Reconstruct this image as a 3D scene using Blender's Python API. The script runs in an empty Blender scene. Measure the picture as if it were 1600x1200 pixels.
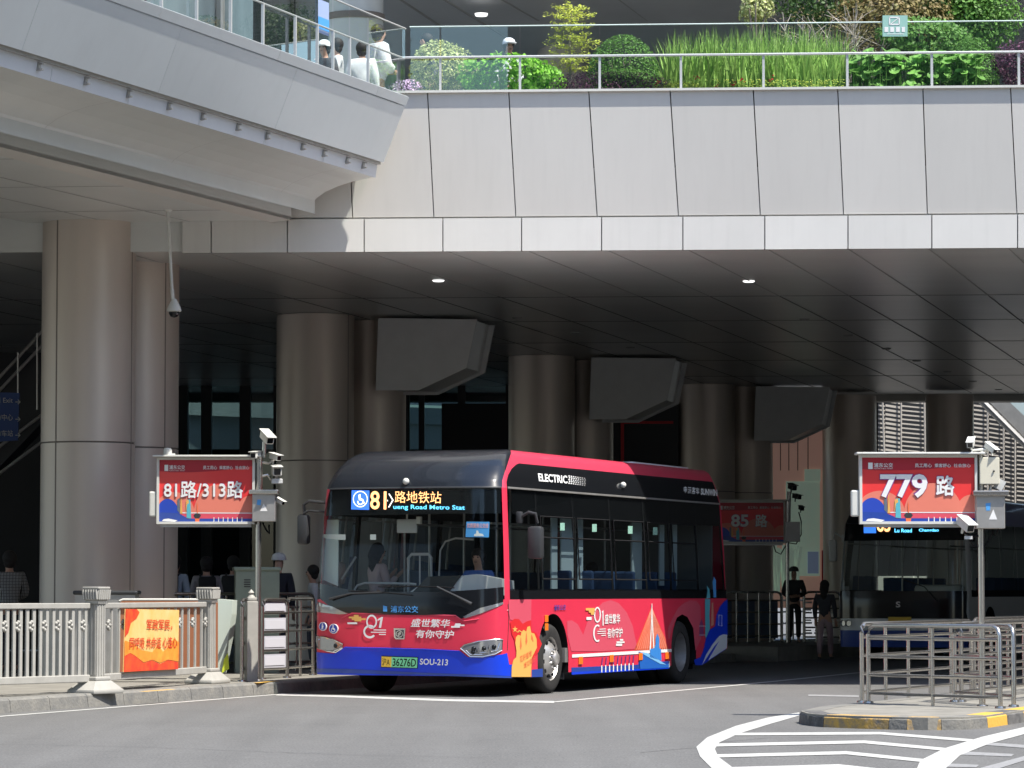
import bpy, bmesh, math, random
from mathutils import Vector, Matrix, Quaternion
from mathutils.geometry import tessellate_polygon
R = math.radians
rnd = random.Random(7)
sc = bpy.context.scene
COL = sc.collection
# ---------------------------------------------------------------- camera, sky, sun, exposure
FPX, CX, CY, HZ, CAMH = 5333.0, 800.0, 600.0, 925.0, 1.40
PITCH = math.atan((HZ - CY) / FPX)
cam = bpy.data.cameras.new('camera'); camo = bpy.data.objects.new('camera', cam); COL.objects.link(camo)
camo.location = (0, 0, CAMH); camo.rotation_euler = (R(90) + PITCH, 0, 0)
cam.sensor_width = 36; cam.lens = FPX / 1600 * 36; cam.clip_end = 2000; cam.clip_start = 0.5
sc.camera = camo
LDIR = Vector((-0.45, 0.33, -1.0)).normalized()
world = bpy.data.worlds.new("World"); sc.world = world; world.use_nodes = True
wn = world.node_tree; bg = wn.nodes['Background']
sky = wn.nodes.new('ShaderNodeTexSky'); sky.sky_type = 'NISHITA'; sky.sun_disc = False
sky.sun_elevation = R(61); sky.sun_rotation = R(126)
wn.links.new(sky.outputs[0], bg.inputs[0]); bg.inputs[1].default_value = 0.135
sl = bpy.data.lights.new('sun', 'SUN'); so = bpy.data.objects.new('sun', sl); COL.objects.link(so)
sl.energy = 4.1; sl.angle = R(0.5); sl.color = (1.0, 0.95, 0.865)
so.rotation_euler = LDIR.to_track_quat('-Z', 'Y').to_euler()
sc.view_settings.view_transform = 'Standard'; sc.view_settings.look = 'None'
sc.view_settings.exposure = 1.0; sc.view_settings.gamma = 1
sc.cycles.max_bounces = 8; sc.cycles.transparent_max_bounces = 24; sc.cycles.diffuse_bounces = 4
sc.cycles.caustics_reflective = False; sc.cycles.caustics_refractive = False

cp, sp = math.cos(PITCH), math.sin(PITCH)
def ray(px, py):
    v = -(py - CY) / FPX
    return Vector(((px - CX) / FPX, cp - v * sp, sp + v * cp))
def P(px, py, Y):
    r = ray(px, py); t = Y / r.y
    return Vector((r.x * t, Y, CAMH + r.z * t))
def G(px, py, z=0.0):
    r = ray(px, py); t = (z - CAMH) / r.z
    return Vector((r.x * t, r.y * t, z))
def proj(p):
    x, y, z = p[0], p[1], p[2] - CAMH
    d = y * cp + z * sp; u = -y * sp + z * cp
    return CX + FPX * x / d, CY - FPX * u / d
def plane_hit(px, py, p0, n):
    r = ray(px, py); o = Vector((0, 0, CAMH)); n = Vector(n)
    t = (Vector(p0) - o).dot(n) / r.dot(n)
    return o + r * t
TH = R(21.5)
U = Vector((math.sin(TH), math.cos(TH), 0)); V = Vector((-math.cos(TH), math.sin(TH), 0)); Z = Vector((0, 0, 1))

# ---------------------------------------------------------------- materials
def srgb(c):
    return tuple(((x / 255) / 12.92 if x / 255 <= 0.04045 else ((x / 255 + 0.055) / 1.055) ** 2.4) for x in c)
def mat(name, col, rough=0.5, metal=0.0, var=0.0, vscale=3.0, col2=None, bump=0.0, bscale=40.0, coat=0.0, island=0.0, spec=None, streak=False, stretch=None):
    m = bpy.data.materials.new(name); m.use_nodes = True; nt = m.node_tree
    b = nt.nodes['Principled BSDF']
    b.inputs['Base Color'].default_value = (*col, 1); b.inputs['Roughness'].default_value = rough; b.inputs['Metallic'].default_value = metal
    if coat: b.inputs['Coat Weight'].default_value = coat; b.inputs['Coat Roughness'].default_value = 0.05
    if spec is not None: b.inputs['Specular IOR Level'].default_value = spec
    tc = nt.nodes.new('ShaderNodeTexCoord')
    src = tc.outputs['Object']
    if stretch:
        mp = nt.nodes.new('ShaderNodeMapping'); mp.inputs['Scale'].default_value = stretch
        nt.links.new(src, mp.inputs['Vector']); src = mp.outputs['Vector']
    if var or col2:
        n = nt.nodes.new('ShaderNodeTexNoise'); n.inputs['Scale'].default_value = vscale; n.inputs['Detail'].default_value = 6; n.inputs['Roughness'].default_value = 0.65
        nt.links.new(src, n.inputs['Vector'])
        rp = nt.nodes.new('ShaderNodeMapRange'); rp.inputs[1].default_value = 0.3; rp.inputs[2].default_value = 0.7
        nt.links.new(n.outputs['Fac'], rp.inputs[0])
        mx = nt.nodes.new('ShaderNodeMix'); mx.data_type = 'RGBA'
        c2 = col2 if col2 else tuple(max(0, c * (1 - var)) for c in col)
        c1 = col if col2 else tuple(min(1, c * (1 + var)) for c in col)
        mx.inputs['A'].default_value = (*c1, 1); mx.inputs['B'].default_value = (*c2, 1)
        nt.links.new(rp.outputs[0], mx.inputs['Factor'])
        out = mx.outputs['Result']
        if island:
            g = nt.nodes.new('ShaderNodeNewGeometry'); hs = nt.nodes.new('ShaderNodeHueSaturation')
            r2 = nt.nodes.new('ShaderNodeMapRange'); r2.inputs[3].default_value = 1 - island; r2.inputs[4].default_value = 1 + island
            nt.links.new(g.outputs['Random Per Island'], r2.inputs[0]); nt.links.new(r2.outputs[0], hs.inputs['Value'])
            nt.links.new(out, hs.inputs['Color']); out = hs.outputs['Color']
        nt.links.new(out, b.inputs['Base Color'])
    if bump:
        n2 = nt.nodes.new('ShaderNodeTexNoise'); n2.inputs['Scale'].default_value = bscale; n2.inputs['Detail'].default_value = 4
        nt.links.new(src, n2.inputs['Vector'])
        bp = nt.nodes.new('ShaderNodeBump'); bp.inputs['Strength'].default_value = bump; bp.inputs['Distance'].default_value = 0.02
        nt.links.new(n2.outputs['Fac'], bp.inputs['Height']); nt.links.new(bp.outputs[0], b.inputs['Normal'])
    return m
def emis(name, col, s):
    m = bpy.data.materials.new(name); m.use_nodes = True; b = m.node_tree.nodes['Principled BSDF']
    b.inputs['Base Color'].default_value = (0.02, 0.02, 0.02, 1); b.inputs['Emission Color'].default_value = (*col, 1); b.inputs['Emission Strength'].default_value = s
    return m
def glass(name, tint, ior=1.5, rough=0.0, refl=1.0, rcol=(1, 1, 1)):
    m = bpy.data.materials.new(name); m.use_nodes = True; nt = m.node_tree
    for n in list(nt.nodes):
        if n.type != 'OUTPUT_MATERIAL': nt.nodes.remove(n)
    o = [n for n in nt.nodes if n.type == 'OUTPUT_MATERIAL'][0]
    t = nt.nodes.new('ShaderNodeBsdfTransparent'); t.inputs[0].default_value = (*tint, 1)
    g = nt.nodes.new('ShaderNodeBsdfGlossy'); g.inputs['Color'].default_value = (*rcol, 1); g.inputs['Roughness'].default_value = rough
    fr = nt.nodes.new('ShaderNodeFresnel'); fr.inputs[0].default_value = ior
    mu = nt.nodes.new('ShaderNodeMath'); mu.operation = 'MULTIPLY'; mu.inputs[1].default_value = refl; mu.use_clamp = True
    mx = nt.nodes.new('ShaderNodeMixShader')
    nt.links.new(fr.outputs[0], mu.inputs[0]); nt.links.new(mu.outputs[0], mx.inputs[0])
    nt.links.new(t.outputs[0], mx.inputs[1]); nt.links.new(g.outputs[0], mx.inputs[2]); nt.links.new(mx.outputs[0], o.inputs[0])
    return m

M = {}
def asphalt():
    m = mat('asphalt', (0.155, 0.155, 0.158), 0.9, bump=0.35, bscale=60)
    nt = m.node_tree; b = nt.nodes['Principled BSDF']; tc = nt.nodes.new('ShaderNodeTexCoord')
    def noise(s, d=5):
        n = nt.nodes.new('ShaderNodeTexNoise'); n.inputs['Scale'].default_value = s; n.inputs['Detail'].default_value = d
        nt.links.new(tc.outputs['Object'], n.inputs['Vector']); return n.outputs['Fac']
    def ramp(f, a, bb, lo, hi):
        r = nt.nodes.new('ShaderNodeMapRange'); r.inputs[1].default_value = a; r.inputs[2].default_value = bb; r.inputs[3].default_value = lo; r.inputs[4].default_value = hi
        nt.links.new(f, r.inputs[0]); return r.outputs[0]
    def mul(x, y):
        k = nt.nodes.new('ShaderNodeMath'); k.operation = 'MULTIPLY'; nt.links.new(x, k.inputs[0]); nt.links.new(y, k.inputs[1]); return k.outputs[0]
    v = mul(mul(ramp(noise(0.35, 8), 0.35, 0.65, 0.95, 1.05), ramp(noise(45, 3), 0.35, 0.65, 0.70, 1.30)), ramp(noise(6, 6), 0.35, 0.7, 1.04, 0.93))
    tm = nt.nodes.new('ShaderNodeMapping'); tm.inputs['Rotation'].default_value = (0, 0, R(21)); tm.inputs['Scale'].default_value = (1.0, 0.06, 1); nt.links.new(tc.outputs['Object'], tm.inputs[0])
    tn = nt.nodes.new('ShaderNodeTexNoise'); tn.inputs['Scale'].default_value = 1.6; tn.inputs['Detail'].default_value = 5; nt.links.new(tm.outputs[0], tn.inputs['Vector']); v = mul(v, ramp(tn.outputs['Fac'],   .42, .62, 1.03, .92)); v = mul(v, ramp(noise(1.3, 3), .62, .75, 1.0, .90))
    sp_ = ramp(noise(22, 2), 0.66, 0.74, 1.0, 1.5); v = mul(v, sp_)
    c = nt.nodes.new('ShaderNodeMix'); c.data_type = 'RGBA'; c.blend_type = 'MULTIPLY'; c.inputs['Factor'].default_value = 1; c.inputs['A'].default_value = (0.120, 0.119, 0.116, 1)
    nt.links.new(v, c.inputs['B']); nt.links.new(c.outputs['Result'], b.inputs['Base Color'])
    return m
M['asphalt'] = asphalt()
M['paving_darkened'] = mat('paving_darkened', (0.05, 0.05, 0.05), 0.6, var=0.2, vscale=1.5)  # darkened copy of the paving, shade put into its colour
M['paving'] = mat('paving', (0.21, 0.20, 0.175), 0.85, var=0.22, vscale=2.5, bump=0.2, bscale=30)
M['kerb'] = mat('kerb_stone', (0.22, 0.21, 0.185), 0.85, col2=(0.13, 0.13, 0.125), vscale=5, bump=0.5, bscale=25)
M['kerb_yellow'] = mat('kerb_yellow', (0.62, 0.36, 0.05), 0.8, col2=(0.55, 0.33, 0.06), vscale=9, bump=0.4, bscale=25)
M['kerb_black'] = mat('kerb_black', (0.05, 0.05, 0.05), 0.8, col2=(0.16, 0.155, 0.15), vscale=7, bump=0.4, bscale=25)
M['line'] = mat('road_paint', (0.50, 0.50, 0.47), 0.75, col2=(0.33, 0.33, 0.32), vscale=12)
M['line_old'] = mat('worn_paint', (0.30, 0.30, 0.30), 0.8, col2=(0.18, 0.18, 0.18), vscale=14)
M['crack'] = mat('crack', (0.05, 0.05, 0.05), 0.9)
M['panel'] = mat('white_panel', (0.62, 0.60, 0.56), 0.42, var=0.035, vscale=0.8, stretch=(1, 1, 0.35))
def streaks(m, amt=.10, sc_=9):
    nt = m.node_tree; b = nt.nodes['Principled BSDF']; src = b.inputs['Base Color'].links[0].from_socket
    tc = nt.nodes.new('ShaderNodeTexCoord'); mp = nt.nodes.new('ShaderNodeMapping'); mp.inputs['Scale'].default_value = (1, 1, .05); n = nt.nodes.new('ShaderNodeTexNoise'); n.inputs['Scale'].default_value = sc_; n.inputs['Detail'].default_value = 4
    r = nt.nodes.new('ShaderNodeMapRange'); r.inputs[1].default_value = .5; r.inputs[2].default_value = .8; r.inputs[3].default_value = 1; r.inputs[4].default_value = 1 - amt
    mx = nt.nodes.new('ShaderNodeMix'); mx.data_type = 'RGBA'; mx.blend_type = 'MULTIPLY'; mx.inputs['Factor'].default_value = 1
    g = nt.nodes.new('ShaderNodeNewGeometry'); g2 = nt.nodes.new('ShaderNodeMapRange'); g2.inputs[3].default_value = .96; g2.inputs[4].default_value = 1.04; mm = nt.nodes.new('ShaderNodeMath'); mm.operation = 'MULTIPLY'
    nt.links.new(tc.outputs['Object'], mp.inputs[0]); nt.links.new(mp.outputs[0], n.inputs['Vector']); nt.links.new(n.outputs['Fac'], r.inputs[0]); nt.links.new(g.outputs['Random Per Island'], g2.inputs[0]); nt.links.new(r.outputs[0], mm.inputs[0]); nt.links.new(g2.outputs[0], mm.inputs[1])
    nt.links.new(src, mx.inputs['A']); nt.links.new(mm.outputs[0], mx.inputs['B']); nt.links.new(mx.outputs['Result'], b.inputs['Base Color'])
streaks(M['panel'], .035, 12)
M['panel_strip'] = mat('white_strip', (0.64, 0.63, 0.60), 0.4, var=0.03, vscale=1.2)
M['panel_grey'] = mat('grey_panel', (0.64, 0.68, 0.69), 0.30, var=0.04, vscale=0.5, metal=0.15)
streaks(M['panel_grey'], .03, 5); streaks(M['panel_strip'], .05)
M['panel_lip'] = mat('pale_lip', (0.62, 0.64, 0.66), 0.35, var=0.05, vscale=1.0)
M['soffit_l'] = mat('warm_soffit', (0.62, 0.635, 0.615), 0.36, var=0.05, vscale=0.7)
M['soffit'] = mat('dark_soffit', (0.60, 0.61, 0.59), 0.30, var=0.08, vscale=0.6, stretch=(0.3, 1, 1))
M['joint'] = mat('joint_dark', (0.05, 0.05, 0.05), 0.7); M['joint_mid'] = mat('joint_mid', (0.13, 0.13, 0.13), 0.7)
M['joint_light'] = mat('joint_light', (0.42, 0.42, 0.41), 0.5)
M['column'] = mat('bronze_metal', (0.56, 0.49, 0.425), 0.42, metal=0.35, var=0.06, vscale=0.8, stretch=(1, 1, 0.15))
M['column_joint'] = mat('column_joint', (0.22, 0.19, 0.165), 0.6)
M['bracket'] = mat('bracket_grey', (0.55, 0.56, 0.56), 0.5, var=0.05)
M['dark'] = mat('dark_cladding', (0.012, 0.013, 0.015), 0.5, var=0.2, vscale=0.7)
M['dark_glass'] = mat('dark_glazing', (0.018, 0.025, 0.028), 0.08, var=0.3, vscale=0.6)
M['mullion'] = mat('mullion', (0.012, 0.016, 0.018), 0.4)
M['ramp'] = mat('ramp_concrete', (0.50, 0.49, 0.45), 0.7, var=0.08)
M['steel'] = mat('stainless', (0.48, 0.46, 0.43), 0.24, metal=0.92, var=0.06, vscale=4)
M['steel_dull'] = mat('dull_stainless', (0.42, 0.41, 0.39), 0.42, metal=0.7, var=0.12, vscale=5)
M['fence'] = mat('fence_grey_white', (0.35, 0.34, 0.31), 0.6, var=0.09, vscale=5)
M['white_metal'] = mat('white_metal', (0.60, 0.60, 0.56), 0.45, var=0.05, vscale=5)
M['beige_box'] = mat('beige_box', (0.62, 0.59, 0.48), 0.5, var=0.05, vscale=4)
M['green_box'] = mat('green_cabinet', (0.30, 0.36, 0.29), 0.6, var=0.08, vscale=4)
M['black'] = mat('matte_black', (0.012, 0.012, 0.013), 0.85, spec=.15)
M['rubber'] = mat('tyre_rubber', (0.032, 0.031, 0.030), 0.85, var=0.2, vscale=6, spec=.2)
M['gloss_black'] = mat('gloss_black', (0.008, 0.009, 0.011), 0.14, coat=0.15, spec=.35)
M['dome_black'] = mat('dome_black', (0.009, 0.012, 0.018), 0.22, coat=0.5)
M['bus_red'] = mat('bus_red', (0.66, 0.035, 0.075), 0.36, coat=0.12, var=0.03, spec=.35)
M['bus_pink'] = mat('bus_pink', (0.62, 0.085, 0.13), 0.36, coat=0.08)
M['bus_redtop'] = mat('bus_red_top', (0.66, 0.05, 0.10), 0.34, coat=0.5)
M['bus_blue'] = mat('bus_blue', (0.003, 0.045, 0.62), 0.30, coat=0.12, var=0.03)
M['bus_navy'] = mat('bus_navy', (0.02, 0.06, 0.32), 0.35, coat=0.4)
M['louvre'] = mat('louvre_tan', (0.42, 0.39, 0.35), 0.5, var=.08)
M['bus_white'] = mat('bus_white', (0.80, 0.81, 0.82), 0.32, coat=0.4)
M['bus_grey'] = mat('bus_grey_skirt', (0.12, 0.15, 0.19), 0.4)
M['white'] = mat('white_print', (0.76, 0.76, 0.75), 0.45)
M['gold'] = mat('gold_print', (0.72, 0.40, 0.10), 0.45)
M['orange'] = mat('orange_print', (0.78, 0.16, 0.06), 0.45)
M['flagred'] = mat('flag_red', (0.62, 0.02, 0.025), 0.45)
M['skyblue'] = mat('sky_blue_print', (0.08, 0.33, 0.72), 0.45)
M['teal'] = mat('teal_print', (0.10, 0.42, 0.50), 0.45)
M['lamp_orange'] = mat('side_lamp', (0.85, 0.20, 0.02), 0.25, coat=0.5)
M['badge_blue'] = mat('badge_blue', (0.02, 0.05, 0.30), 0.4)
M['blue_sign'] = mat('blue_sign', (0.02, 0.06, 0.22), 0.5)
M['chrome'] = mat('chrome', (0.75, 0.75, 0.76), 0.15, metal=1)
M['rim'] = mat('alloy_rim', (0.62, 0.60, 0.57), 0.35, metal=0.75, var=0.15, vscale=9)
M['rim_dark'] = mat('steel_rim', (0.20, 0.205, 0.21), 0.5, metal=0.4, var=0.15, vscale=9)
M['lens'] = mat('lamp_lens', (0.30, 0.31, 0.33), 0.12, metal=0.5, coat=0.8)
M['plate_green'] = mat('plate_green', (0.20, 0.68, 0.36), 0.45); M['sticker_green'] = mat('sticker_green', (0.30, 0.52, 0.42), 0.6, col2=(0.15, 0.3, 0.25), vscale=30)
M['plate_yellow'] = mat('plate_yellow', (0.80, 0.52, 0.06), 0.45)
M['grey_plastic'] = mat('grey_plastic', (0.035, 0.037, 0.04), 0.45)
M['light_plastic'] = mat('light_plastic', (0.55, 0.56, 0.55), 0.45)
M['seat_fabric'] = mat('seat_blue', (0.03, 0.07, 0.16), 0.7)
M['interior'] = mat('interior_grey', (0.16, 0.17, 0.17), 0.6)
M['wind'] = glass('windscreen', (0.86, 0.91, 0.89), 1.45, 0.0, 0.35)
M['tint'] = glass('tinted_glass', (0.62, 0.68, 0.70), 1.45, 0.0, 0.55)
M['rail_glass'] = glass('railing_glass', (0.86, 0.92, 0.90), 1.5, 0.0, 2.6, (.85, 1, .96))
M['rail_glass_side'] = glass('side_railing_glass', (0.86, 0.92, 0.90), 1.45, 0.0, 0.30)
M['hall_glass'] = glass('hall_glass', (0.28, 0.36, 0.37), 1.5, 0.0, 0.8)
M['led_orange'] = emis('led_orange', (1.0, 0.42, 0.16), 1.5)
M['led_blue'] = emis('led_blue', (0.12, 0.62, 1.0), 1.2)
M['led_white'] = emis('led_white', (1, 0.95, 0.9), 1.2)
M['led_panel_blue'] = emis('led_panel_blue', (0.03, 0.16, 0.75), 0.9)
M['downlight'] = emis('downlight', (1, 1, 0.98), 0.9)
M['skin'] = mat('skin', (0.52, 0.30, 0.21), 0.55)
M['hair'] = mat('black_hair', (0.014, 0.011, 0.010), 0.75)

# ---------------------------------------------------------------- object helpers
def link(o, parent=None):
    COL.objects.link(o)
    if parent is not None: o.parent = parent
    return o
def tag(o, label=None, cat=None, group=None, kind=None):
    if label: o['label'] = label
    if cat: o['category'] = cat
    if group: o['group'] = group
    if kind: o['kind'] = kind
    return o
def empty(name, loc=(0, 0, 0), rz=0.0, label=None, cat=None, group=None, parent=None):
    o = bpy.data.objects.new(name, None); o.location = loc; o.rotation_euler = (0, 0, rz); o.empty_display_size = 0.3
    link(o, parent); return tag(o, label, cat, group)
def copy_tree(o, parent=None):
    c = o.copy(); link(c, parent)
    for ch in list(o.children): copy_tree(ch, c)
    return c
class MB:
    def __init__(s): s.v = []; s.f = []; s.sm = False
    def add(s, vs, fs):
        k = len(s.v); s.v += [tuple(p) for p in vs]; s.f += [tuple(i + k for i in q) for q in fs]; return s
    def box(s, c, d, rz=0.0, rx=0.0, ry=0.0, bev=0.0):
        m = Matrix.Rotation(rz, 3, 'Z') @ Matrix.Rotation(ry, 3, 'Y') @ Matrix.Rotation(rx, 3, 'X'); c = Vector(c)
        if bev <= 0:
            pts = [c + m @ Vector((x * d[0] / 2, y * d[1] / 2, z * d[2] / 2)) for x in (-1, 1) for y in (-1, 1) for z in (-1, 1)]
            return s.add(pts, [(0, 1, 3, 2), (4, 6, 7, 5), (0, 4, 5, 1), (2, 3, 7, 6), (0, 2, 6, 4), (1, 5, 7, 3)])
        bm = bmesh.new(); bmesh.ops.create_cube(bm, size=1)
        for q in bm.verts: q.co = Vector((q.co.x * d[0], q.co.y * d[1], q.co.z * d[2]))
        bmesh.ops.bevel(bm, geom=list(bm.edges), offset=bev, segments=2, affect='EDGES', profile=0.5)
        bm.verts.index_update()
        r = s.add([c + m @ q.co for q in bm.verts], [[w.index for w in f.verts] for f in bm.faces]); bm.free(); return r
    def tube(s, a, b, r, n=10, r2=None, caps=True):
        a, b = Vector(a), Vector(b); d = (b - a)
        if d.length < 1e-6: return s
        q = d.normalized().to_track_quat('Z', 'Y'); r2 = r if r2 is None else r2
        vs = []
        for k in range(n):
            t = 2 * math.pi * k / n; e = Vector((math.cos(t), math.sin(t), 0))
            vs.append(a + q @ (e * r)); vs.append(b + q @ (e * r2))
        fs = [(2 * k, 2 * ((k + 1) % n), 2 * ((k + 1) % n) + 1, 2 * k + 1) for k in range(n)]
        if caps: fs += [tuple(2 * k for k in range(n))[::-1], tuple(2 * k + 1 for k in range(n))]
        return s.add(vs, fs)
    def path(s, pts, r, n=8):
        pts = [Vector(p) for p in pts]; vs = []; N = len(pts)
        up = Vector((0.01, 0.02, 1)).normalized()
        for i, p in enumerate(pts):
            d = (pts[min(i + 1, N - 1)] - pts[max(i - 1, 0)]).normalized()
            rr = r[i] if isinstance(r, (list, tuple)) else r
            a = d.cross(up)
            if a.length < 0.05: a = d.cross(Vector((1, 0, 0)))
            a.normalize(); b = a.cross(d).normalized()
            for k in range(n):
                t = 2 * math.pi * k / n; vs.append(p + a * (rr * math.cos(t)) + b * (rr * math.sin(t)))
        fs = []
        for i in range(N - 1):
            for k in range(n):
                k2 = (k + 1) % n; fs.append((i * n + k, i * n + k2, (i + 1) * n + k2, (i + 1) * n + k))
        fs += [tuple(range(n))[::-1], tuple((N - 1) * n + k for k in range(n))]
        return s.add(vs, fs)
    def prism(s, poly, vec):
        vec = Vector(vec); n = len(poly); a = [Vector(p) for p in poly]; b = [p + vec for p in a]
        tri = tessellate_polygon([a])
        fs = [tuple(t) for t in tri] + [tuple(i + n for i in t[::-1]) for t in tri]
        fs += [(i, (i + 1) % n, (i + 1) % n + n, i + n) for i in range(n)]
        return s.add(a + b, fs)
    def poly(s, pts):
        pts = [Vector(p) for p in pts]
        return s.add(pts, [tuple(t) for t in tessellate_polygon([pts])])
    def lathe(s, prof, c=(0, 0, 0), axis='Z', n=32, rz=0.0):
        vs = []; c = Vector(c); m = Matrix.Rotation(rz, 3, 'Z'); K = len(prof)
        for (r, h) in prof:
            for k in range(n):
                t = 2 * math.pi * k / n; x, y = r * math.cos(t), r * math.sin(t)
                p = Vector((x, y, h)) if axis == 'Z' else Vector((x, h, y))
                vs.append(c + m @ p)
        fs = [(i * n + k, i * n + (k + 1) % n, (i + 1) * n + (k + 1) % n, (i + 1) * n + k) for i in range(K - 1) for k in range(n)]
        return s.add(vs, fs)
    def ball(s, c, r, n=12, sc_=(1, 1, 1)):
        pr = [(max(1e-4, r * math.sin(math.pi * k / n)), -r * math.cos(math.pi * k / n)) for k in range(n + 1)]
        k0 = len(s.v); s.lathe(pr, (0, 0, 0), n=max(10, n)); c = Vector(c)
        for i in range(k0, len(s.v)):
            x, y, z = s.v[i]; s.v[i] = (c.x + x * sc_[0], c.y + y * sc_[1], c.z + z * sc_[2])
        return s
    def build(s, name, m, parent=None, smooth=False, auto=None):
        me = bpy.data.meshes.new(name); me.from_pydata([tuple(p) for p in s.v], [], s.f); me.validate(); me.update()
        bm = bmesh.new(); bm.from_mesh(me); bmesh.ops.recalc_face_normals(bm, faces=bm.faces)
        if smooth:
            for f in bm.faces: f.smooth = True
            for e in bm.edges:
                if len(e.link_faces) == 2 and e.calc_face_angle(0) > R(38): e.smooth = False
        bm.to_mesh(me); bm.free()
        me.materials.append(M[m] if isinstance(m, str) else m)
        return link(bpy.data.objects.new(name, me), parent)
_tx = {}
def text_mesh(body, bold=0.02, size=1.0):
    """triangles of a text in its own 2D box: (verts, faces, w, h0, h1)"""
    key = (body, bold)
    if key in _tx: return _tx[key]
    c = bpy.data.curves.new('t', 'FONT'); c.body = body; c.size = 1; c.offset = bold; c.resolution_u = 3
    o = bpy.data.objects.new('t', c); COL.objects.link(o)
    dg = bpy.context.evaluated_depsgraph_get(); me = bpy.data.meshes.new_from_object(o.evaluated_get(dg))
    vs = [(v.co.x, v.co.y) for v in me.vertices]; fs = [tuple(p.vertices) for p in me.polygons]
    bpy.data.objects.remove(o); bpy.data.curves.remove(c); bpy.data.meshes.remove(me)
    x0 = min(v[0] for v in vs); x1 = max(v[0] for v in vs); y0 = min(v[1] for v in vs); y1 = max(v[1] for v in vs)
    vs = [((x - x0) / (x1 - x0), (y - y0) / (y1 - y0)) for x, y in vs]
    _tx[key] = (vs, fs); return _tx[key]
def text_on(mb, body, fn, bold=0.02):
    """fn(u,v) in 0..1 -> 3D"""
    cjk = any(ord(c) > 0x2E80 for c in body)
    if not cjk or bold < 0.013:
        vs, fs = text_mesh(body, 0.0 if cjk else bold); return mb.add([fn(u, v) for u, v in vs], fs)
    vs, fs = text_mesh(body, 0.0)
    n = (fn(.6, .5) - fn(.4, .5)).cross(fn(.5, .6) - fn(.5, .4)).normalized()
    if n.y > 0 and len(mb.v) >= 0: n = n
    sx = min(.028, bold * .9) / max(1, len(body)); sy = min(.03, bold * .9)
    for i, (dx, dy) in enumerate(((0, 0), (1, 0), (-1, 0), (0, 1), (0, -1))):
        mb.add([fn(u * (1 - 2 * sx) + sx * (1 + dx), v * (1 - 2 * sy) + sy * (1 + dy)) + n * (.0005 * i) for u, v in vs], fs)
    return mb
def quadfn(p00, p10, p01, p11):
    p00, p10, p01, p11 = map(Vector, (p00, p10, p01, p11))
    return lambda u, v: (p00 * (1 - u) + p10 * u) * (1 - v) + (p01 * (1 - u) + p11 * u) * v
def sheet(mb, pts, z):      # flat polygon on the ground from picture corners
    return mb.poly([G(x, y, z) for x, y in pts])
# ================================================================ GROUND
mb = MB(); mb.add([(-600, -200, 0), (600, -200, 0), (600, 900, 0), (-600, 900, 0)], [(0, 1, 2, 3)])
tag(mb.build('road', 'asphalt'), kind='structure')
def kx(Y): return -3.20 + 0.352 * (Y - 47.25)
KD = Vector((0.352, 1, 0)).normalized(); KN = Vector((-1, 0.352, 0)).normalized()
k0 = Vector((kx(20), 20, 0)); k1 = Vector((kx(95), 95, 0))
mb = MB(); a = k0 + KN * 0.3; b = k1 + KN * 0.3
mb.prism([a, b, b + KN * 40, a + KN * 40], (0, 0, 0.15)); tag(mb.build('pavement', 'paving'), kind='structure')
a2_, b2_ = a + KN * 2.6 + KD * 34 + Z * .154, b + KN * 2.6 + Z * .154; mb = MB(); mb.add([a2_, b2_, b2_ + KN * 37, a2_ + KN * 37], [(0, 1, 2, 3)]); tag(mb.build('hall_floor_darkened', 'paving_darkened'), kind='structure')  # near-black sheet added over the pavement to deepen shade under the deck
segs = {'kerb': [], 'kerb_yellow': []}
L = (k1 - k0).length; nseg = int(L / 1.0)
for i in range(nseg):
    s0, s1 = i * 1.0 + 0.006, (i + 1) * 1.0 - 0.006
    p = k0 + KD * s0; q = k0 + KD * s1
    pr = [p, p + Z * 0.14 + KN * 0.02, p + Z * 0.165 + KN * 0.05, p + Z * 0.165 + KN * 0.295, p + KN * 0.295]
    segs['kerb'].append((pr, q - p))
mb = MB()
for pr, d in segs['kerb']: mb.prism(pr, d)
kerb = tag(mb.build('kerb', 'kerb'), kind='structure')
mb = MB()
for px0, px1 in ((228, 276), (405, 437)):
    y0, y1 = (1080.5, 1077) if px0 < 300 else (1067, 1064)
    p = G(px0, y0, 0.168); q = G(px1, y1, 0.168)
    mb.add([p, q, q + KN * 0.10, p + KN * 0.10], [(0, 1, 2, 3)])
o = mb.build('kerb_paint', 'kerb_yellow'); tag(o, kind='structure')
# drain grate slots at the kerb back
mb = MB()
for i in range(46):
    p = k0 + KD * (13.8 + i * 0.115) + KN * 0.36 + Z * 0.153
    mb.box(p, (0.11, 0.05, 0.004), rz=math.atan2(KD.y, KD.x) + 1.57 + 0.5)
tag(mb.build('drain_channel', 'joint'), kind='structure')
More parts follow.
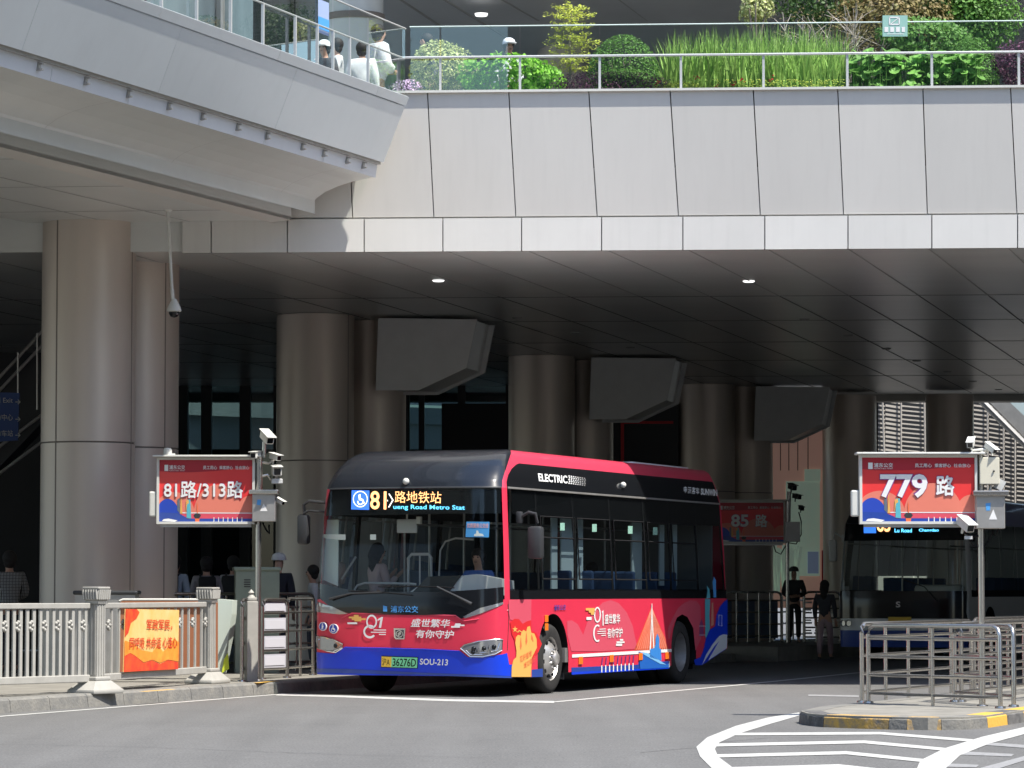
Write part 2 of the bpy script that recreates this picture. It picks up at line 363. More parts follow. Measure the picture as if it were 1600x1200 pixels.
# traffic island
isl = [(1251, 1110.5), (1262, 1114), (1287, 1116.5), (1340, 1118.5), (1394, 1120), (1450, 1120.8), (1507, 1120), (1541, 1117.5), (1600, 1109), (1690, 1096)]
isf = [G(x, y, 0.13) for x, y in isl]
back = [isf[-1] + U * 22 + Vector((3, 0, 0)), G(1342, 1098, 0.13) + U * 30, G(1342, 1098, 0.13), G(1285, 1103, 0.13)]
mb = MB(); mb.prism([p - Z * 0.13 for p in isf + back], (0, 0, 0.127)); tag(mb.build('traffic_island', 'paving'), kind='structure')
def kerb_run(pts, cuts, name):
    # pts: 3D polyline at top height ; cuts: list of (material, u0, u1) by arclength fraction
    d = [0]
    for i in range(1, len(pts)): d.append(d[-1] + (pts[i] - pts[i - 1]).length)
    def at(s):
        s = max(0, min(s, d[-1]))
        for i in range(1, len(d)):
            if s <= d[i] + 1e-9:
                return pts[i - 1].lerp(pts[i], (s - d[i - 1]) / (d[i] - d[i - 1]))
        return pts[-1]
    for m, u0, u1 in cuts:
        mb = MB(); n = max(1, int((u1 - u0) * d[-1] / 0.25)); s0, s1 = u0 * d[-1], u1 * d[-1] - 0.006
        prof = []
        for k in range(n + 1):
            s = s0 + (s1 - s0) * k / n; p = at(s); t = (at(s + 0.05) - at(s - 0.05)).normalized(); nn = Vector((t.y, -t.x, 0))
            pz = Vector((p.x, p.y, 0))
            prof.append([pz + nn * 0.02, pz + nn * 0.012 + Z * 0.10, pz + Z * 0.131 - nn * 0.03, pz + Z * 0.131 - nn * 0.22, pz - nn * 0.22])
        vs = [q for pr in prof for q in pr]; fs = [(5 * k + j, 5 * k + 5 + j, 5 * k + 6 + j, 5 * k + 1 + j) for k in range(n) for j in range(4)]
        fs += [(0, 1, 2, 3, 4), tuple(5 * n + j for j in (4, 3, 2, 1, 0))]
        mb.add(vs, fs); tag(mb.build(name, m), kind='structure')
# fractions by picture x along the front
def fr_at(px):
    d = [0]
    for i in range(1, len(isf)): d.append(d[-1] + (isf[i] - isf[i - 1]).length)
    for i in range(1, len(isl)):
        if px <= isl[i][0]:
            t = (px - isl[i - 1][0]) / (isl[i][0] - isl[i - 1][0]); return (d[i - 1] + t * (d[i] - d[i - 1])) / d[-1]
    return 1
M['kerb_yellow_worn'] = mat('kerb_yellow_worn', (0.62, 0.36, 0.05), 0.8, col2=(0.17, 0.165, 0.155), vscale=9, bump=0.4, bscale=25)
cuts = []
seq = [(1251, 'kerb_black'), (1289, 'kerb_yellow_worn'), (1390, 'kerb'), (1418, 'kerb_yellow_worn'), (1470, 'kerb'), (1541, 'kerb_yellow'), (1571, 'kerb_black'), (1598, 'kerb_yellow'), (1690, None)]
for (x0, m), (x1, _) in zip(seq, seq[1:]): cuts.append((m, fr_at(x0), fr_at(x1)))
kerb_run(isf, cuts, 'island_kerb')
kerb_run([G(1342, 1098, 0.13) + U * 30, G(1342, 1098, 0.13), G(1285, 1103, 0.13), isf[0]], [('kerb', 0, 1)], 'island_kerb')
# painted markings
def strokes(mb, pts, w, z=0.004):
    """constant ground width w following picture points"""
    g = [G(x, y, z) for x, y in pts]; l, r = [], []
    for i, p in enumerate(g):
        t = (g[min(i + 1, len(g) - 1)] - g[max(i - 1, 0)]).normalized(); n = Vector((-t.y, t.x, 0)) * w / 2
        l.append(p + n); r.append(p - n)
    n = len(g); mb.add(l + r, [(i, i + 1, n + i + 1, n + i) for i in range(n - 1)])
mb = MB()
strokes(mb, [(-60, 1124), (440, 1084.5)], 0.12)
sheet(mb, [(440, 1083.2), (520, 1086), (700, 1092.5), (866, 1095.2), (866, 1098.4), (700, 1095.6), (520, 1089), (430, 1086.6)], 0.0042)
strokes(mb, [(864, 1096.9), (1000, 1084.3), (1148, 1070.8), (1342, 1051), (1520, 1034)], 0.13, 0.0044)
tag(mb.build('road_marking', 'line'), kind='structure')
mb = MB()
sheet(mb, [(1249, 1113), (1200, 1121), (1150, 1134), (1105, 1152), (1088, 1167), (1094, 1182), (1112, 1200), (1135, 1220), (1175, 1220), (1146, 1200), (1122, 1182), (1117, 1170), (1124, 1160), (1155, 1146), (1205, 1130.5), (1249, 1118)], 0.004)
sheet(mb, [(1600, 1136), (1640, 1128), (1640, 1138), (1600, 1147), (1545, 1162), (1500, 1180), (1478, 1200), (1470, 1225), (1425, 1225), (1433, 1200), (1438, 1188), (1476, 1169), (1535, 1151)], 0.0046)
for pts, h in (([(1140, 1147), (1375, 1145.5), (1520, 1157)], 2.0), ([(1118, 1164), (1350, 1159), (1480, 1171)], 2.3), ([(1120, 1181), (1322, 1176), (1450, 1189)], 2.5), ([(1140, 1202), (1310, 1197.5), (1430, 1210)], 3.5)):
    sheet(mb, [(x, y - h) for x, y in pts] + [(x, y + h) for x, y in pts[::-1]], 0.0050)
tag(mb.build('road_marking', 'line'), kind='structure')
mb = MB()
sheet(mb, [(1545, 1160), (1620, 1165), (1620, 1170), (1540, 1164)], 0.004); sheet(mb, [(1505, 1174), (1585, 1178), (1580, 1182), (1500, 1179)], 0.004)
sheet(mb, [(1485, 1193), (1530, 1195), (1525, 1199), (1480, 1198)], 0.004); sheet(mb, [(1531, 1200), (1620, 1176), (1620, 1182), (1550, 1204)], 0.004)
sheet(mb, [(1263, 1085), (1342, 1086.5), (1342, 1089), (1263, 1087.5)], 0.004)
tag(mb.build('road_marking', 'line_old'), kind='structure')
mb = MB()
cr = [(-20, 1163)] + [(x, 1163 + 17 * (x / 550) ** 1.4 + rnd.uniform(-.5, .5)) for x in range(20, 560, 20)] + [(640, 1181), (760, 1184)]
strokes(mb, cr, 0.012, 0.003)
strokes(mb, [(1000, 1176), (1040, 1172), (1090, 1168)], 0.012, 0.003); strokes(mb, [(1120, 1160), (1200, 1153), (1290, 1152), (1350, 1150)], 0.012, 0.003)
tag(mb.build('road_crack', 'crack'), kind='structure')
# platform between the lanes under the deck
pc = P(1231, 1000, 74.0); pc.z = 0
mb = MB(); a = pc - U * 5 - V * 1.3; b = pc + U * 30 - V * 1.3
mb.prism([a, b, b + V * 2.7, a + V * 2.7], (0, 0, 0.30)); tag(mb.build('bus_platform', 'paving'), kind='structure')

# ================================================================ MAIN DECK
A = R(3.5); FN = Vector((-math.sin(A), -math.cos(A), 0)); FD = Vector((math.cos(A), -math.sin(A), 0))
F0 = Vector((2, 50.1, 0))
def PF(px, py, out=0.0): return plane_hit(px, py, F0 + FN * out, FN)
ZT = PF(1000, 142.5, 0.15).z; ZM = PF(1000, 338, 0.0).z; ZB = PF(1000, 391).z
def FX(px, z, out=0.0):
    """point on the fascia at picture x and height z"""
    p = PF(px, HZ - 500, out); 
    for _ in range(6):
        q = proj((p.x, p.y, z)); p = p + FD * ((px - q[0]) * p.y / FPX)
    return Vector((p.x, p.y, z))
deck = empty('elevated_deck', F0 + Z * ZB, 0, 'long white panelled elevated deck spanning over the bus lanes', 'elevated deck')
def rel(o, root):
    o.matrix_parent_inverse = root.matrix_basis.inverted(); return o
def child(mb, name, m, root, smooth=False):
    """mesh given in world coordinates, parented to root"""
    inv = root.matrix_basis.inverted(); mb.v = [tuple(inv @ Vector(p)) for p in mb.v]
    return mb.build(name, m, root, smooth)
def childw(mb, name, m, part, root, smooth=False):
    """sub-part whose parent part sits at root's origin"""
    inv = root.matrix_basis.inverted(); mb.v = [tuple(inv @ Vector(p)) for p in mb.v]
    return mb.build(name, m, part, smooth)
bot = [290, 418, 551, 678, 806, 933, 1060, 1188, 1318, 1449, 1589, 1731, 1875, 2020]; top = [280, 408, 543, 668, 795, 920, 1047, 1177, 1309, 1442, 1579, 1718, 1860, 2003]
mb = MB(); g = 0.85
for i in range(len(bot) - 1):
    a, b = FX(bot[i] + g, ZM + 0.012), FX(bot[i + 1] - g, ZM + 0.012); c, d = FX(top[i + 1] - g, ZT, 0.15), FX(top[i] + g, ZT, 0.15)
    mb.prism([a, b, c, d], -FN * 0.06)
child(mb, 'cladding_panels', 'panel', deck)
st = [284, 330, 449, 569, 692, 815, 940, 1067, 1195, 1325, 1456, 1590, 1725, 1862, 2000]
mb = MB()
for i in range(len(st) - 1):
    a, b = FX(st[i] + 0.9, ZB, 0.02), FX(st[i + 1] - 0.9, ZB, 0.02); c, d = FX(st[i + 1] - 0.9, ZM - 0.012, 0.02), FX(st[i] + 0.9, ZM - 0.012, 0.02)
    mb.prism([a, b, c, d], -FN * 0.06)
child(mb, 'edge_strip', 'panel_strip', deck)
mb = MB(); a, b = FX(286, ZB + 0.02, -0.07), FX(2000, ZB + 0.02, -0.07)
a2, b2 = FX(286, ZT, -0.07), FX(2000, ZT, -0.07)
mb.prism([a, b, b2, a2], -FN * 0.2); child(mb, 'backing', 'joint_mid', deck)
mb = MB(); a, b = FX(560, ZT, 0.20), FX(2020, ZT, 0.20)
mb.prism([a, b, b - FN * 0.34, a - FN * 0.34], (0, 0, 0.035)); child(mb, 'coping', 'white_metal', deck)
# slab: soffit with panel joints
YF = 87.0
sa = FX(-2600, ZB + 0.0, -0.06); sb = FX(5200, ZB + 0.0, -0.06)  # slab stretched far out of view at the right to darken its underside
sa.z = sb.z = ZB + 0.03
mb = MB(); far = [Vector((sb.x + 14, YF + 1, sb.z)), Vector((sa.x, YF + 3, sb.z))]
mb.prism([sa, sb] + far, (0, 0, 1.2)); child(mb, 'soffit', 'soffit', deck)
mb = MB()    # joints along the street direction : first bay light coloured, beyond it dark
yb = 58.2
for i in range(-6, 13):
    p = FX(569 + i * 125.5, ZB, -0.1); p.z = ZB + 0.026
    q = p + Vector((0.25, 1, 0)) * (yb - p.y); mb.prism([p, p + Vector((0.018, 0, 0)), q + Vector((0.018, 0, 0)), q], (0, 0, -0.006))
child(mb, 'soffit_joint', 'joint_light', deck)
mb = MB()
for i in range(-8, 16):
    p = FX(569 + i * 125.5, ZB, -0.1); p = p + Vector((0.25, 1, 0)) * (yb - p.y); p.z = ZB + 0.026
    q = p + Vector((0.25, 1, 0)) * (YF - 0.4 - p.y); mb.prism([p, p + Vector((0.016, 0, 0)), q + Vector((0.016, 0, 0)), q], (0, 0, -0.006))
child(mb, 'soffit_joint', 'joint_mid', deck)
for y in (yb, 63.5, 69, 74.5, 80):
    child(MB().box((4, y, ZB + 0.023), (44, 0.018, 0.006), rz=-A), 'soffit_joint', 'joint_mid', deck)
mb = MB()
for px, py in ((685, 439), (1170, 440), (808, 497), (1257, 499), (900, 520), (1325, 524), (1385, 545), (985, 543), (1432, 564), (1480, 581), (1520, 596), (1560, 609)):
    p = plane_hit(px, py, (0, 0, ZB + 0.02), (0, 0, 1)); d = MB()
    mb.lathe([(0.001, -0.012), (0.075, -0.012), (0.095, 0.0), (0.10, 0.02)], (p.x, p.y, p.z), n=20)
    if len(mb.v) and py < 445 or True:
        e = MB(); e.v = mb.v; e.f = mb.f; child(e, 'downlight', 'downlight' if py < 445 else 'joint_light', deck, True); mb = MB()
# far edge beam
mb = MB(); mb.box((6, YF + 0.7, ZB - 0.02), (50, 0.8, 0.25), rz=0); child(mb, 'far_edge_beam', 'ramp', deck)
# upper walking surface
mb = MB(); a, b = FX(540, ZT - 0.55, -0.3), FX(2100, ZT - 0.55, -0.3)
mb.prism([a, b, b + Vector((6, 30, 0)), Vector((-3, 82, a.z)) ,], (0, 0, -0.12)); child(mb, 'upper_floor', 'paving', deck)

# ================================================================ LEFT WALKWAY (runs toward the camera)
def LP(px, py, Y): return P(px, py, Y)
C_t = P(635, 150, 49.7); C_l = P(595, 252, 49.95); C_s0 = P(589, 256, 49.97); C_s1 = P(584, 275, 50.0); C_r = P(492, 334, 50.12)
WD = -Vector((math.sin(R(20.2)), math.cos(R(20.2)), 0)); WN = Vector((math.cos(R(20.2)), -math.sin(R(20.2)), 0))   # WN faces the road
walk = empty('elevated_walkway', C_s1 - Z * 0.2, 0, 'grey panelled walkway edge running overhead toward the viewer at upper left', 'elevated deck')
LW = 26.0
def strip(mb, a, b, th, n0=0, seams=None, ext=0.0):
    """sloped strip between profile points a,b extruded along WD"""
    nrm = WD.cross(b - a).normalized()
    if seams:
        for s0, s1 in zip(seams, seams[1:]):
            p, q = a + WD * (s0 + 0.004), b + WD * (s0 + 0.004); mb.prism([p, q, q + WD * (s1 - s0 - 0.008), p + WD * (s1 - s0 - 0.008)], nrm * th)
    else: mb.prism([a - WD * ext, b - WD * ext, b + WD * LW, a + WD * LW], nrm * th)
capd = (C_l - C_t) * 0.13 + WN * -0.0
mb = MB(); strip(mb, C_t, C_t + capd, 0.05, seams=[0, 1.15, 4.6, 8.2, 11.8, 15.4, 19, 23]); child(mb, 'parapet_band', 'panel_grey', walk)
mb = MB(); strip(mb, C_t + capd * 1.12 - WN * 0.012, C_l, 0.05, seams=[0, 3.9, 7.5, 11.1, 14.7, 18.3, 22, 25]); child(mb, 'cladding_panels', 'panel_grey', walk)
mb = MB(); a = C_t - WN * 0.10 - Z * 0.03; b = C_l - WN * 0.10 + Z * 0.02; mb.prism([a, b, b + WD * LW, a + WD * LW], -WN * 0.1); child(mb, 'backing', 'joint_light', walk)
mb = MB(); a = C_l - Z * 0.012; mb.prism([a, a - WN * 0.09, a - WN * 0.09 + WD * LW, a + WD * LW], (0, 0, -0.04)); child(mb, 'drip_edge', 'steel_dull', walk)
s0_, s1_ = C_s0 - WN * 0.03, C_s1 - WN * 0.01
mb = MB(); strip(mb, s0_, s1_ - Z * 0.02, 0.04, seams=[0, 1.95, 4.0, 6.05, 8.1, 10.15, 12.2, 14.3, 16.4, 18.5]); child(mb, 'lamp_strip', 'panel_lip', walk)
for s in (0.55, 1.15, 2.0, 2.75, 3.95, 4.9, 6.0, 7.0, 8.15, 9.3, 10.5, 11.7):
    mb = MB(); c = s0_.lerp(s1_, 0.48) + WD * s + WN * 0.045
    mb.box(c, (0.05, 0.05, 0.10), rz=R(-20)); mb.box(c + Z * 0.035 + WN * 0.03, (0.07, 0.035, 0.02), rz=R(-20)); mb.box(c - Z * 0.035 + WN * 0.03, (0.07, 0.035, 0.02), rz=R(-20))
    child(mb, 'edge_lamp', 'steel_dull', walk)
# curved soffit from the strip to the recess
mid1 = C_s1.lerp(C_r, 0.12) - Z * 0.05; mid = C_s1.lerp(C_r, 0.5) - Z * 0.06
prof = [C_s1 - WN * 0.02 - Z * 0.015, P(572, 279.5, 50.02), P(550, 284, 50.04), P(528, 291, 50.06), P(508, 300, 50.08), P(494, 310, 50.10), P(487, 320, 50.11), C_r]
mb = MB()
for a, b in zip(prof, prof[1:]): mb.add([a, b, b + WD * LW, a + WD * LW], [(0, 1, 2, 3)])
for p, q in list(zip(prof, prof[1:])):
    pass
child(mb, 'sloping_soffit', 'soffit_l', walk, True)
mb = MB()
for s in (1.2, 4.8, 8.4, 12.0):
    for a, b in zip(prof, prof[1:]):
        aa, bb = a - Z * 0.008, b - Z * 0.008
        mb.add([aa + WD * s, bb + WD * (s + 0.0), bb + WD * (s + 0.008), aa + WD * (s + 0.008)], [(0, 1, 2, 3)])
child(mb, 'soffit_joint', 'joint_light', walk)
# recess, inner beam, flat inner soffit
R1 = C_r - WN * 0.10 + Z * 0.02; R2 = R1 - WN * 0.28
mb = MB()
for a, b in ((C_r, C_r + Z * 0.22), (C_r + Z * 0.22, R2 + Z * 0.20), (R2 + Z * 0.2, R2 - Z * 0.10)): mb.add([a, b, b + WD * LW, a + WD * LW], [(0, 1, 2, 3)])
child(mb, 'shadow_gap', 'soffit_l', walk)
B1 = R2 - Z * 0.10; B2 = B1 - WN * 0.34 - Z * 0.02
mb = MB(); mb.prism([B1, B2, B2 + WD * LW, B1 + WD * LW], (0, 0, 0.05)); child(mb, 'edge_beam', 'panel', walk)
S1 = B2 - WN * 0.02 + Z * 0.03; S2 = S1 - WN * 3.3
mb = MB(); mb.prism([S1 - WD * 1.2, S2 - WD * 1.2, S2 + WD * LW, S1 + WD * LW], (0, 0, 0.05)); child(mb, 'flat_soffit', 'soffit_l', walk)
mb = MB()
for s in (1.5, 4.6, 7.7, 10.8):
    mb.prism([S1 + WD * s - Z * 0.004, S2 + WD * (s + 0.9) - Z * 0.004, S2 + WD * (s + 0.92) - Z * 0.004, S1 + WD * (s + 0.02) - Z * 0.004], (0, 0, -0.004))
for k in (1.15, 2.3): a = S1 - WN * k - Z * 0.004; mb.prism([a, a - WN * 0.018, a - WN * 0.018 + WD * LW, a + WD * LW], (0, 0, -0.004))
child(mb, 'soffit_joint', 'joint_light', walk)
# inner edge beam + darker ceiling beyond
mb = MB(); a = S2; mb.prism([a, a - WN * 0.22, a - WN * 0.22 + WD * LW, a + WD * LW], (0, 0, 0.22)); child(mb, 'inner_beam', 'soffit_l', walk)
mb = MB(); a = S2 - WN * 0.22 + Z * 0.25 - WD * 4
mb.prism([a, a - WN * 16, a - WN * 16 + WD * (LW + 2), a + WD * (LW + 2)], (0, 0, 0.1)); child(mb, 'dark_ceiling', 'soffit', walk)
for k, zz in ((1.6, 0.16), (3.4, 0.12), (5.4, 0.06)):
    mb = MB(); b = a - WN * k - Z * 0.30 * (zz / 0.1) * 0.5; mb.prism([b, b - WN * 0.3, b - WN * 0.3 + WD * (LW + 2), b + WD * (LW + 2)], (0, 0, 0.35)); child(mb, 'ceiling_beam', 'bracket', walk)
# top slab of the walkway
mb = MB(); a = C_t - Z * 0.55 - WN * 0.55; mb.prism([a - WD * 0.2, a - WN * 9 - WD * 3, a - WN * 9 + WD * LW, a + WD * LW], (0, 0, -0.15)); child(mb, 'upper_floor', 'paving', walk)
# corner return where walkway meets the white deck (closing piece)
mb = MB(); inn = [C_t, C_l, C_s0, C_s1] + [p.copy() for p in prof[1:]]
mb.poly([p + WD * 0.0 for p in inn] + [R2 + Z * 0.2, C_t - WN * 3 ]); child(mb, 'end_plate', 'panel', walk)

# ================================================================ COLUMNS
def column(c1, c2, r, z0, z1, name, label, group, joints=(), seams=(), root_=None):
    base = Vector((c1[0], c1[1], z0))
    root = empty(name, base, 0, label, 'column', group)
    a = Vector((c1[0], c1[1], 0)); b = Vector((c2[0], c2[1], 0)); d = (b - a)
    if d.length < 0.01: ring = [a + Vector((r * math.cos(t * math.pi / 32), r * math.sin(t * math.pi / 32), 0)) for t in range(64)]
    else:
        dn = d.normalized(); pn = Vector((-dn.y, dn.x, 0)); ring = []
        for k in range(33): t = math.pi * k / 32; ring.append(b + pn * (-r * math.cos(t)) * -1 + dn * r * math.sin(t))
        ring = [b + pn * (r * math.cos(math.pi * k / 32)) + dn * (r * math.sin(math.pi * k / 32)) for k in range(33)] + \
               [a - pn * (r * math.cos(math.pi * k / 32)) - dn * (r * math.sin(math.pi * k / 32)) for k in range(33)]
        # groove where the two lobes meet
    zs = [z0] + list(joints) + [z1]
    def shell(ring, cc, nm, mt):
        mb = MB()
        for za, zb in zip(zs, zs[1:]):
            za2 = za + (0.012 if za != z0 else 0); zb2 = zb - (0.012 if zb != z1 else 0); n = len(ring); lo = [Vector((p.x, p.y, za2)) for p in ring]; hi = [Vector((p.x, p.y, zb2)) for p in ring]
            mb.add(lo + hi, [(i, (i + 1) % n, (i + 1) % n + n, i + n) for i in range(n)])
        return child(mb, nm, mt, root, True)
    if d.length < 0.01: shell(ring, a, 'shaft', 'column')
    else:
        for c in (a, b):
            rg = [c + Vector((r * math.cos(t * math.pi / 32), r * math.sin(t * math.pi / 32), 0)) for t in range(64)]; shell(rg, c, 'shaft', 'column')
    mb = MB()
    for c in ((a, b) if d.length > 0.01 else (a,)): mb.tube(Vector((c.x, c.y, z0)), Vector((c.x, c.y, z1)), r - 0.02, 40)
    child(mb, 'core', 'column_joint', root)
    mb = MB()
    for ci, ang in seams:
        c = (a, b)[ci]; p = c + Vector((math.cos(ang), math.sin(ang), 0)) * (r + 0.001)
        mb.box((p.x, p.y, (z0 + z1) / 2), (0.02, 0.01, z1 - z0), rz=ang + R(90))
    if mb.v: child(mb, 'seam', 'column_joint', root)
    return root
def XY(px, Y): p = P(px, 800, Y); return (p.x, p.y)
jz = P(137, 690, 50.2).z
column(XY(136.5, 50.9), XY(207, 52.8), 0.70, 0.15, S1.z + 0.02, 'column', 'nearest bronze clad double column, left of the 81 and 313 route board', 'bronze columns', joints=(jz,), seams=((0, R(-125)), (0, R(-18)), (1, R(-40))))
CG = 'bronze columns'
column(XY(492, 62.4), XY(575, 64.0), 0.71, 0.15, ZB + 0.02, 'column', 'dark bronze double column rising behind the nose of the red bus', CG, joints=(P(500, 720, 62).z,), seams=((0, R(-30)),))
column(XY(846, 73.3), XY(908, 75), 0.71, 0.15, ZB + 0.02, 'column', 'dark double column behind the middle of the red bus roof', CG, joints=(2.9,), seams=((1, R(-100)),))
column(XY(1103, 83.4), XY(1163, 84.6), 0.71, 0.15, ZB + 0.02, 'column', 'black looking double column behind the 85 route board', CG, joints=(P(1160, 768, 83).z,))
column(XY(1328, 86.0), XY(1328, 86.0), 0.68, 0.15, ZB - 0.1, 'column', 'dark round column left of the pale louvre wall gap', CG)
column(XY(1485, 85.4), XY(1485, 85.4), 0.60, 0.15, ZB - 0.1, 'column', 'brown round column in front of the louvre wall, above the 779 board', CG)

# hanging wedge brackets
def bracket(px0, py0, Y, k, label):
    """angular hood: front and back plates with a recessed underside"""
    pts = [(0, 0), (154, 2), (138, 78), (63, 113), (-4, 113)]
    fr = [P(px0 + x * k, py0 + y * k, Y) for x, y in pts]
    root = empty('ceiling_hood', fr[0], 0, label, 'ceiling hood', 'angular hoods under the deck')
    o_ = fr[0].copy(); fr = [Vector((p.x, Y, p.z)) for p in fr]
    e = Vector((0.33, 1.5, 0))
    mb = MB(); mb.prism(fr, e.normalized() * 0.05); child(mb, 'front_plate', 'bracket', root)
    mb = MB(); mb.prism([p + e * 0.96 for p in fr], e.normalized() * 0.05); child(mb, 'back_plate', 'bracket', root)
    c = sum(fr, Vector()) / 5; inn = [c + (p - c) * 0.90 + e * 0.045 for p in fr]; inn[0].z = fr[0].z; inn[1].z = fr[1].z
    mb = MB(); mb.prism(inn, e * 0.90); child(mb, 'core', 'soffit', root)
    return root
bracket(591, 497, 62.3, 1.0, 'largest and nearest grey angular hood hanging beside the bus roof')
bracket(924, 558.5, 72.7, 0.855, 'middle dark angular hood hanging between two columns')
bracket(1181, 603.5, 82.8, 0.75, 'farthest and smallest dark angular hood hanging above the 85 board')

# ================================================================ STATION HALL (dark, behind the columns)
hall = empty('station_hall', (-4, 92, 0.15), 0, 'dark glazed station hall wall in the shade behind the bus', 'building')
def wall_px(px0, px1, py0, py1, Y, th=0.25, m='dark', name='wall'):
    a, b, c, d = P(px0, py1, Y), P(px1, py1, Y), P(px1, py0, Y), P(px0, py0, Y)
    mb = MB(); mb.prism([a, b, c, d], (0, th, 0)); return child(mb, name, m, hall)
YH = 84.0
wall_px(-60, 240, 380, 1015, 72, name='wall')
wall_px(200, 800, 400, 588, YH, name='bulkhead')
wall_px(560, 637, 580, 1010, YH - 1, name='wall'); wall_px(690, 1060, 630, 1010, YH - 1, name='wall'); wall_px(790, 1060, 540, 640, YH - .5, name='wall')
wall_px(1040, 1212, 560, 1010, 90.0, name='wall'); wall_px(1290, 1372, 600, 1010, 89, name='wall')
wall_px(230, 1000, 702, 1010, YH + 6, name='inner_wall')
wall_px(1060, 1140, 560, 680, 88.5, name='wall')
child(MB().box((38, 90, 3.3), (44, .4, 6.6)), 'wall', 'dark', hall); child(MB().box((-45, 88, 3.3), (60, .4, 6.6)), 'wall', 'dark', hall)  # end walls out of view, added to keep light from under the deck
# glazing mullions between column 1 and 2
for x0, x1 in ((276, 293), (314, 330), (374, 391), (427, 450), (654, 663), (715, 727), (636, 640)):
    wall_px(x0, x1, 586, 1010, YH - 0.3, 0.3, 'mullion', 'mullion')
wall_px(290, 430, 586, 596, YH - 0.25, 0.2, 'mullion', 'transom'); wall_px(280, 440, 575, 590, YH - 2.0, 0.5, 'soffit', 'ledge')
wall_px(280, 800, 586, 1010, YH, 0.03, 'hall_glass', 'glazing')
wall_px(970, 975, 660, 930, YH - 1.1, 0.05, 'flagred', 'door_frame'); wall_px(975, 1052, 658, 662, YH - 1.1, 0.05, 'flagred', 'door_frame')
# sunlit ramp far behind, seen through the glass
rampt = empty('ramp', P(360, 650, 112), 0, 'pale curved ramp parapet seen in sun through the hall glazing', 'ramp')
mb = MB(); lo, hi, l2, h2 = [], [], [], []
for i in range(25):
    px = 240 + i * 24; Y = 112 - 0.010 * (px - 430) ** 2 * 0.01
    y0 = 632 + (px - 290) * 0.035; y1 = 648 + (px - 290) * 0.04
    lo.append(P(px, y1, Y)); hi.append(P(px, y0 - 8, Y)); l2.append(P(px, y0 - 12, Y + 1)); h2.append(P(px, 590, Y + 3))
n = 25; mb.add(lo + hi, [(i, i + 1, n + i + 1, n + i) for i in range(n - 1)]); mb.add([p + Vector((0, .4, 0)) for p in lo + hi], [(i, i + 1, n + i + 1, n + i) for i in range(n - 1)])
mb.add(hi + [p + Vector((0, .4, 0)) for p in hi], [(i, i + 1, n + i + 1, n + i) for i in range(n - 1)]); child(mb, 'parapet', 'ramp', rampt)
mb = MB(); mb.add([p - Z * 1.2 + Vector((0, 1.0, 0)) for p in lo] + [p + Vector((0, 0.4, 0)) for p in lo], [(i, i + 1, n + i + 1, n + i) for i in range(n - 1)]); child(mb, 'ramp_wall', 'bracket', rampt)
mb = MB(); mb.add(l2 + h2, [(i, i + 1, n + i + 1, n + i) for i in range(n - 1)]); child(mb, 'retaining_wall', 'steel_dull', rampt)
# ad wall at right, behind the 85 board
ad = empty('advert_wall', P(1250, 930, 86.6), 0, 'tall reddish advert wall with pale green figures behind the 85 board', 'advert wall')
def adp(px0, px1, py0, py1, off, m, name):
    mb = MB(); Y = 86.6 - off; mb.prism([P(px0, py1, Y), P(px1, py1, Y), P(px1, py0, Y), P(px0, py0, Y)], (0, 0.02 if off else 0.3, 0)); return child(mb, name, m, ad)
M['ad_brown'] = mat('ad_brown', (0.80, 0.48, 0.40), 0.6, col2=(0.80, 0.52, 0.34), vscale=0.6)
M['ad_green'] = mat('ad_green', (0.62, 0.82, 0.68), 0.6, col2=(0.75, 0.80, 0.66), vscale=2)
M['ad_blue'] = mat('ad_blue', (0.30, 0.38, 0.58), 0.6)
for n_, c_ in (('ad_brown', (.80, .48, .40)), ('ad_green', (.62, .82, .68)), ('ad_blue', (.3, .38, .58))):
    b_ = M[n_].node_tree.nodes['Principled BSDF']; b_.inputs['Emission Color'].default_value = (*c_, 1); b_.inputs['Emission Strength'].default_value = .055   # small glow added to brighten the advert colours, as if backlit
adp(1200, 1291, 660, 950, 0, 'ad_brown', 'backboard')
adp(1228, 1281, 752, 900, 0.03, 'ad_green', 'poster'); adp(1257, 1282, 733, 752, 0.05, 'ad_green', 'poster'); adp(1262, 1279, 862, 896, 0.06, 'ad_blue', 'poster')
for x in (1219, 1232, 1246, 1262): adp(x, x + 1.2, 662, 735, 0.04, 'joint', 'panel_joint')
adp(1284, 1289, 860, 925, 0.06, 'flagred', 'edge_trim')
mb = MB()
for k in range(14):
    x = 1204 + k * 3.6; a = P(x, 850 + rnd.uniform(0, 10), 85.9); b = P(x + rnd.uniform(-5, 5), 925, 85.9 + rnd.uniform(-.1, .1)); mb.path([a, a.lerp(b, .5) + Vector((rnd.uniform(-.05, .05), 0, 0)), b], 0.05, 6)
tag(mb.build('plastic_curtain', 'ad_green'), 'crumpled translucent plastic sheet hanging under the advert wall', 'curtain')

# louvre facade in sun at right
louv = empty('louvre_building', P(1500, 900, 100), 0, 'sunlit building wall of pale horizontal louvres at far right', 'building')
def lou(px): return 100 + (px - 1370) * 0.006
for part_ in (0, 1):
  mb = MB()
  for k in range(34):
    y = 596 + k * 6.9
    for x0, x1, dy, s in [q for q in ((1360, 1383, 3, 1), (1383, 1407, 3.5, 1.5), (1407, 1449, 4, 1), (1517, 1545, 3.5, 1.2), (1545, 1570, 4, 1), (1570, 1588, 3, 1), (1588, 1640, 5, 1)) if (q[0] > 1500) == bool(part_)]:
        yy = y + (x0 - 1360) * 0.05
        a, b = P(x0 + 0.5, yy, lou(x0)), P(x1 - 0.5, yy + dy, lou(x1)); mb.prism([a, b, b - Z * 0.042 * s, a - Z * 0.042 * s], (0.02, 0.09, 0))
  child(mb, 'louvres', 'louvre', louv)
mb = MB()
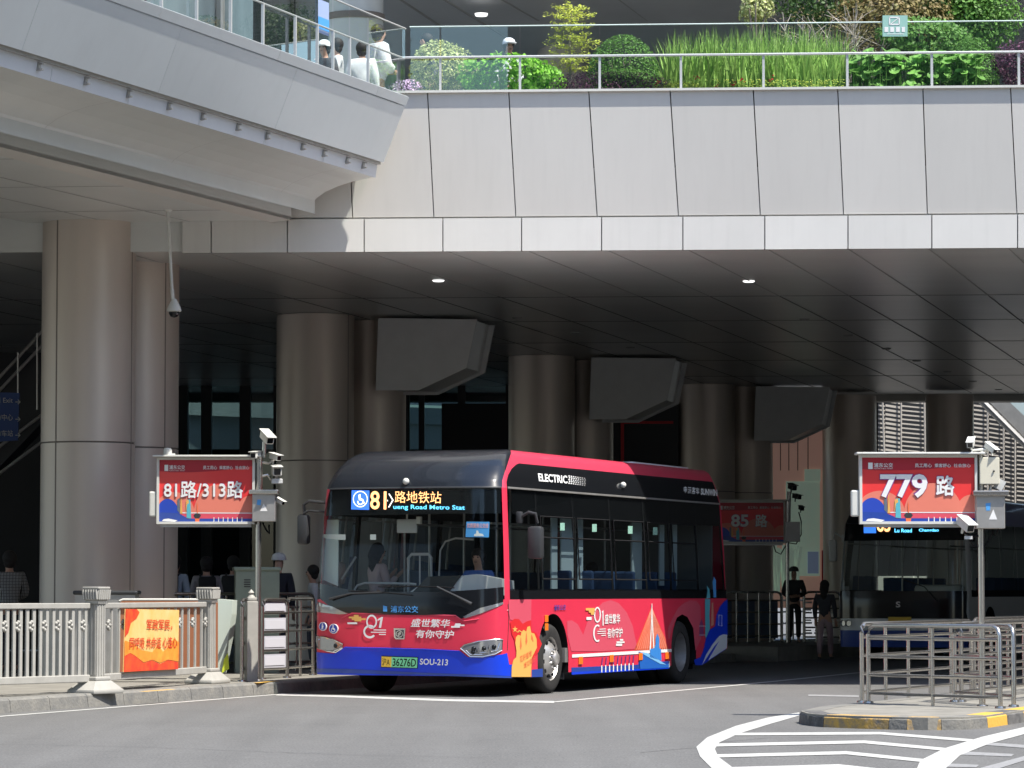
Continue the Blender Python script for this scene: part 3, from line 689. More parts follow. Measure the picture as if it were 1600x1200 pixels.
for x0, x1 in ((1378, 1386), (1408, 1408), (1444, 1447), (1543, 1543), (1568, 1568), (1586, 1586)):
    a, b = P(x0, 596, lou(x0) - 0.12), P(x1, 840, lou(x1) - 0.12); mb.tube(a, b, 0.028, 6)
child(mb, 'louvre_post', 'louvre', louv)
mb = MB(); mb.prism([P(1330, 900, 103.5), P(1800, 900, 103.5), P(1800, 560, 103.5), P(1330, 560, 103.5)], (0, 0.2, 0)); child(mb, 'wall', 'dark', louv)
mb = MB(); a, b = P(1525, 618, 97), P(1640, 733, 97); mb.path([a, b], 0.10, 8); mb.prism([P(1536, 618, 97.3), P(1650, 733, 97.3), P(1670, 715, 97.3), P(1560, 612, 97.3)], (0, .2, 0))
child(mb, 'stair_stringer', 'steel_dull', louv)
mb = MB(); mb.prism([P(1556, 610, 97.6), P(1680, 735, 97.6), P(1680, 560, 97.6), P(1556, 560, 97.6)], (0, .05, 0)); child(mb, 'glass_balustrade', mat('pale_glass', (0.42, 0.52, 0.54), 0.15), louv)

# buildings across the street behind the viewer (they shade and are mirrored in glass)
for (x, y, w, d, h, c, lb) in ((-62, -62, 66, 20, 32, (0.20, 0.19, 0.18), 'beige'), (30, -80, 90, 20, 45, (0.12, 0.14, 0.16), 'grey'), (84, 70, 20, 190, 44, (0.10, 0.095, 0.09), 'brown')):
    bd = empty('office_building', (x, y, 0), 0, lb + ' office block across the street with rows of dark windows', 'building')
    MB().box((0, 0, h / 2), (w, d, h)).build('wall', mat('facade_' + lb, c, 0.8, var=0.1), bd)
    w_ = MB()
    for fl in range(int(h / 3.6)):
        if abs(x) < 50: w_.box((0, d / 2 + 0.03, 2 + fl * 3.6), (w * 0.94, 0.06, 1.9))
        else: w_.box((-w / 2 - 0.03, 0, 2 + fl * 3.6), (0.06, d * 0.94, 1.9))
    w_.build('window_band', 'dark_glass', bd)

# ================================================================ BUS BODY SURFACE
def lerp_tab(t, x):
    if x <= t[0][0]: return t[0][1]
    for (a, fa), (b, fb) in zip(t, t[1:]):
        if x <= b: return fa + (fb - fa) * (x - a) / (b - a)
    return t[-1][1]
class Bus:
    TIN = [(0, .0), (1.3, .0), (2.0, .03), (2.8, .08), (3.0, .135), (3.1, .17), (3.18, .205), (3.25, .24), (3.30, .275), (3.34, .34), (3.36, .5)]
    FR = [(0, .05), (.25, .03), (.6, 0), (1.2, .01), (2.0, .07), (2.8, .17), (2.9, .22), (3.0, .31), (3.1, .43), (3.18, .56), (3.25, .72), (3.3, .88), (3.34, 1.08), (3.36, 1.5)]
    def __init__(s, origin, W=2.80, L=9.85, D=0.55, n=4.2):
        s.o = Vector(origin); s.W, s.L, s.D = W, L, D
        pl = []
        for k in range(161):
            ph = math.pi / 2 - math.pi * k / 160
            sn, cs = math.sin(ph), math.cos(ph)
            pl.append((W / 2 * (1 - math.copysign(abs(sn) ** (2 / n), sn)), D * (1 - abs(cs) ** (2 / n))))
        s.pl = pl; d = [0]
        for a, b in zip(pl, pl[1:]): d.append(d[-1] + math.hypot(a[0] - b[0], a[1] - b[1]))
        s.d = d; s.F = d[-1]
    def plan(s, a):           # a >= 0 right side ; 0..-F front ; < -F left side
        if a >= 0: return 0.0, s.D + a
        b = -a
        if b >= s.F: return s.W, s.D + (b - s.F)
        lo, hi = 0, len(s.d) - 1
        while hi - lo > 1:
            m = (lo + hi) // 2
            if s.d[m] <= b: lo = m
            else: hi = m
        t = (b - s.d[lo]) / max(1e-9, s.d[hi] - s.d[lo]); p, q = s.pl[lo], s.pl[hi]
        return p[0] + (q[0] - p[0]) * t, p[1] + (q[1] - p[1]) * t
    def loc(s, a, z):
        v, q = s.plan(a); ti = lerp_tab(s.TIN, z); fr = lerp_tab(s.FR, z)
        v = s.W / 2 + (v - s.W / 2) * (1 - 2 * ti / s.W)
        k = max(0.0, 1 - q / 3.0) ** 2
        rear = max(0.0, q - (s.L - 1.2)) / 1.2
        q = q + fr * k - rear * 0.10 * max(0, z - 0.5) / 2.8
        return Vector((q, v, z))      # local: x along bus, y to its left
    def nrm(s, a, z):
        e = 0.01; n = (s.loc(a + e, z) - s.loc(a - e, z)).cross(s.loc(a, z + e) - s.loc(a, z - e)); return n.normalized()
    def pt(s, a, z, off=0.0): return s.loc(a, z) + s.nrm(a, z) * off
    def wpt(s, a, z):
        p = s.loc(a, z); return s.o + U * p.x + V * p.y + Z * p.z
    def prep(s):
        s.tab = []
        for i in range(-int(s.F / .04) - 8, int((s.L - s.D) / .04) + 2):
            for j in range(5, 85):
                a, z = i * .04, j * .04
                if z > 3.355: continue
                s.tab.append((a, z, *proj(s.wpt(a, z))))
    def inv(s, px, py, side=None):
        best = None; bd = 1e9
        for a, z, x, y in s.tab:
            if side == 's' and a < -0.05: continue
            if side == 'f' and a > 0.1: continue
            d = (x - px) ** 2 + (y - py) ** 2
            if d < bd: bd = d; best = (a, z)
        a, z = best
        for _ in range(14):
            x0, y0 = proj(s.wpt(a, z)); e = .004; x1, y1 = proj(s.wpt(a + e, z)); x2, y2 = proj(s.wpt(a, z + e))
            j11, j12, j21, j22 = (x1 - x0) / e, (x2 - x0) / e, (y1 - y0) / e, (y2 - y0) / e; det = j11 * j22 - j12 * j21
            if abs(det) < 40: break
            dx, dy = px - x0, py - y0; da = (j22 * dx - j12 * dy) / det; dz = (-j21 * dx + j11 * dy) / det
            a += max(-.03, min(.03, da)); z = max(.2, min(3.35, z + max(-.03, min(.03, dz))))
        return (a, z)
    def patch(s, poly, off=0.0, step=0.10, th=0.0, mb=None):
        """poly in (a,z); cut on a grid, wrapped on the surface"""
        tri = tessellate_polygon([[Vector((a, z, 0)) for a, z in poly]])
        bm = bmesh.new(); vs = [bm.verts.new((a, z, 0)) for a, z in poly]
        for t in tri:
            try: bm.faces.new([vs[i] for i in t])
            except ValueError: pass
        amin, amax = min(p[0] for p in poly), max(p[0] for p in poly); zmin, zmax = min(p[1] for p in poly), max(p[1] for p in poly)
        cuts = []
        a = math.floor(amin / step) * step
        while a < amax:
            st = step * 0.5 if -s.F - .05 < a < .05 else step * 4
            a += st
            if amin < a < amax: cuts.append((Vector((a, 0, 0)), Vector((1, 0, 0))))
        z = zmin
        zs = [q for q, _ in s.TIN] + [q for q, _ in s.FR] + [1.6, 2.4, 2.6, 2.85, 2.95, 3.05, 3.14, 3.22]
        for q in sorted(set(zs)):
            if zmin < q < zmax: cuts.append((Vector((0, q, 0)), Vector((0, 1, 0))))
        for co, no in cuts:
            bmesh.ops.bisect_plane(bm, geom=list(bm.verts) + list(bm.edges) + list(bm.faces), plane_co=co, plane_no=no, dist=1e-5)
        bmesh.ops.remove_doubles(bm, verts=list(bm.verts), dist=1e-5)
        bm.verts.index_update(); mb = mb or MB()
        az = [(v.co.x, v.co.y) for v in bm.verts]
        mb.add([s.pt(a, z, off) for a, z in az], [[v.index for v in f.verts] for f in bm.faces]); bm.free()
        return mb
    def pxpoly(s, pts, side, conv=None): return [s.inv(x, y, side) for x, y in (([conv(x, y) for x, y in pts]) if conv else pts)]
def tagl(o, l): o['label'] = l; return o
def zA(x, y): return 780 + x * .23125, 880 + y * .23125      # reading scales of the enlarged photo views
def zB(x, y): return 820 + x * .20625, 930 + y * .20625
def zC(x, y): return 480 + x * .2125, 880 + y * .2125
def zD(x, y): return 480 + x * .2125, 680 + y * .2125
def zE(x, y): return 780 + x * .23125, 680 + y * .23125

def bus_shell(B, root, body, skirt, top_m, low=0.28, glass_top=2.80, waist=1.30, wheels=(2.03, 7.68), cut_rear=True):
    L, D, F = B.L, B.D, B.F
    def arch(c, r=.60): return [(c - D + r * math.cos(t), .50 + r * math.sin(t)) for t in [math.pi - math.pi * k / 20 for k in range(21)]]
    w1, w2 = wheels; zr = low + .22 if cut_rear else low
    side = [(-.0, low)] + [(w1 - D - .60, low)] + arch(w1) + [(w1 - D + .60, low), (w2 - D - .60, low)] + arch(w2) + [(w2 - D + .60, low), (w2 - D + .66, low), (L - D, zr), (L - D, waist), (0, waist)]
    B.patch(side, 0).build('side_panel', body, root, True)
    ls = [(-F - a, z) for a, z in side]
    B.patch(ls, 0).build('side_panel', body, root, True)
    # cant rail / roof shoulder
    for sg in (1, -1):
        q = [(0, glass_top), (L - D, glass_top), (L - D, 3.355), (0, 3.355)]
        q = [((a if sg > 0 else -F - a), z) for a, z in q]
        B.patch(q, 0).build('roof_shoulder', top_m, root, True)
    # roof top
    n = 40; ring = [B.loc(0 - F * k / n, 3.355) for k in range(n + 1)]
    rl = [B.loc(L - D, 3.355)] + ring + [B.loc(-F - (L - D), 3.355)]
    MB().poly(rl).build('roof', 'bus_white', root)
    # rear wall
    rr = [B.loc(L - D, z) for z in (zr, 1, 2, 2.8, 3.1, 3.25, 3.34, 3.355)] + [B.loc(-F - (L - D), z) for z in (3.355, 3.34, 3.25, 3.1, 2.8, 2, 1, zr)]
    MB().poly(rr).build('rear_wall', body, root)
    # underframe
    mb = MB(); mb.box((L / 2 + .15, B.W / 2, .42), (L - 1.2, B.W - .75, .16)); mb.box((.75, B.W / 2, .37), (.6, B.W - 0.5, .06)); mb.build('chassis', 'black', root)
    for c in wheels:
        for y in (.01, B.W - .01):
            sgn = 1 if y < 1 else -1; mb = MB(); n = 20; pts = [(c + .605 * math.cos(t), .50 + .605 * math.sin(t)) for t in [math.pi - math.pi * k / n for k in range(n + 1)]]
            pts = [(c - .605, low)] + pts + [(c + .605, low)]; n = len(pts)
            mb.add([(x, y, z) for x, z in pts] + [(x, y + sgn * .55, z) for x, z in pts], [(i, i + 1, n + i + 1, n + i) for i in range(n - 1)]); mb.build('wheel_arch_liner', 'black', root, True)
def wheel(root, x, y, out, r=.48, w=.28, dual=False):
    """out = -1: outer face toward local -y"""
    e = empty('wheel', (x, y, r), 0, parent=root)
    prof = [(.30, -w / 2), (.34, -w / 2 - .004), (r - .07, -w / 2 - .012), (r - .02, -w / 2 + .01), (r, -w / 2 + .045), (r, w / 2 - .045), (r - .02, w / 2 - .01), (r - .07, w / 2), (.30, w / 2)]
    if out > 0: prof = [(a, -h) for a, h in prof]
    MB().lathe(prof, axis='Y', n=48).build('tyre', 'rubber', e, True)
    o = out
    if not dual:
        pr = [(.30, o * w * .48), (.285, o * w * .40), (.27, o * w * .30), (.20, o * w * .50), (.145, o * w * .62), (.13, o * w * .60), (.10, o * w * .60), (.09, o * w * .80), (.07, o * w * .86), (0.001, o * w * .87)]
        MB().lathe(pr, axis='Y', n=40).build('rim', 'rim', e, True)
        h = MB(); b = MB()
        for k in range(10):
            t = 2 * math.pi * k / 10 + .15; c = Vector((.238 * math.cos(t), o * (w * .40 + .006), .238 * math.sin(t)))
            h.tube(c - Vector((0, o * .035, 0)), c + Vector((0, o * .008, 0)), .030, 10)
            t += .31; c = Vector((.122 * math.cos(t), o * w * .60, .122 * math.sin(t))); b.tube(c, c + Vector((0, o * .045, 0)), .016, 6)
        h.build('hand_holes', 'black', e); b.build('wheel_nuts', 'chrome', e)
    else:
        pr = [(.30, o * w * .46), (.285, o * w * .35), (.275, -o * w * .1), (.24, -o * w * .35), (.15, -o * w * .38), (.14, -o * w * .1), (.11, o * w * .05), (.001, o * w * .06)]
        MB().lathe(pr, axis='Y', n=40).build('rim', 'rim_dark', e, True)
    return e
def mirror(root, base, arm, head, hsize, m='grey_plastic', loop=False):
    e = empty('mirror', base, 0, parent=root)
    b = Vector((0, 0, 0)); arm = [Vector(p) - Vector(base) for p in arm]; head = Vector(head) - Vector(base)
    mb = MB(); mb.path(arm, .022, 8)
    if loop: mb.path([p + Vector((0, 0, -.13)) for p in arm[:2]] + [arm[-2] + Vector((0, 0, -.12)), arm[-1]], .018, 8); mb.box(b, (.07, .05, .26), bev=.015)
    else: mb.box(b, (.10, .08, .16), bev=.02)
    mb.build('arm', m, e, True)
    MB().box(head, hsize, bev=.045).build('housing', m, e, True)
    MB().box(head + Vector((hsize[0] / 2 + .002, 0, 0)), (.006, hsize[1] * .8, hsize[2] * .86)).build('mirror_glass', 'chrome', e)
    return e
def interior(root, B, seats, drv=True):
    W, L = B.W, B.L
    MB().box((L / 2 + .1, W / 2, .62), (L - .9, W - 1.25, .10)).build('floor', 'interior', root)
    MB().box((L / 2 + .3, W / 2, 2.93), (L - 1.3, W - .35, .05)).build('ceiling', 'light_plastic', root)
    for x, y in seats: mb = MB(); mb.box((x, y, .95), (.42, .42, .09), bev=.03); mb.box((x + .24, y, 1.33), (.08, .42, .75), bev=.03); mb.box((x, y, .78), (.25, .3, .3)); mb.build('seat', 'seat_fabric', root)
    mb = MB()
    for x in (2.3, 3.6, 4.9, 6.2, 7.4):
        mb.tube((x, .75, .65), (x, .75, 2.9), .018, 8); mb.tube((x + .3, W - .7, .65), (x + .3, W - .7, 2.9), .018, 8)
    mb.tube((1.6, .75, 2.35), (L - 1.2, .75, 2.35), .016, 8); mb.tube((1.6, W - .7, 2.35), (L - 1.2, W - .7, 2.35), .016, 8)
    mb.build('handrail', 'steel_dull', root)

# ================================================================ RED BUS
B1o = Vector((-0.175, 45.45, 0))
B = Bus(B1o); B.prep()
bus = empty('city_bus', B1o, R(90) - TH, 'red and blue electric city bus on route 81 standing at the stop', 'bus')
bus_shell(B, bus, 'bus_red', 'bus_blue', 'bus_redtop')
F, D, L = B.F, B.D, B.L
SP = lambda pts, conv=None: B.pxpoly(pts, 's', conv)
FP = lambda pts, conv=None: B.pxpoly(pts, 'f', conv)
def dec(name, m, poly, off, lab=None, parent=None):
    o = B.patch(poly, off).build(name, m, parent or bus, True)
    if lab: o['label'] = lab
    return o
# front lower base, pillars, header
low0 = .30
B.patch([(0, .28), (0, 1.30), (-F, 1.30), (-F, .28)][::-1], 0).build('front_panel', 'bus_red', bus, True)
B.patch([(0, 2.80), (0, 3.355), (-F, 3.355), (-F, 2.80)], 0).build('front_header', 'bus_redtop', bus, True)
def acol(px, py): return B.inv(px, py, 'f')[0]
ar0, ar1, ar2 = acol(788.5, 930), acol(786.5, 840), acol(784.0, 764)
al0, al1, al2 = acol(502, 905), acol(506.5, 840), acol(515.5, 768)
B.patch([(-.15, 1.30), (-.16, 2.0), (-.18, 2.80), (ar2, 2.80), (ar1, 2.1), (ar0, 1.30)], 0).build('front_pillar', 'bus_red', bus, True)
B.patch([(-F - .06, 1.30), (al0, 1.30), (al1, 2.1), (al2, 2.80), (-F - .03, 2.80)], 0).build('front_pillar', 'bus_red', bus, True)
ws = empty('windscreen', (0, 0, 0), 0, parent=bus)
B.patch([(ar0, 1.30), (ar1, 2.1), (ar2, 2.80), (al2, 2.80), (al1, 2.1), (al0, 1.30)], 0.0).build('glass', 'wind', ws, True)
# black upper zone of windscreen holding the display
dec('display_surround', 'gloss_black', FP([(514.5, 764), (783.5, 765), (783.8, 802), (508, 806)]), -.012, parent=ws)
dome = FP([(515, 763), (560, 764.5), (650, 765.5), (783.5, 765.5)])
dz = [z for _, z in dome]
dec('front_dome', 'dome_black', [(al2 - .10, 2.805), (ar2 + .004, 2.805), (ar2 + .025, 2.9), (ar2 + .075, 3.0), (ar2 + .16, 3.1), (ar2 + .25, 3.2), (ar2 + .31, 3.28), (ar2 + .33, 3.352), (-F - .30, 3.352), (-F - .24, 3.2), (-F - .12, 3.0)], .004)
B.patch([(al2 - .02, 2.795), (al2 - .02, 2.815), (ar2 - .01, 2.815), (ar2 - .01, 2.795)], .008).build('trim_line', 'grey_plastic', bus, True)
apron = FP([(97, 195), (98, 262), (190, 330), (310, 370), (560, 378), (1070, 385), (1135, 408), (1250, 362), (1440, 283), (1442, 175), (1240, 195), (1000, 210), (700, 212), (400, 205), (250, 185), (160, 160), (104, 135)], zC)
dec('front_apron', 'gloss_black', apron, .005)
bl = FP([(75, 620), (90, 645), (200, 665), (280, 615), (560, 622), (860, 630), (1125, 645), (1180, 690), (1290, 690), (1440, 668), (1468, 660), (1497, 832), (1380, 822), (800, 800), (300, 775), (78, 770)], zC)
dec('front_bumper', 'bus_blue', bl, .006); B.patch([(-.02, .28), (-.02, .43), (-F + .02, .43), (-F + .02, .28)], .0045).build('bumper_base', 'bus_blue', bus, True)
dec('bumper_lip', 'bus_navy', FP([(80, 772), (300, 777), (800, 802), (1380, 824), (1496, 834), (1500, 845), (1300, 838), (800, 818), (130, 796)], zC), .010)
cr = FP([(280, 618), (560, 624), (860, 632), (1125, 647)], zC)
mb = MB(); mb.path([B.pt(a, z, .012) for a, z in cr], .006, 6); mb.build('crease_line', 'bus_blue', bus, True)
cr = FP([(80, 300), (190, 395), (250, 410), (330, 368), (1090, 384), (1150, 425), (1250, 412), (1475, 345)], zC)
mb = MB(); mb.path([B.pt(a, z, .008) for a, z in cr], .007, 6); mb.build('crease_line', 'bus_redtop', bus, True)
mb = MB(); mb.path([B.pt(a, z, .006) for a, z in FP([(1475, 300), (1480, 400), (1470, 640)], zC)], .004, 6); mb.build('panel_gap', 'joint', bus, True)
# light strips and headlights
for pts in ([(1145, 395), (1270, 330), (1438, 285), (1440, 300), (1270, 372), (1165, 405)], [(97, 270), (190, 320), (300, 372), (240, 376), (160, 335), (98, 290)]):
    dec('light_strip', 'lens', FP(pts, zC), .009)
def headlamp(pts, inner):
    o = dec('headlight', 'lens', FP(pts, zC), .012)
    poly = FP(pts, zC); mb = MB(); mb.path([B.pt(a, z, .016) for a, z in poly + poly[:1]], .008, 6); mb.build('bezel', 'chrome', o, True)
    mb = MB()
    for q in inner: pp = FP(q, zC); mb.path([B.pt(a, z, .018) for a, z in pp], .007, 6)
    mb.build('reflector_edge', 'led_white' if False else 'chrome', o, True)
    for q in inner:
        mb = MB(); cx = sum(p[0] for p in q) / len(q); cy = sum(p[1] for p in q) / len(q); a, z = B.inv(*zC(cx, cy - 6), 'f'); mb.ball(B.pt(a, z, .0), .035, 8); mb.build('lamp_unit', 'gloss_black', o, True)
headlamp([(1130, 625), (1160, 600), (1260, 575), (1400, 558), (1432, 562), (1428, 640), (1380, 668), (1290, 688), (1200, 686)],
         [[(1170, 640), (1200, 670), (1290, 672)], [(1255, 620), (1270, 660), (1330, 655), (1345, 600)], [(1335, 605), (1350, 650), (1395, 640), (1410, 590)], [(1180, 640), (1240, 615), (1250, 655)]])
headlamp([(78, 528), (120, 540), (200, 562), (268, 595), (262, 625), (215, 655), (150, 645), (82, 622)],
         [[(95, 560), (110, 620), (150, 615)], [(145, 590), (160, 625), (190, 600)], [(180, 590), (205, 640), (250, 610)], [(90, 600), (200, 648), (255, 622)]])
# side glass band
def gpane(a0, a1, z0=1.42, z1=2.80): B.patch([(a0, z0), (a1, z0), (a1, z1), (a0, z1)], 0).build('window', 'tint', bus, True)
s_px = [797, 842, 900, 957, 1010, 1048, 1090, 1136]
sa = [B.inv(x, 860, 's')[0] for x in s_px]; sa[0] = -.17; sa[-1] = L - D - .03
for a0, a1 in zip(sa, sa[1:]): gpane(a0 + .012, a1 - .012)
for a0, a1 in zip(sa, sa[1:]): B.patch([(-F - a0 - .012, 1.42), (-F - a1 + .012, 1.42), (-F - a1 + .012, 2.8), (-F - a0 - .012, 2.8)], 0).build('window', 'tint', bus, True)
mb = MB(); B.patch([(-.16, 1.30), (L - D, 1.30), (L - D, 1.44), (-.16, 1.44)], 0, mb=mb); B.patch([(-F - .05, 1.30), (-F - L + D, 1.30), (-F - L + D, 1.44), (-F - .05, 1.44)], 0, mb=mb)
mb.build('window_sill_band', 'gloss_black', bus, True)
mb = MB()
for a in sa[1:-1] + [sa[-1] - .03]:
    for f in (lambda q: q, lambda q: -F - q):
        B.patch([(f(a - .05), 1.42), (f(a + .05), 1.42), (f(a + .05), 2.8), (f(a - .05), 2.8)], -.02, mb=mb)
for f in (lambda q: q, lambda q: -F - q): B.patch([(f(.05), 2.45), (f(L - D), 2.45), (f(L - D), 2.8), (f(.05), 2.8)], -.025, mb=mb)
mb.build('window_frames', 'black', bus, True)
mb = MB()   # opening window surrounds
for i in (1, 2, 3, 4, 5):
    a0, a1 = sa[i] + .09, sa[i + 1] - .09
    for z0, z1 in ((1.58, 2.44),):
        pts = [(a0, z0), (a0, z1), (a1, z1), (a1, z0), (a0, z0)]
        mb.path([B.pt(a, z, .006) for a, z in pts], .012, 5); mb.path([B.pt(a0, 2.15, .006), B.pt(a1, 2.15, .006)], .012, 5)
mb.build('opening_window_frame', 'black', bus)
mb = MB()
for i, py in ((1, 823), (2, 825), (3, 828), (4, 830)):
    x = (878, 928, 984, 1023)[i - 1]; pp = SP([(x - 3.5, py - 6), (x + 3.5, py - 6), (x + 3.5, py + 6), (x - 3.5, py + 6)]); B.patch(pp, .008, mb=mb)
mb.build('window_sticker', 'sticker_green', bus)
# black cant panel with the lettering, red corner sweep
cant = [(-.18, 2.83), (-.175, 2.88), (-.10, 2.98), (.06, 3.07), (B.inv(806, 723.5, 's')[0], 3.135), (.45, 3.155), (L - D - .06, 3.155), (L - D - .06, 2.80), (-.18, 2.80)]
dec('cant_panel', 'gloss_black', cant, .004)
mb = MB(); B.patch([(-.17, 2.79), (L - D - .05, 2.79), (L - D - .05, 2.815), (-.17, 2.815)], .010, mb=mb); mb.build('gutter_trim', 'steel_dull', bus)
def stext(body, quad_px, side, m, name, off=.009, bold=.02, conv=None, parent=None, lean=0):
    """quad_px = bottom-left, bottom-right, top-left, top-right in picture px"""
    q = [B.inv(*(conv(x, y) if conv else (x, y)), side) for x, y in quad_px]
    def fn(u, v):
        a = (q[0][0] * (1 - u) + q[1][0] * u) * (1 - v) + (q[2][0] * (1 - u) + q[3][0] * u) * v
        z = (q[0][1] * (1 - u) + q[1][1] * u) * (1 - v) + (q[2][1] * (1 - u) + q[3][1] * u) * v
        return B.pt(a, z, off)
    mb = MB(); text_on(mb, body, fn, bold); return mb.build(name, m, parent or bus)
stext('ELECTRIC', [(265, 312), (458, 328), (258, 258), (455, 275)], 's', 'white', 'lettering', conv=zE, bold=.03)
mb = MB()
for k in range(8):
    for j in range(5):
        x = 468 + k * 15 + (4 if j % 2 else 0); y = 277 + j * 12 + k * 2.2; r = 6 - k * .45; pp = SP([(x - r, y), (x, y - r), (x + r, y), (x, y + r)], zE)
        B.patch(pp, .009, mb=mb)
mb.build('dot_pattern', 'white', bus)
stext('申沃客车', [(1243, 392), (1348, 402), (1243, 345), (1348, 356)], 's', 'white', 'lettering', conv=zE, bold=.02)
stext('SUNWIN', [(1358, 404), (1470, 413), (1358, 360), (1470, 369)], 's', 'white', 'lettering', conv=zE, bold=.05)
# roof pods at the rear
mb = MB(); mb.box((7.9, .62, 3.35), (2.6, .4, .05), bev=.02); mb.build('roof_unit', 'bus_white', bus)
# side cameras, lamps
a, z = B.inv(*zE(825, 340), 's'); MB().ball(B.pt(a, z, .03), .045, 10).build('side_camera', 'white_metal', bus, True)
a, z = B.inv(*zD(732, 347), 'f'); MB().ball(B.pt(a, z, .03), .045, 10).build('roof_camera', 'white_metal', bus, True)
for x, y in ((417, 495), (652, 480), (872, 465), (1072, 458)):
    a, z = B.inv(*zB(x, y), 's'); mb = MB(); mb.box(B.pt(a, z, .012), (.15, .02, .11), bev=.008); o = mb.build('side_lamp', 'lamp_orange', bus)
for x, y in ((158, 178), (158, 242)):
    a, z = B.inv(*zB(x, y), 's'); MB().box(B.pt(a, z, .012), (.11, .02, .10), bev=.008).build('side_lamp', 'lamp_orange', bus)
# ---- livery on the right side
o1, o2, o3, o4 = .004, .0075, .011, .0145
dec('livery_hill', 'bus_pink', SP([(352, 425), (320, 300), (318, 195), (355, 190), (400, 220), (440, 300), (470, 205), (520, 115), (590, 55), (650, 36), (710, 60), (770, 130), (815, 230), (840, 350), (852, 405), (600, 425)], zB), o1)
dec('livery_hill', 'bus_pink', SP([(1082, 250), (1120, 170), (1160, 95), (1210, 55), (1250, 38), (1300, 45), (1330, 85), (1335, 330), (1290, 420), (1275, 250), (1230, 165), (1190, 145), (1150, 170), (1115, 240), (1095, 330), (1084, 330)], zB), o1)
dec('livery_cable_fan', mat('cable_orange', (0.72, 0.12, 0.055), 0.34, coat=.4), SP([(958, 90), (1020, 230), (1084, 405), (905, 418), (828, 412), (895, 250)], zB), o1)
M['cable_line'] = mat('cable_line', (0.85, 0.35, 0.25), 0.4)
mb = MB()
for k in range(7):
    for sx, ex in ((-1, 835), (1, 1082)):
        x1 = 958 + (ex - 958) * (k + 1) / 7.5; B.patch(SP([(958, 92), (960, 92), (x1 + 1.5, 412), (x1 - 1.5, 412)], zB), o2, mb=mb)
mb.build('livery_cables', 'cable_line', bus)
dec('livery_hill', mat('hill_orange', (0.74, 0.16, 0.09), .34, coat=.4), SP([(885, 405), (905, 320), (945, 260), (985, 240), (1030, 260), (1060, 320), (1075, 400)], zB), .0055)
mb = MB(); B.patch(SP([(956, 62), (960, 62), (962, 150), (976, 400), (968, 402), (957, 200), (950, 415), (940, 415), (953, 180)], zB), o3, mb=mb); mb.build('livery_mast', 'white', bus)
dec('livery_stripe', 'white', SP([(355, 449), (730, 428), (1108, 407), (1108, 430), (730, 452), (355, 473)], zB), o2)
dec('livery_quay', 'bus_navy', SP([(352, 548), (858, 526), (860, 505), (1092, 500), (1092, 556), (352, 602)], zB), o1)
dec('livery_quay', 'bus_blue', SP([(352, 582), (700, 566), (1092, 545), (1092, 556), (352, 602)], zB), o2)
mb = MB(); m2 = MB()
for k in range(9):
    x = 578 + k * 29.6; x2 = x + 7; t = k * 2.2
    B.patch(SP([(x - 4, 585 - t), (x + 4, 585 - t), (x + 4, 532 - t), (x - 4, 532 - t)], zB), o3, mb=mb)
    B.patch(SP([(x - 2, 532 - t), (x + 2, 532 - t), (x2 + 2, 468 - t), (x2 - 2, 468 - t)], zB), o3, mb=m2)
mb.build('livery_pier', 'white', bus); m2.build('livery_pier', 'bus_navy', bus)
mb = MB(); B.patch(SP([(1086, 545), (1094, 545), (1094, 500), (1088, 500)], zB), o3, mb=mb); mb.build('livery_pier', 'white', bus)
dec('livery_ship', mat('ship_blue', (0.02, 0.13, 0.50), .35, coat=.4), SP([(857, 427), (930, 440), (945, 470), (1000, 490), (1060, 525), (1085, 520), (1092, 548), (870, 560)], zB), o3)
dec('livery_ship', mat('ship_light', (0.22, 0.52, 0.85), .35, coat=.4), SP([(857, 427), (930, 441), (990, 478), (1065, 526), (1020, 520), (930, 470)], zB), o4)
dec('livery_ship', mat('ship_mid', (0.05, 0.25, 0.68), .35, coat=.4), SP([(940, 470), (945, 408), (975, 400), (985, 370), (985, 325), (998, 290), (1012, 325), (1012, 400), (1025, 410), (1030, 495), (1000, 488)], zB), o4)
# 81 logo on the side
def ring(mb, cx, cy, rx, ry, w, conv, side, off, t0=0, t1=360, asp=1.0):
    n = 26; pts = []
    for k in range(n + 1):
        t = R(t0 + (t1 - t0) * k / n); pts.append((cx + rx * math.cos(t), cy + ry * math.sin(t)))
    inn = []
    for k in range(n + 1):
        t = R(t0 + (t1 - t0) * k / n); inn.append((cx + (rx - w) * math.cos(t), cy + (ry - w * 1.25) * math.sin(t)))
    po = B.pxpoly(pts, side, conv); pi = B.pxpoly(inn, side, conv)
    mb.add([B.pt(a, z, off) for a, z in po + pi], [(i, i + 1, n + 2 + i, n + 1 + i) for i in range(n)])
mb = MB(); ring(mb, 545, 148, 26, 60, 9, zB, 's', o3); ring(mb, 545, 288, 32, 66, 10, zB, 's', o3, 60, 300)
B.patch(SP([(578, 125), (590, 112), (592, 230), (584, 230), (583, 135)], zB), o3, mb=mb)
for y, x0 in ((255, 560), (272, 545), (288, 545), (303, 575)): B.patch(SP([(x0, y), (608, y - 3), (608, y + 3), (x0, y + 6)], zB), o3, mb=mb)
mb.build('livery_emblem', 'white', bus)
def cloud(pts, m, conv, side, off=o3):
    mb = MB()
    for x0, x1, y0, y1 in pts: B.patch(B.pxpoly([(x0, y1), (x1, y1), (x1, y0), (x0, y0)], side, conv), off, mb=mb)
    mb.build('livery_cloud', m, bus)
cloud([(457, 525, 97, 116), (480, 530, 116, 132), (495, 525, 132, 148)], 'gold', zB, 's'); cloud([(462, 500, 165, 187)], 'white', zB, 's')
cloud([(690, 750, 350, 362), (686, 732, 366, 384), (715, 740, 332, 345)], 'white', zB, 's')
stext('盛世繁华', [(600, 218), (716, 215), (600, 142), (716, 140)], 's', 'white', 'lettering', off=o3, bold=.02, conv=zB)
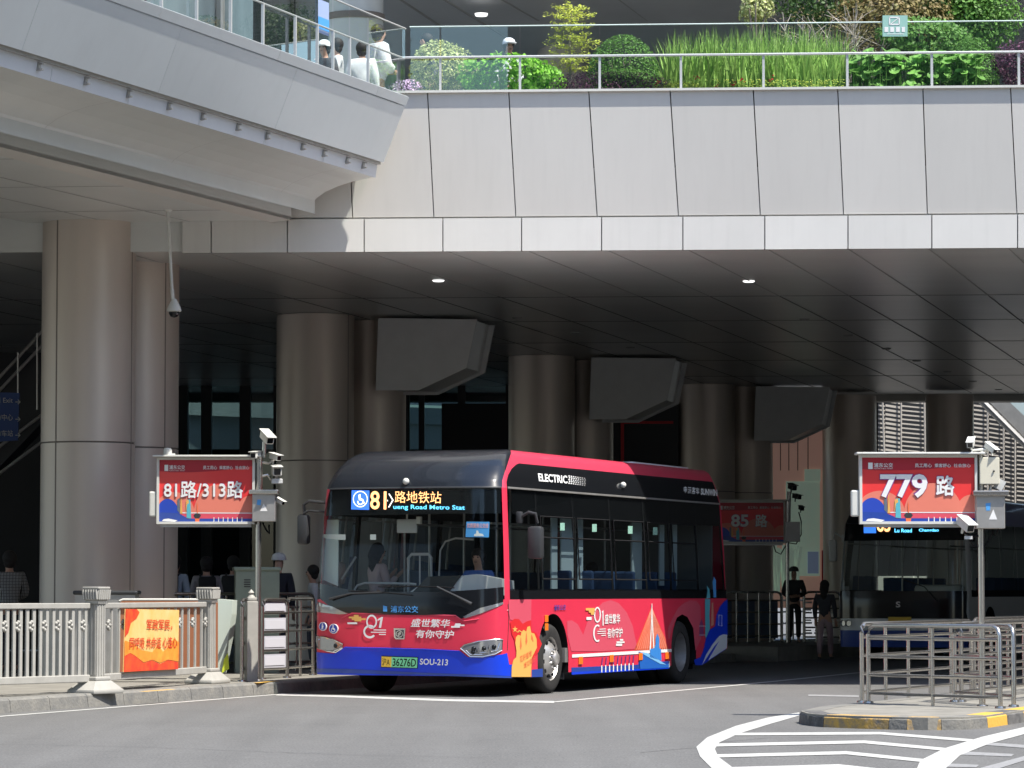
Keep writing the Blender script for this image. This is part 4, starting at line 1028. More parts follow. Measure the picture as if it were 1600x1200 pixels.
stext('有你守护', [(618, 325), (735, 318), (622, 248), (735, 244)], 's', 'white', 'lettering', off=o3, bold=.02, conv=zB)
stext('浦东公交', [(216, 116), (306, 112), (216, 74), (306, 70)], 's', 'bus_navy', 'lettering', off=o3, bold=.02, conv=zB)
# fist and flag, front corner
dec('livery_light_patch', 'bus_pink', SP([(62, 247), (216, 244), (214, 430), (70, 380), (64, 330)], zA), o1)
dec('livery_flag', 'flagred', SP([(70, 400), (100, 375), (130, 378), (155, 410), (185, 392), (212, 385), (214, 455), (245, 470), (270, 510), (285, 545), (262, 600), (230, 640), (118, 640), (100, 520), (82, 480)], zA), o2)
mb = MB(); c = (102, 447); st = []
for k in range(10):
    r = 24 if k % 2 == 0 else 9; t = R(-90 + 36 * k); st.append((c[0] + r * .8 * math.cos(t), c[1] + r * math.sin(t)))
B.patch(SP(st, zA), o3, mb=mb); B.patch(SP([(116, 465), (130, 452), (148, 462), (146, 468), (130, 460), (120, 470)], zA), o3, mb=mb); mb.build('livery_star', 'gold', bus)
dec('livery_fist', 'gold', SP([(78, 768), (80, 700), (90, 655), (110, 635), (112, 590), (104, 540), (108, 500), (122, 484), (140, 490), (145, 465), (160, 450), (178, 462), (185, 430), (203, 425), (212, 470), (232, 475), (248, 515), (250, 570), (235, 600), (215, 640), (212, 768)], zA), o3)
mb = MB()
for q in ([(140, 495), (146, 560), (140, 585), (134, 560)], [(178, 465), (184, 530), (176, 555), (172, 525)], [(212, 480), (210, 510), (225, 530), (222, 505)], [(212, 768), (216, 640), (214, 640), (208, 768)]):
    B.patch(SP(q, zA), o4, mb=mb)
mb.build('livery_line', 'orange', bus)
stext('花好盛世', [(135, 672), (215, 622), (132, 628), (212, 585)], 's', 'orange', 'lettering', off=.017, bold=.0, conv=zA); stext('浦交同行', [(160, 712), (238, 662), (158, 675), (236, 625)], 's', 'orange', 'lettering', off=.017, bold=.0, conv=zA)
dec('skirt_band', 'bus_navy', SP([(0, 704), (78, 716), (78, 772), (0, 768)], zA), o1); dec('skirt_band', 'bus_navy', SP([(212, 720), (293, 712), (292, 768), (212, 770)], zA), o1)
# rear livery
dec('livery_wave', 'bus_blue', SP([(1280, 490), (1330, 470), (1350, 420), (1370, 330), (1400, 260), (1440, 235), (1450, 150), (1480, 80), (1510, 45), (1534, 30), (1534, 300), (1520, 410), (1340, 530), (1290, 530)], zB), o1)
dec('livery_swoosh', 'bus_white', SP([(1338, 530), (1370, 450), (1420, 370), (1470, 310), (1500, 296), (1530, 300), (1528, 400), (1420, 470), (1385, 495), (1470, 345), (1430, 390), (1370, 480)], zB), o2)
dec('livery_tower', 'teal', SP([(1362, 28), (1402, 30), (1396, 150), (1400, 250), (1372, 320), (1364, 320)], zB), o2)
dec('livery_tower', mat('tower_peach', (0.72, .30, .22), .4), SP([(1412, 60), (1424, 55), (1428, 225), (1408, 235)], zB), o2)
dec('livery_tower', mat('tower_plum', (0.25, .05, .16), .4), SP([(1318, 310), (1322, 215), (1335, 180), (1345, 210), (1352, 240), (1352, 310)], zB), o2)
mb = MB()
for y in (232, 300): B.patch(SP([(1316, y), (1366, y), (1366, y + 3), (1316, y + 3)], zB), o3, mb=mb)
mb.build('livery_line', 'white', bus)
# towers of the print run up onto the rear glass
dec('glass_print', 'teal', SP([(1398, 238), (1405, 190), (1400, 150), (1418, 175), (1424, 235)], zA), .006); dec('glass_print', 'skyblue', SP([(1446, 232), (1440, 130), (1448, 90), (1462, 115), (1464, 232)], zA), .006)
mb = MB()
pp = SP([(1480, 350), (1500, 352), (1500, 425), (1478, 420)], zA); mb.path([B.pt(a, z, .012) for a, z in pp + pp[:1]], .004, 5); mb.build('charge_flap', 'white', bus)
# ---- front graphics
def ftext(body, quad, m, name='lettering', off=.010, bold=.03, conv=zC, parent=None): return stext(body, quad, 'f', m, name, off, bold, conv, parent)
mb = MB(); ring(mb, 476, 430, 40, 52, 11, zC, 'f', .010); ring(mb, 463, 503, 48, 50, 13, zC, 'f', .010, 40, 320)
B.patch(FP([(520, 412), (550, 395), (560, 395), (545, 475), (528, 475), (540, 415), (520, 425)], zC), .010, mb=mb)
for y, x0, x1 in ((487, 490, 582), (504, 470, 582), (520, 530, 580)): B.patch(FP([(x0, y), (x1, y + 1), (x1, y + 8), (x0, y + 7)], zC), .010, mb=mb)
mb.build('emblem_print', 'white', bus)
def cloudf(pts, m):
    mb = MB()
    for x0, x1, y0, y1 in pts: B.patch(FP([(x0, y1), (x1, y1), (x1, y0), (x0, y0)], zC), .009, mb=mb)
    mb.build('cloud_print', m, bus)
cloudf([(308, 400, 393, 405), (330, 432, 405, 418), (350, 400, 418, 428), (345, 380, 380, 393)], 'gold'); cloudf([(298, 370, 435, 448), (1060, 1125, 462, 474), (1085, 1158, 452, 462), (1090, 1130, 443, 452)], 'white')
ftext('盛世繁华', [(762, 468), (1045, 474), (775, 407), (1058, 412)], 'white', bold=.022)
ftext('有你守护', [(795, 548), (1075, 556), (805, 488), (1085, 494)], 'white', bold=.022)
ftext('浦东公交', [(615, 362), (818, 364), (615, 312), (818, 314)], 'skyblue', bold=.02)
mb = MB(); B.patch(FP([(560, 355), (590, 356), (590, 318), (560, 312)], zC), .009, mb=mb); mb.build('logo_print', 'skyblue', bus)
for cx, cy, r, kind_ in ((148, 462, .058, 0), (202, 482, .066, 1)):
    a, z = B.inv(*zC(cx, cy), 'f')
    if kind_ == 0: a = min((abs(proj(B.wpt(-q / 200, z))[0] - 508.5), -q / 200) for q in range(400, int(F * 200)))[1]
    nn = (B.nrm(a, z) * .6 + Vector((-1, -.2, 0)) * .4).normalized(); q_ = nn.to_track_quat('Z', 'Y'); p_ = B.pt(a, z, .055 if kind_ == 0 else .03)
    bd = empty('round_badge', p_, 0, parent=bus)
    def bt(mb): mb.v = [tuple(q_ @ Vector(v)) for v in mb.v]; return mb
    bt(MB().lathe([(r, -.03), (r, 0), (.001, 0)], n=28)).build('rim', 'white', bd); bt(MB().lathe([(r * .88, .0015), (.001, .0015)], n=28)).build('disc', 'badge_blue', bd)
    mb = MB(); k_ = r / .06
    if kind_ == 0: mb.lathe([(.010 * k_, .003), (.001, .003)], (0, .032 * k_, 0), n=10); mb.poly([(x * k_, y * k_, .003) for x, y in ((-.014, .016), (.014, .016), (.018, -.008), (.010, -.008), (.012, -.042), (.002, -.042), (0, -.014), (-.010, -.042), (-.018, -.040), (-.010, -.006))])
    else:
        mb.lathe([(.009 * k_, .003), (.001, .003)], (-.004, .034 * k_, 0), n=10); mb.poly([(x * k_, y * k_, .003) for x, y in ((-.010, .022), (0, .022), (.002, .0), (.020, -.002), (.028, -.030), (.020, -.032), (.013, -.012), (-.010, -.010))])
        mb.lathe([(.028 * k_, .0025), (.021 * k_, .0025)], (-.004, -.014 * k_, 0), n=20)
    bt(mb).build('figure', 'white', bd)
e = dec('maker_badge', 'chrome', FP([(640, 478), (726, 480), (720, 560), (655, 560), (642, 545)], zC), .018)
dec('badge_face', 'grey_plastic', FP([(652, 490), (714, 492), (710, 550), (662, 550), (654, 540)], zC), .021, parent=e)
mb = MB(); ring(mb, 683, 520, 27, 27, 6, zC, 'f', .024); B.patch(FP([(668, 520), (695, 498), (702, 502), (675, 526)], zC), .024, mb=mb); B.patch(FP([(664, 536), (690, 512), (698, 518), (672, 542)], zC), .024, mb=mb); mb.build('badge_mark', 'chrome', e)
pl = empty('number_plate', (0, 0, 0), 0, parent=bus)
dec('plate_frame', 'gloss_black', FP([(545, 765), (815, 774), (818, 690), (548, 680)], zC), .014, parent=pl)
dec('plate_field', 'plate_yellow', FP([(549, 760), (622, 763), (624, 688), (551, 685)], zC), .018, parent=pl)
dec('plate_field', 'plate_green', FP([(622, 763), (811, 769), (814, 694), (624, 688)], zC), .018, parent=pl)
ftext('沪A', [(555, 752), (610, 754), (556, 696), (612, 698)], 'black', off=.021, bold=.01, parent=pl)
ftext('36276D', [(632, 755), (802, 761), (634, 698), (806, 702)], 'black', off=.021, bold=.01, parent=pl)
ftext('SOU-213', [(830, 745), (1035, 752), (832, 700), (1040, 706)], 'white', off=.012, bold=.02)
# LED destination display
led = empty('destination_display', (0, 0, 0), 0, parent=bus)
dec('screen', 'gloss_black', FP([(318, 555), (1130, 570), (1130, 402), (322, 400)], zD), -.004, parent=led)
dec('access_panel', 'led_panel_blue', FP([(324, 546), (456, 549), (458, 407), (328, 405)], zD), .003, parent=led)
mb = MB(); ring(mb, 392, 470, 54, 60, 5, zD, 'f', .006); ring(mb, 392, 490, 22, 24, 7, zD, 'f', .006, -60, 200)
for q in ([(378, 440), (392, 432), (396, 465), (412, 470), (425, 500), (415, 504), (402, 480), (382, 478)],): B.patch(FP(q, zD), .006, mb=mb)
mb.build('access_symbol', 'led_white', led)
ftext('81', [(464, 545), (582, 548), (464, 410), (584, 412)], 'led_orange', off=.004, conv=zD, bold=.015, parent=led)
mb = MB(); B.patch(FP([(598, 430), (606, 430), (636, 478), (604, 532), (596, 530), (626, 478)], zD), .004, mb=mb); B.patch(FP([(588, 476), (594, 476), (594, 486), (588, 486)], zD), .004, mb=mb); mb.build('arrow', 'led_white', led)
ftext('路地铁站', [(645, 497), (985, 502), (645, 410), (988, 415)], 'led_orange', off=.004, conv=zD, bold=.0, parent=led)
ftext('ueng Road Metro Stat', [(634, 552), (1160, 558), (634, 510), (1160, 516)], 'led_blue', off=.004, conv=zD, bold=.01, parent=led)
# blue notice, small stickers behind the glass
nt = empty('route_notice', (0, 0, 0), 0, parent=bus)
dec('sheet', 'skyblue', FP([(1162, 748), (1336, 750), (1342, 636), (1168, 634)], zD), -.015, parent=nt)
ftext('优质服务公交线', [(1172, 680), (1332, 682), (1174, 645), (1334, 647)], mat('notice_pink', (.8, .45, .5), .5), off=-.011, conv=zD, bold=.03, parent=nt)
mb = MB(); B.patch(FP([(1225, 742), (1300, 742), (1290, 725), (1262, 720), (1255, 700), (1243, 700), (1240, 722), (1226, 728)], zD), -.011, mb=mb); mb.build('skyline', 'white', nt)
mb = MB()
for x in (255, 480): B.patch(FP([(x - 22, 768), (x + 22, 768), (x + 22, 728), (x - 22, 728)], zD), -.02, mb=mb)
mb.build('glass_sticker', 'light_plastic', bus)
# wipers
def wiper(arm, blade):
    A1 = [B.pt(*B.inv(*zC(x, y), 'f'), .05) for x, y in arm]; A2 = [B.pt(*B.inv(*zC(x, y), 'f'), .045) for x, y in blade]
    e = empty('wiper', (0, 0, 0), 0, parent=bus)
    mb = MB(); mb.path(A1, [.022] + [.012] * (len(A1) - 1), 6); mb.build('arm', 'grey_plastic', e, True); mb = MB(); mb.path(A2, .009, 6); mb.build('blade', 'black', e, True)
wiper([(1215, 300), (1090, 235), (965, 175)], [(530, 175), (780, 172), (965, 176), (1090, 183)])
wiper([(180, 265), (330, 225), (560, 215)], [(315, 205), (560, 215), (770, 235)])
# mirrors
mr = B.inv(793, 800, 's'); base = B.pt(.12, 2.40, .06)
mirror(bus, base, [base, base + Vector((-.02, -.14, .07)), base + Vector((-.02, -.24, .05)), base + Vector((0, -.26, -.08))], base + Vector((0, -.235, -.34)), (.16, .21, .44))
bl_ = B.pt(-F - .02, 2.62, .05)
mirror(bus, bl_, [bl_, bl_ + Vector((-.02, .30, .03)), bl_ + Vector((-.02, .38, -.02)), bl_ + Vector((0, .38, -.16))], bl_ + Vector((.02, .40, -.36)), (.13, .17, .42), loop=True)
# wheels, mud flap
wheel(bus, 2.03, .17, -1); wheel(bus, 2.03, B.W - .17, 1); wheel(bus, 7.68, .19, -1, dual=True); wheel(bus, 7.68, B.W - .19, 1, dual=True)
wheel(bus, 7.68, .52, -1, dual=True); wheel(bus, 7.68, B.W - .52, 1, dual=True)
MB().box((2.66, .25, .35), (.03, .34, .34)).build('mud_flap', 'grey_plastic', bus); MB().box((2.58, .05, .52), (.12, .08, .2)).build('step_bracket', 'steel_dull', bus); MB().box((8.33, .25, .35), (.03, .34, .30)).build('mud_flap', 'black', bus)
# ---- interior
interior(bus, B, [(x, y) for x in (2.9, 3.8, 4.7, 5.6, 6.6, 7.5) for y in (.35, B.W - .35)] + [(8.3, .9), (8.3, 1.5)])
def IP(px, py, s):   # interior point at local x = s behind picture px,py
    p = plane_hit(px, py, B1o + U * s, U) - B1o
    return Vector((p.dot(U), p.dot(V), p.z))
dash = empty('dashboard', (0, 0, 0), 0, parent=bus)
MB().prism([IP(640, 925, .55), IP(785, 930, .55), IP(784, 905, .55), IP(745, 897, .55), IP(690, 903, .55), IP(655, 915, .55)], (.45, 0, -.02)).build('instrument_hood', 'white', dash, True)
MB().prism([IP(645, 925, .52), IP(700, 926, .52), IP(720, 899, .52), IP(668, 901, .52)], (.4, 0, 0)).build('instrument_cowl', 'grey_plastic', dash)
MB().box((.75, B.W / 2, 1.15), (.5, B.W - .4, .25)).build('shelf', 'black', dash)
mb = MB()
mb.path([IP(x, y, .8) for x, y in ((554, 922), (558, 915), (570, 911), (640, 912), (650, 913))], .016, 8); mb.path([IP(638, 925, 1.0), IP(638, 872, 1.0), IP(643, 866, 1.0), IP(670, 866, 1.0), IP(674, 872, 1.0), IP(674, 915, 1.0)], .022, 8)
mb.path([IP(656, 920, 1.0), IP(656, 866, 1.0)], .012, 8); mb.path([IP(632, 830, 1.6), IP(632, 930, 1.6)], .014, 8)
mb.path([IP(686, 900, 1.3), IP(688, 860, 1.3), IP(696, 846, 1.3), IP(712, 841, 1.3), IP(740, 843, 1.3)], .014, 8); mb.path([IP(534, 905, 1.0), IP(556, 870, 1.0)], .016, 8)
mb.build('front_handrail', 'light_plastic', bus, True)
mb = MB(); c = IP(636, 822, .5); mb.box(c, (.04, .30, .19), bev=.02); mb.tube(c, c + Vector((0, .0, .18)), .012, 6); mb.build('interior_mirror', 'light_plastic', bus, True)
mb = MB(); c = IP(655, 813, .5); mb.box(c, (.06, .06, .10)); mb.build('camera_box', 'white_metal', bus)
MB().prism([IP(509, 812, .50), IP(529, 812, .50), IP(528, 916, .50), IP(505, 906, .50)], (.02, 0, 0)).build('door_leaf', mat('door_pale', (0.70, 0.80, 0.76), 0.5), bus)
MB().prism([IP(560, 815, 2.0), IP(596, 815, 2.0), IP(596, 925, 2.0), IP(560, 925, 2.0)], (.02, 0, 0)).build('cab_partition', 'interior', bus)

MB().box((9.55, B.W / 2, 1.9), (.05, B.W - .3, 2.2)).build('rear_lining', 'interior', bus)
mb = MB()
for sg in (.06, B.W - .06): mb.box((L / 2 + .4, sg, 1.21), (L - 1.6, .02, .16))
mb.build('side_lining', 'interior', bus)
def SPt(px, py, v):
    p = plane_hit(px, py, B1o + V * v, V) - B1o
    return Vector((p.dot(U), v, p.z))
M['bright_strip_pale'] = mat('bright_strip_pale', (0.60, 0.72, 0.75), 0.5)  # pale strips added behind the side glass to imitate bright reflections
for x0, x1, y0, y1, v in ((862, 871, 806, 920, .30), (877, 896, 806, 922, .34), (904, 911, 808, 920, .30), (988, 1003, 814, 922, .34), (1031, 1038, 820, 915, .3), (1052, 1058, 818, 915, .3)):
    MB().prism([SPt(x0, y1, v), SPt(x1, y1, v), SPt(x1, y0, v), SPt(x0, y0, v)], (0, .02, 0)).build('added_bright_strip', 'bright_strip_pale', bus)
# ================================================================ SECOND BUS (white, in the shade at right)
B2o = Vector(); c = P(1512, 925, 69.0); B2o = Vector((c.x - .03, 69.0, 0))
C = Bus(B2o, W=2.72, L=10.5, D=.45, n=4.6); C.prep()
bus2 = empty('city_bus', B2o, R(90) - TH, 'white and blue city bus with black front, shaded behind the 779 board', 'bus')
bus_shell(C, bus2, 'bus_white', 'bus_blue', 'bus_navy')
F2, D2, L2 = C.F, C.D, C.L
C.patch([(0, .28), (0, 1.30), (-F2, 1.30), (-F2, .28)][::-1], 0).build('front_panel', 'bus_white', bus2, True)
C.patch([(0, .28), (0, .62), (-F2, .62), (-F2, .28)][::-1], .006).build('front_bumper', 'bus_navy', bus2, True)
C.patch([(0, .28), (L2 - D2, .28), (L2 - D2, .5), (0, .5)], .006).build('skirt', 'bus_navy', bus2, True) if False else None
C.patch([(0, 2.80), (0, 3.355), (-F2, 3.355), (-F2, 2.80)], 0).build('front_header', 'dome_black', bus2, True)
w2 = empty('windscreen', (0, 0, 0), 0, parent=bus2)
C.patch([(-.28, 1.30), (-.28, 2.8), (-F2 + .28, 2.8), (-F2 + .28, 1.30)], 0).build('glass', 'wind', w2, True)
for q in ([(0, 1.3), (0, 2.8), (-.28, 2.8), (-.28, 1.3)], [(-F2, 1.3), (-F2, 2.8), (-F2 + .28, 2.8), (-F2 + .28, 1.3)]): C.patch(q, 0).build('front_pillar', 'bus_white', bus2, True)
C.patch([(-.30, .98), (-.26, .86), (-F2 + .26, .86), (-F2 + .30, .98), (-F2 + .28, 1.42), (-.28, 1.42)], .006).build('front_apron', 'gloss_black', bus2, True)
C.patch([(-.28, 2.45), (-.28, 2.8), (-F2 + .28, 2.8), (-F2 + .28, 2.45)], -.01).build('display_surround', 'black', bus2, True)
for a in (-.42, -.55, -F2 + .42, -F2 + .55):
    e = MB(); e.lathe([(.001, 0), (.055, 0), (.07, .03)], n=16); q = C.nrm(a, .75).to_track_quat('Z', 'Y'); pp = C.pt(a, .76, .01); e.v = [tuple(pp + q @ Vector(v)) for v in e.v]; e.build('headlight', 'lens', bus2, True)
for a0, a1 in zip([.1, 1.2, 2.7, 4.2, 5.7, 7.2], [1.15, 2.65, 4.15, 5.65, 7.15, 9.2]):
    C.patch([(a0, 1.42), (a1, 1.42), (a1, 2.8), (a0, 2.8)], 0).build('window', 'tint', bus2, True)
    C.patch([(-F2 - a0, 1.42), (-F2 - a1, 1.42), (-F2 - a1, 2.8), (-F2 - a0, 2.8)], 0).build('window', 'tint', bus2, True)
mb = MB(); C.patch([(0, 1.30), (L2 - D2, 1.30), (L2 - D2, 1.44), (0, 1.44)], 0, mb=mb); C.patch([(-F2, 1.30), (-F2 - L2 + D2, 1.30), (-F2 - L2 + D2, 1.44), (-F2, 1.44)], 0, mb=mb); mb.build('window_sill_band', 'black', bus2)
def ctext(body, quad, m, parent, off=.012, bold=.02):
    q = [C.inv(x, y, 'f') for x, y in quad]
    def fn(u, v):
        a = (q[0][0] * (1 - u) + q[1][0] * u) * (1 - v) + (q[2][0] * (1 - u) + q[3][0] * u) * v; z = (q[0][1] * (1 - u) + q[1][1] * u) * (1 - v) + (q[2][1] * (1 - u) + q[3][1] * u) * v
        return C.pt(a, z, off)
    mb = MB(); text_on(mb, body, fn, bold); return mb.build('lettering', m, parent)
led2 = empty('destination_display', (0, 0, 0), 0, parent=bus2)
C.patch(C.pxpoly([(1350, 833), (1369, 833), (1369, 815), (1350, 815)], 'f'), .006).build('access_panel', 'led_panel_blue', led2)
ctext('85', [(1371, 831), (1392, 831), (1371, 808), (1392, 808)], 'led_orange', led2); ctext('Lu Road', [(1398, 832), (1425, 832), (1398, 826), (1425, 826)], 'led_blue', led2); ctext('Changdao', [(1436, 832), (1467, 832), (1436, 826), (1467, 826)], 'led_blue', led2)
o = ctext('S', [(1400, 949), (1407, 949), (1400, 940), (1407, 940)], 'chrome', bus2)
C.patch(C.pxpoly([(1388, 973), (1424, 973), (1424, 964), (1388, 964)], 'f'), .012).build('number_plate', 'plate_yellow', bus2)
interior(bus2, C, [(x, y) for x in (2.9, 3.8, 4.7, 5.6, 6.6) for y in (.35, C.W - .35)])
base = C.pt(-F2 - .02, 2.5, .05); mirror(bus2, base, [base, base + Vector((-.05, .18, .12)), base + Vector((0, .22, .0))], base + Vector((.02, .24, -.25)), (.13, .17, .45), m='light_plastic')
base = C.pt(.1, 2.5, .05); mirror(bus2, base, [base, base + Vector((-.05, -.12, .10)), base + Vector((0, -.16, .0))], base + Vector((.02, -.17, -.3)), (.12, .16, .42))
for x, d in ((2.0, False), (7.6, True)):
    wheel(bus2, x, .17, -1, dual=d); wheel(bus2, x, C.W - .17, 1, dual=d)
A = [C.pt(-.9, 1.22, .05), C.pt(-1.15, 1.5, .05), C.pt(-1.6, 1.65, .05)]
mb = MB(); mb.path(A, .012, 6); mb.build('wiper', 'grey_plastic', bus2)
MB().box((.8, .75, 1.40), (.4, 1.0, .3), bev=.08).build('dashboard', 'light_plastic', bus2, True)

# ================================================================ BARRIERS ON THE LEFT PAVEMENT
P1 = Vector((-5.13, 42.2, 0.15)); P2 = Vector((-4.17, 46.9, 0.15)); P0 = Vector((-6.35, 40.4, 0.15))
def fence_post(pos, rz, label):
    e = empty('fence_post', pos, rz, label, 'fence post', 'cast barrier posts')
    MB().box((0, 0, .03), (.62, .42, .06), bev=.02).prism([(-.29, -.19, .06), (.29, -.19, .06), (.29, .19, .06), (-.29, .19, .06)], (0, 0, .001)).build('foot', 'fence', e, True)
    mb = MB(); a = [(-.29, -.19), (.29, -.19), (.29, .19), (-.29, .19)]; b = [(-.16, -.12), (.16, -.12), (.16, .12), (-.16, .12)]
    mb.add([(x, y, .06) for x, y in a] + [(x, y, .16) for x, y in b], [(i, (i + 1) % 4, 4 + (i + 1) % 4, 4 + i) for i in range(4)] + [(4, 5, 6, 7)]); mb.box((0, 0, .185), (.30, .24, .05), bev=.015); mb.build('pedestal', 'fence', e)
    mb = MB(); mb.box((0, 0, .65), (.17, .17, .92), bev=.012)
    for x in (-.05, 0, .05): mb.box((x, -.088, .66), (.018, .012, .86)); mb.box((-.088, x, .66), (.012, .018, .86))
    mb.box((0, 0, 1.12), (.20, .20, .03)); mb.build('shaft', 'fence', e)
    mb = MB(); mb.box((0, 0, 1.225), (.235, .235, .17), bev=.03)
    for k in range(6):
        for s in (-1, 1):
            x = -.10 + k * .04; mb.tube((x, s * .12, 1.16), (x + .012, s * .125, 1.28), .014, 6); mb.tube((s * .12, x, 1.16), (s * .125, x + .012, 1.28), .014, 6)
    mb.box((0, 0, 1.30), (.25, .25, .03), bev=.012); mb.build('capital', 'fence', e, True)
    return e
fence_post(P1, R(60), 'cast barrier post left of the red and gold banner'); fence_post(P2, R(70), 'cast barrier post right of the red and gold banner')
def fence_panel(a, b, n, label, z0=.19, z1=1.08):
    d = b - a; L_ = d.length; e = empty('slatted_fence', a, math.atan2(d.y, d.x), label, 'fence', 'slatted barrier panels')
    mb = MB(); mb.box((L_ / 2, 0, z1), (L_, .06, .07), bev=.01); mb.build('top_rail', 'fence', e); mb = MB(); mb.box((L_ / 2, 0, z0), (L_, .07, .09), bev=.01); mb.build('bottom_rail', 'fence', e)
    mb = MB(); m2 = MB()
    for k in range(n):
        x = L_ * (k + .5) / n; mb.box((x, 0, (z0 + z1) / 2), (.05, .022, z1 - z0 - .08))
        if k % 2 == 0:
            for j in range(5): t = j * 1.2566; m2.ball((x + L_ / n / 2 + .028 * math.cos(t), -.01, .84 + .05 * math.sin(t)), .024, 6)
            m2.tube((x + .02, 0, .84), (x + L_ / n - .02, 0, .84), .012, 5)
    mb.build('slats', 'fence', e); m2.build('rosettes', 'fence', e, True); return e
fence_panel(P0 - (P1 - P0) * .25, P1 - Vector((.08, .1, 0)), 22, 'grey white slatted barrier panel running out of frame at the left')
fence_panel(P1 + Vector((.03, .15, 0)), P2 - Vector((.03, .15, 0)), 15, 'grey white slatted barrier panel behind the red and gold banner')
# banner on the fence
Dp = (P2 - P1).normalized(); Np = Vector((Dp.y, -Dp.x, 0))
bn = [plane_hit(x, y, P1 + Np * .07, Np) for x, y in ((193, 1050), (278, 1045.5), (280, 953), (196, 951.5))]
def bfn(u, v, off=0.004): q = quadfn(bn[0], bn[1], bn[3], bn[2])(u, v); return q + Np * off
ban = empty('banner', bn[0], 0, 'red and gold banner with red slogan writing tied to the slatted fence', 'banner')
M['banner_gold'] = mat('banner_gold', (0.85, 0.45, 0.10), .55, col2=(0.85, 0.60, 0.28), vscale=2.5); M['banner_red'] = mat('banner_red', (0.62, 0.02, 0.02), .55, col2=(0.72, 0.12, 0.02), vscale=6); M['banner_orange'] = mat('banner_orange', (0.80, 0.20, 0.02), .55, col2=(0.85, .38, .05), vscale=5)
child(MB().prism([bfn(0, 0, 0), bfn(1, 0, 0), bfn(1, 1, 0), bfn(0, 1, 0)], -Np * .01), 'cloth', 'banner_gold', ban)
child(MB().poly([bfn(0, 0), bfn(1, 0), bfn(1, .12), bfn(.8, .16), bfn(.65, .10), bfn(.5, .17), bfn(.35, .13), bfn(.18, .26), bfn(.1, .30), bfn(0, .25)]), 'red_silk', 'banner_red', ban)
child(MB().poly([bfn(0, .25, .006), bfn(.1, .30, .006), bfn(.18, .26, .006), bfn(.35, .14, .006), bfn(.5, .18, .006), bfn(.65, .12, .006), bfn(.8, .17, .006), bfn(1, .13, .006), bfn(1, .45, .006), bfn(.9, .52, .006), bfn(.8, .38, .006), bfn(.7, .30, .006), bfn(.6, .42, .006), bfn(.5, .30, .006), bfn(.3, .34, .006), bfn(.15, .45, .006), bfn(0, .5, .006)]), 'orange_silk', 'banner_orange', ban)
child(MB().poly([bfn(0, 1), bfn(0, .55), bfn(.06, .62), bfn(.10, .78), bfn(.2, .85), bfn(.25, .95), bfn(.2, 1)]), 'red_silk', 'banner_red', ban)
for body, u0, u1, v0, v1 in (('军政军民，', .38, .86, .66, .84), ('同呼吸 共命运 心连心', .08, .96, .36, .55)):
    mb = MB(); text_on(mb, body, lambda u, v: bfn(u0 + (u1 - u0) * u, v0 + (v1 - v0) * v, .010), .015); child(mb, 'lettering', 'banner_red', ban)
# brown board behind the fence, stainless bin
e = empty('notice_board', (P(220, 1000, 47.5).x, 47.5, .15), 0, 'brown rounded notice board standing behind the slatted fence', 'notice board')
mb = MB(); mb.prism([P(184, 1050, 47.5), P(340, 1050, 47.5), P(340, 938, 47.5), P(190, 938, 47.5), P(184, 944, 47.5)], (0, .06, 0)); child(mb, 'panel', mat('brown_board', (.34, .13, .06), .6), e)
mb = MB(); mb.path([P(184, 1050, 47.45), P(184, 946, 47.45), P(187, 939, 47.45), P(192, 937, 47.45), P(340, 937, 47.45)], .018, 8); child(mb, 'frame', 'white_metal', e, True)
e = empty('litter_bin', (P(150, 960, 49).x, 49, .15), 0, 'dark stainless litter bin with flat lid behind the slatted fence', 'bin')
x0, x1 = P(126, 930, 49).x, P(226, 930, 49).x; zt = P(150, 926, 49).z
MB().box(((x1 - x0) / 2 - .3, 0, (zt - .15) / 2), (x1 - x0 - .06, .5, zt - .17)).build('body', 'steel_dull', e); MB().box(((x1 - x0) / 2 - .3, 0, zt - .15), (x1 - x0, .56, .06), bev=.02).build('lid', 'grey_plastic', e)
# slim fence post with ball finial
pz = Vector((P(392, 1065, 48.0).x, 48.0, .15))
e = empty('gate_post', pz, R(20), 'slim pale gate post with a ball finial beside the sign pole', 'fence post')
s_ = 48.0 / 5333
MB().box((0, 0, .56), (.16, .16, 1.12), bev=.01).build('shaft', 'fence', e); MB().box((0, 0, 1.15), (.13, .13, .05), bev=.01).lathe([(.001, 1.15), (.06, 1.16), (.05, 1.19), (.03, 1.21), (.045, 1.24), (.001, 1.29)], n=14).build('finial', 'fence', e, True)
# pale water barrier
e = empty('water_barrier', (P(354, 1060, 48.2).x, 48.2, .15), 0, 'pale green plastic barrier leaning behind the right cast post', 'barrier')
mb = MB(); pts = [P(x, y, 48.2) for x, y in ((336, 1052), (346, 1052), (352, 1020), (358, 990), (362, 960), (363, 938), (338, 936))]; mb.prism(pts, (0.05, .25, 0)); child(mb, 'body', mat('pale_green_plastic', (.55, .62, .55), .4), e)
mb = MB(); mb.prism([P(x, y, 48.15) for x, y in ((346, 1052), (358, 1045), (356, 1020), (350, 1030))], (0, .02, 0)); child(mb, 'warning_stripe', mat('hi_vis', (.65, .75, .05), .5), e)

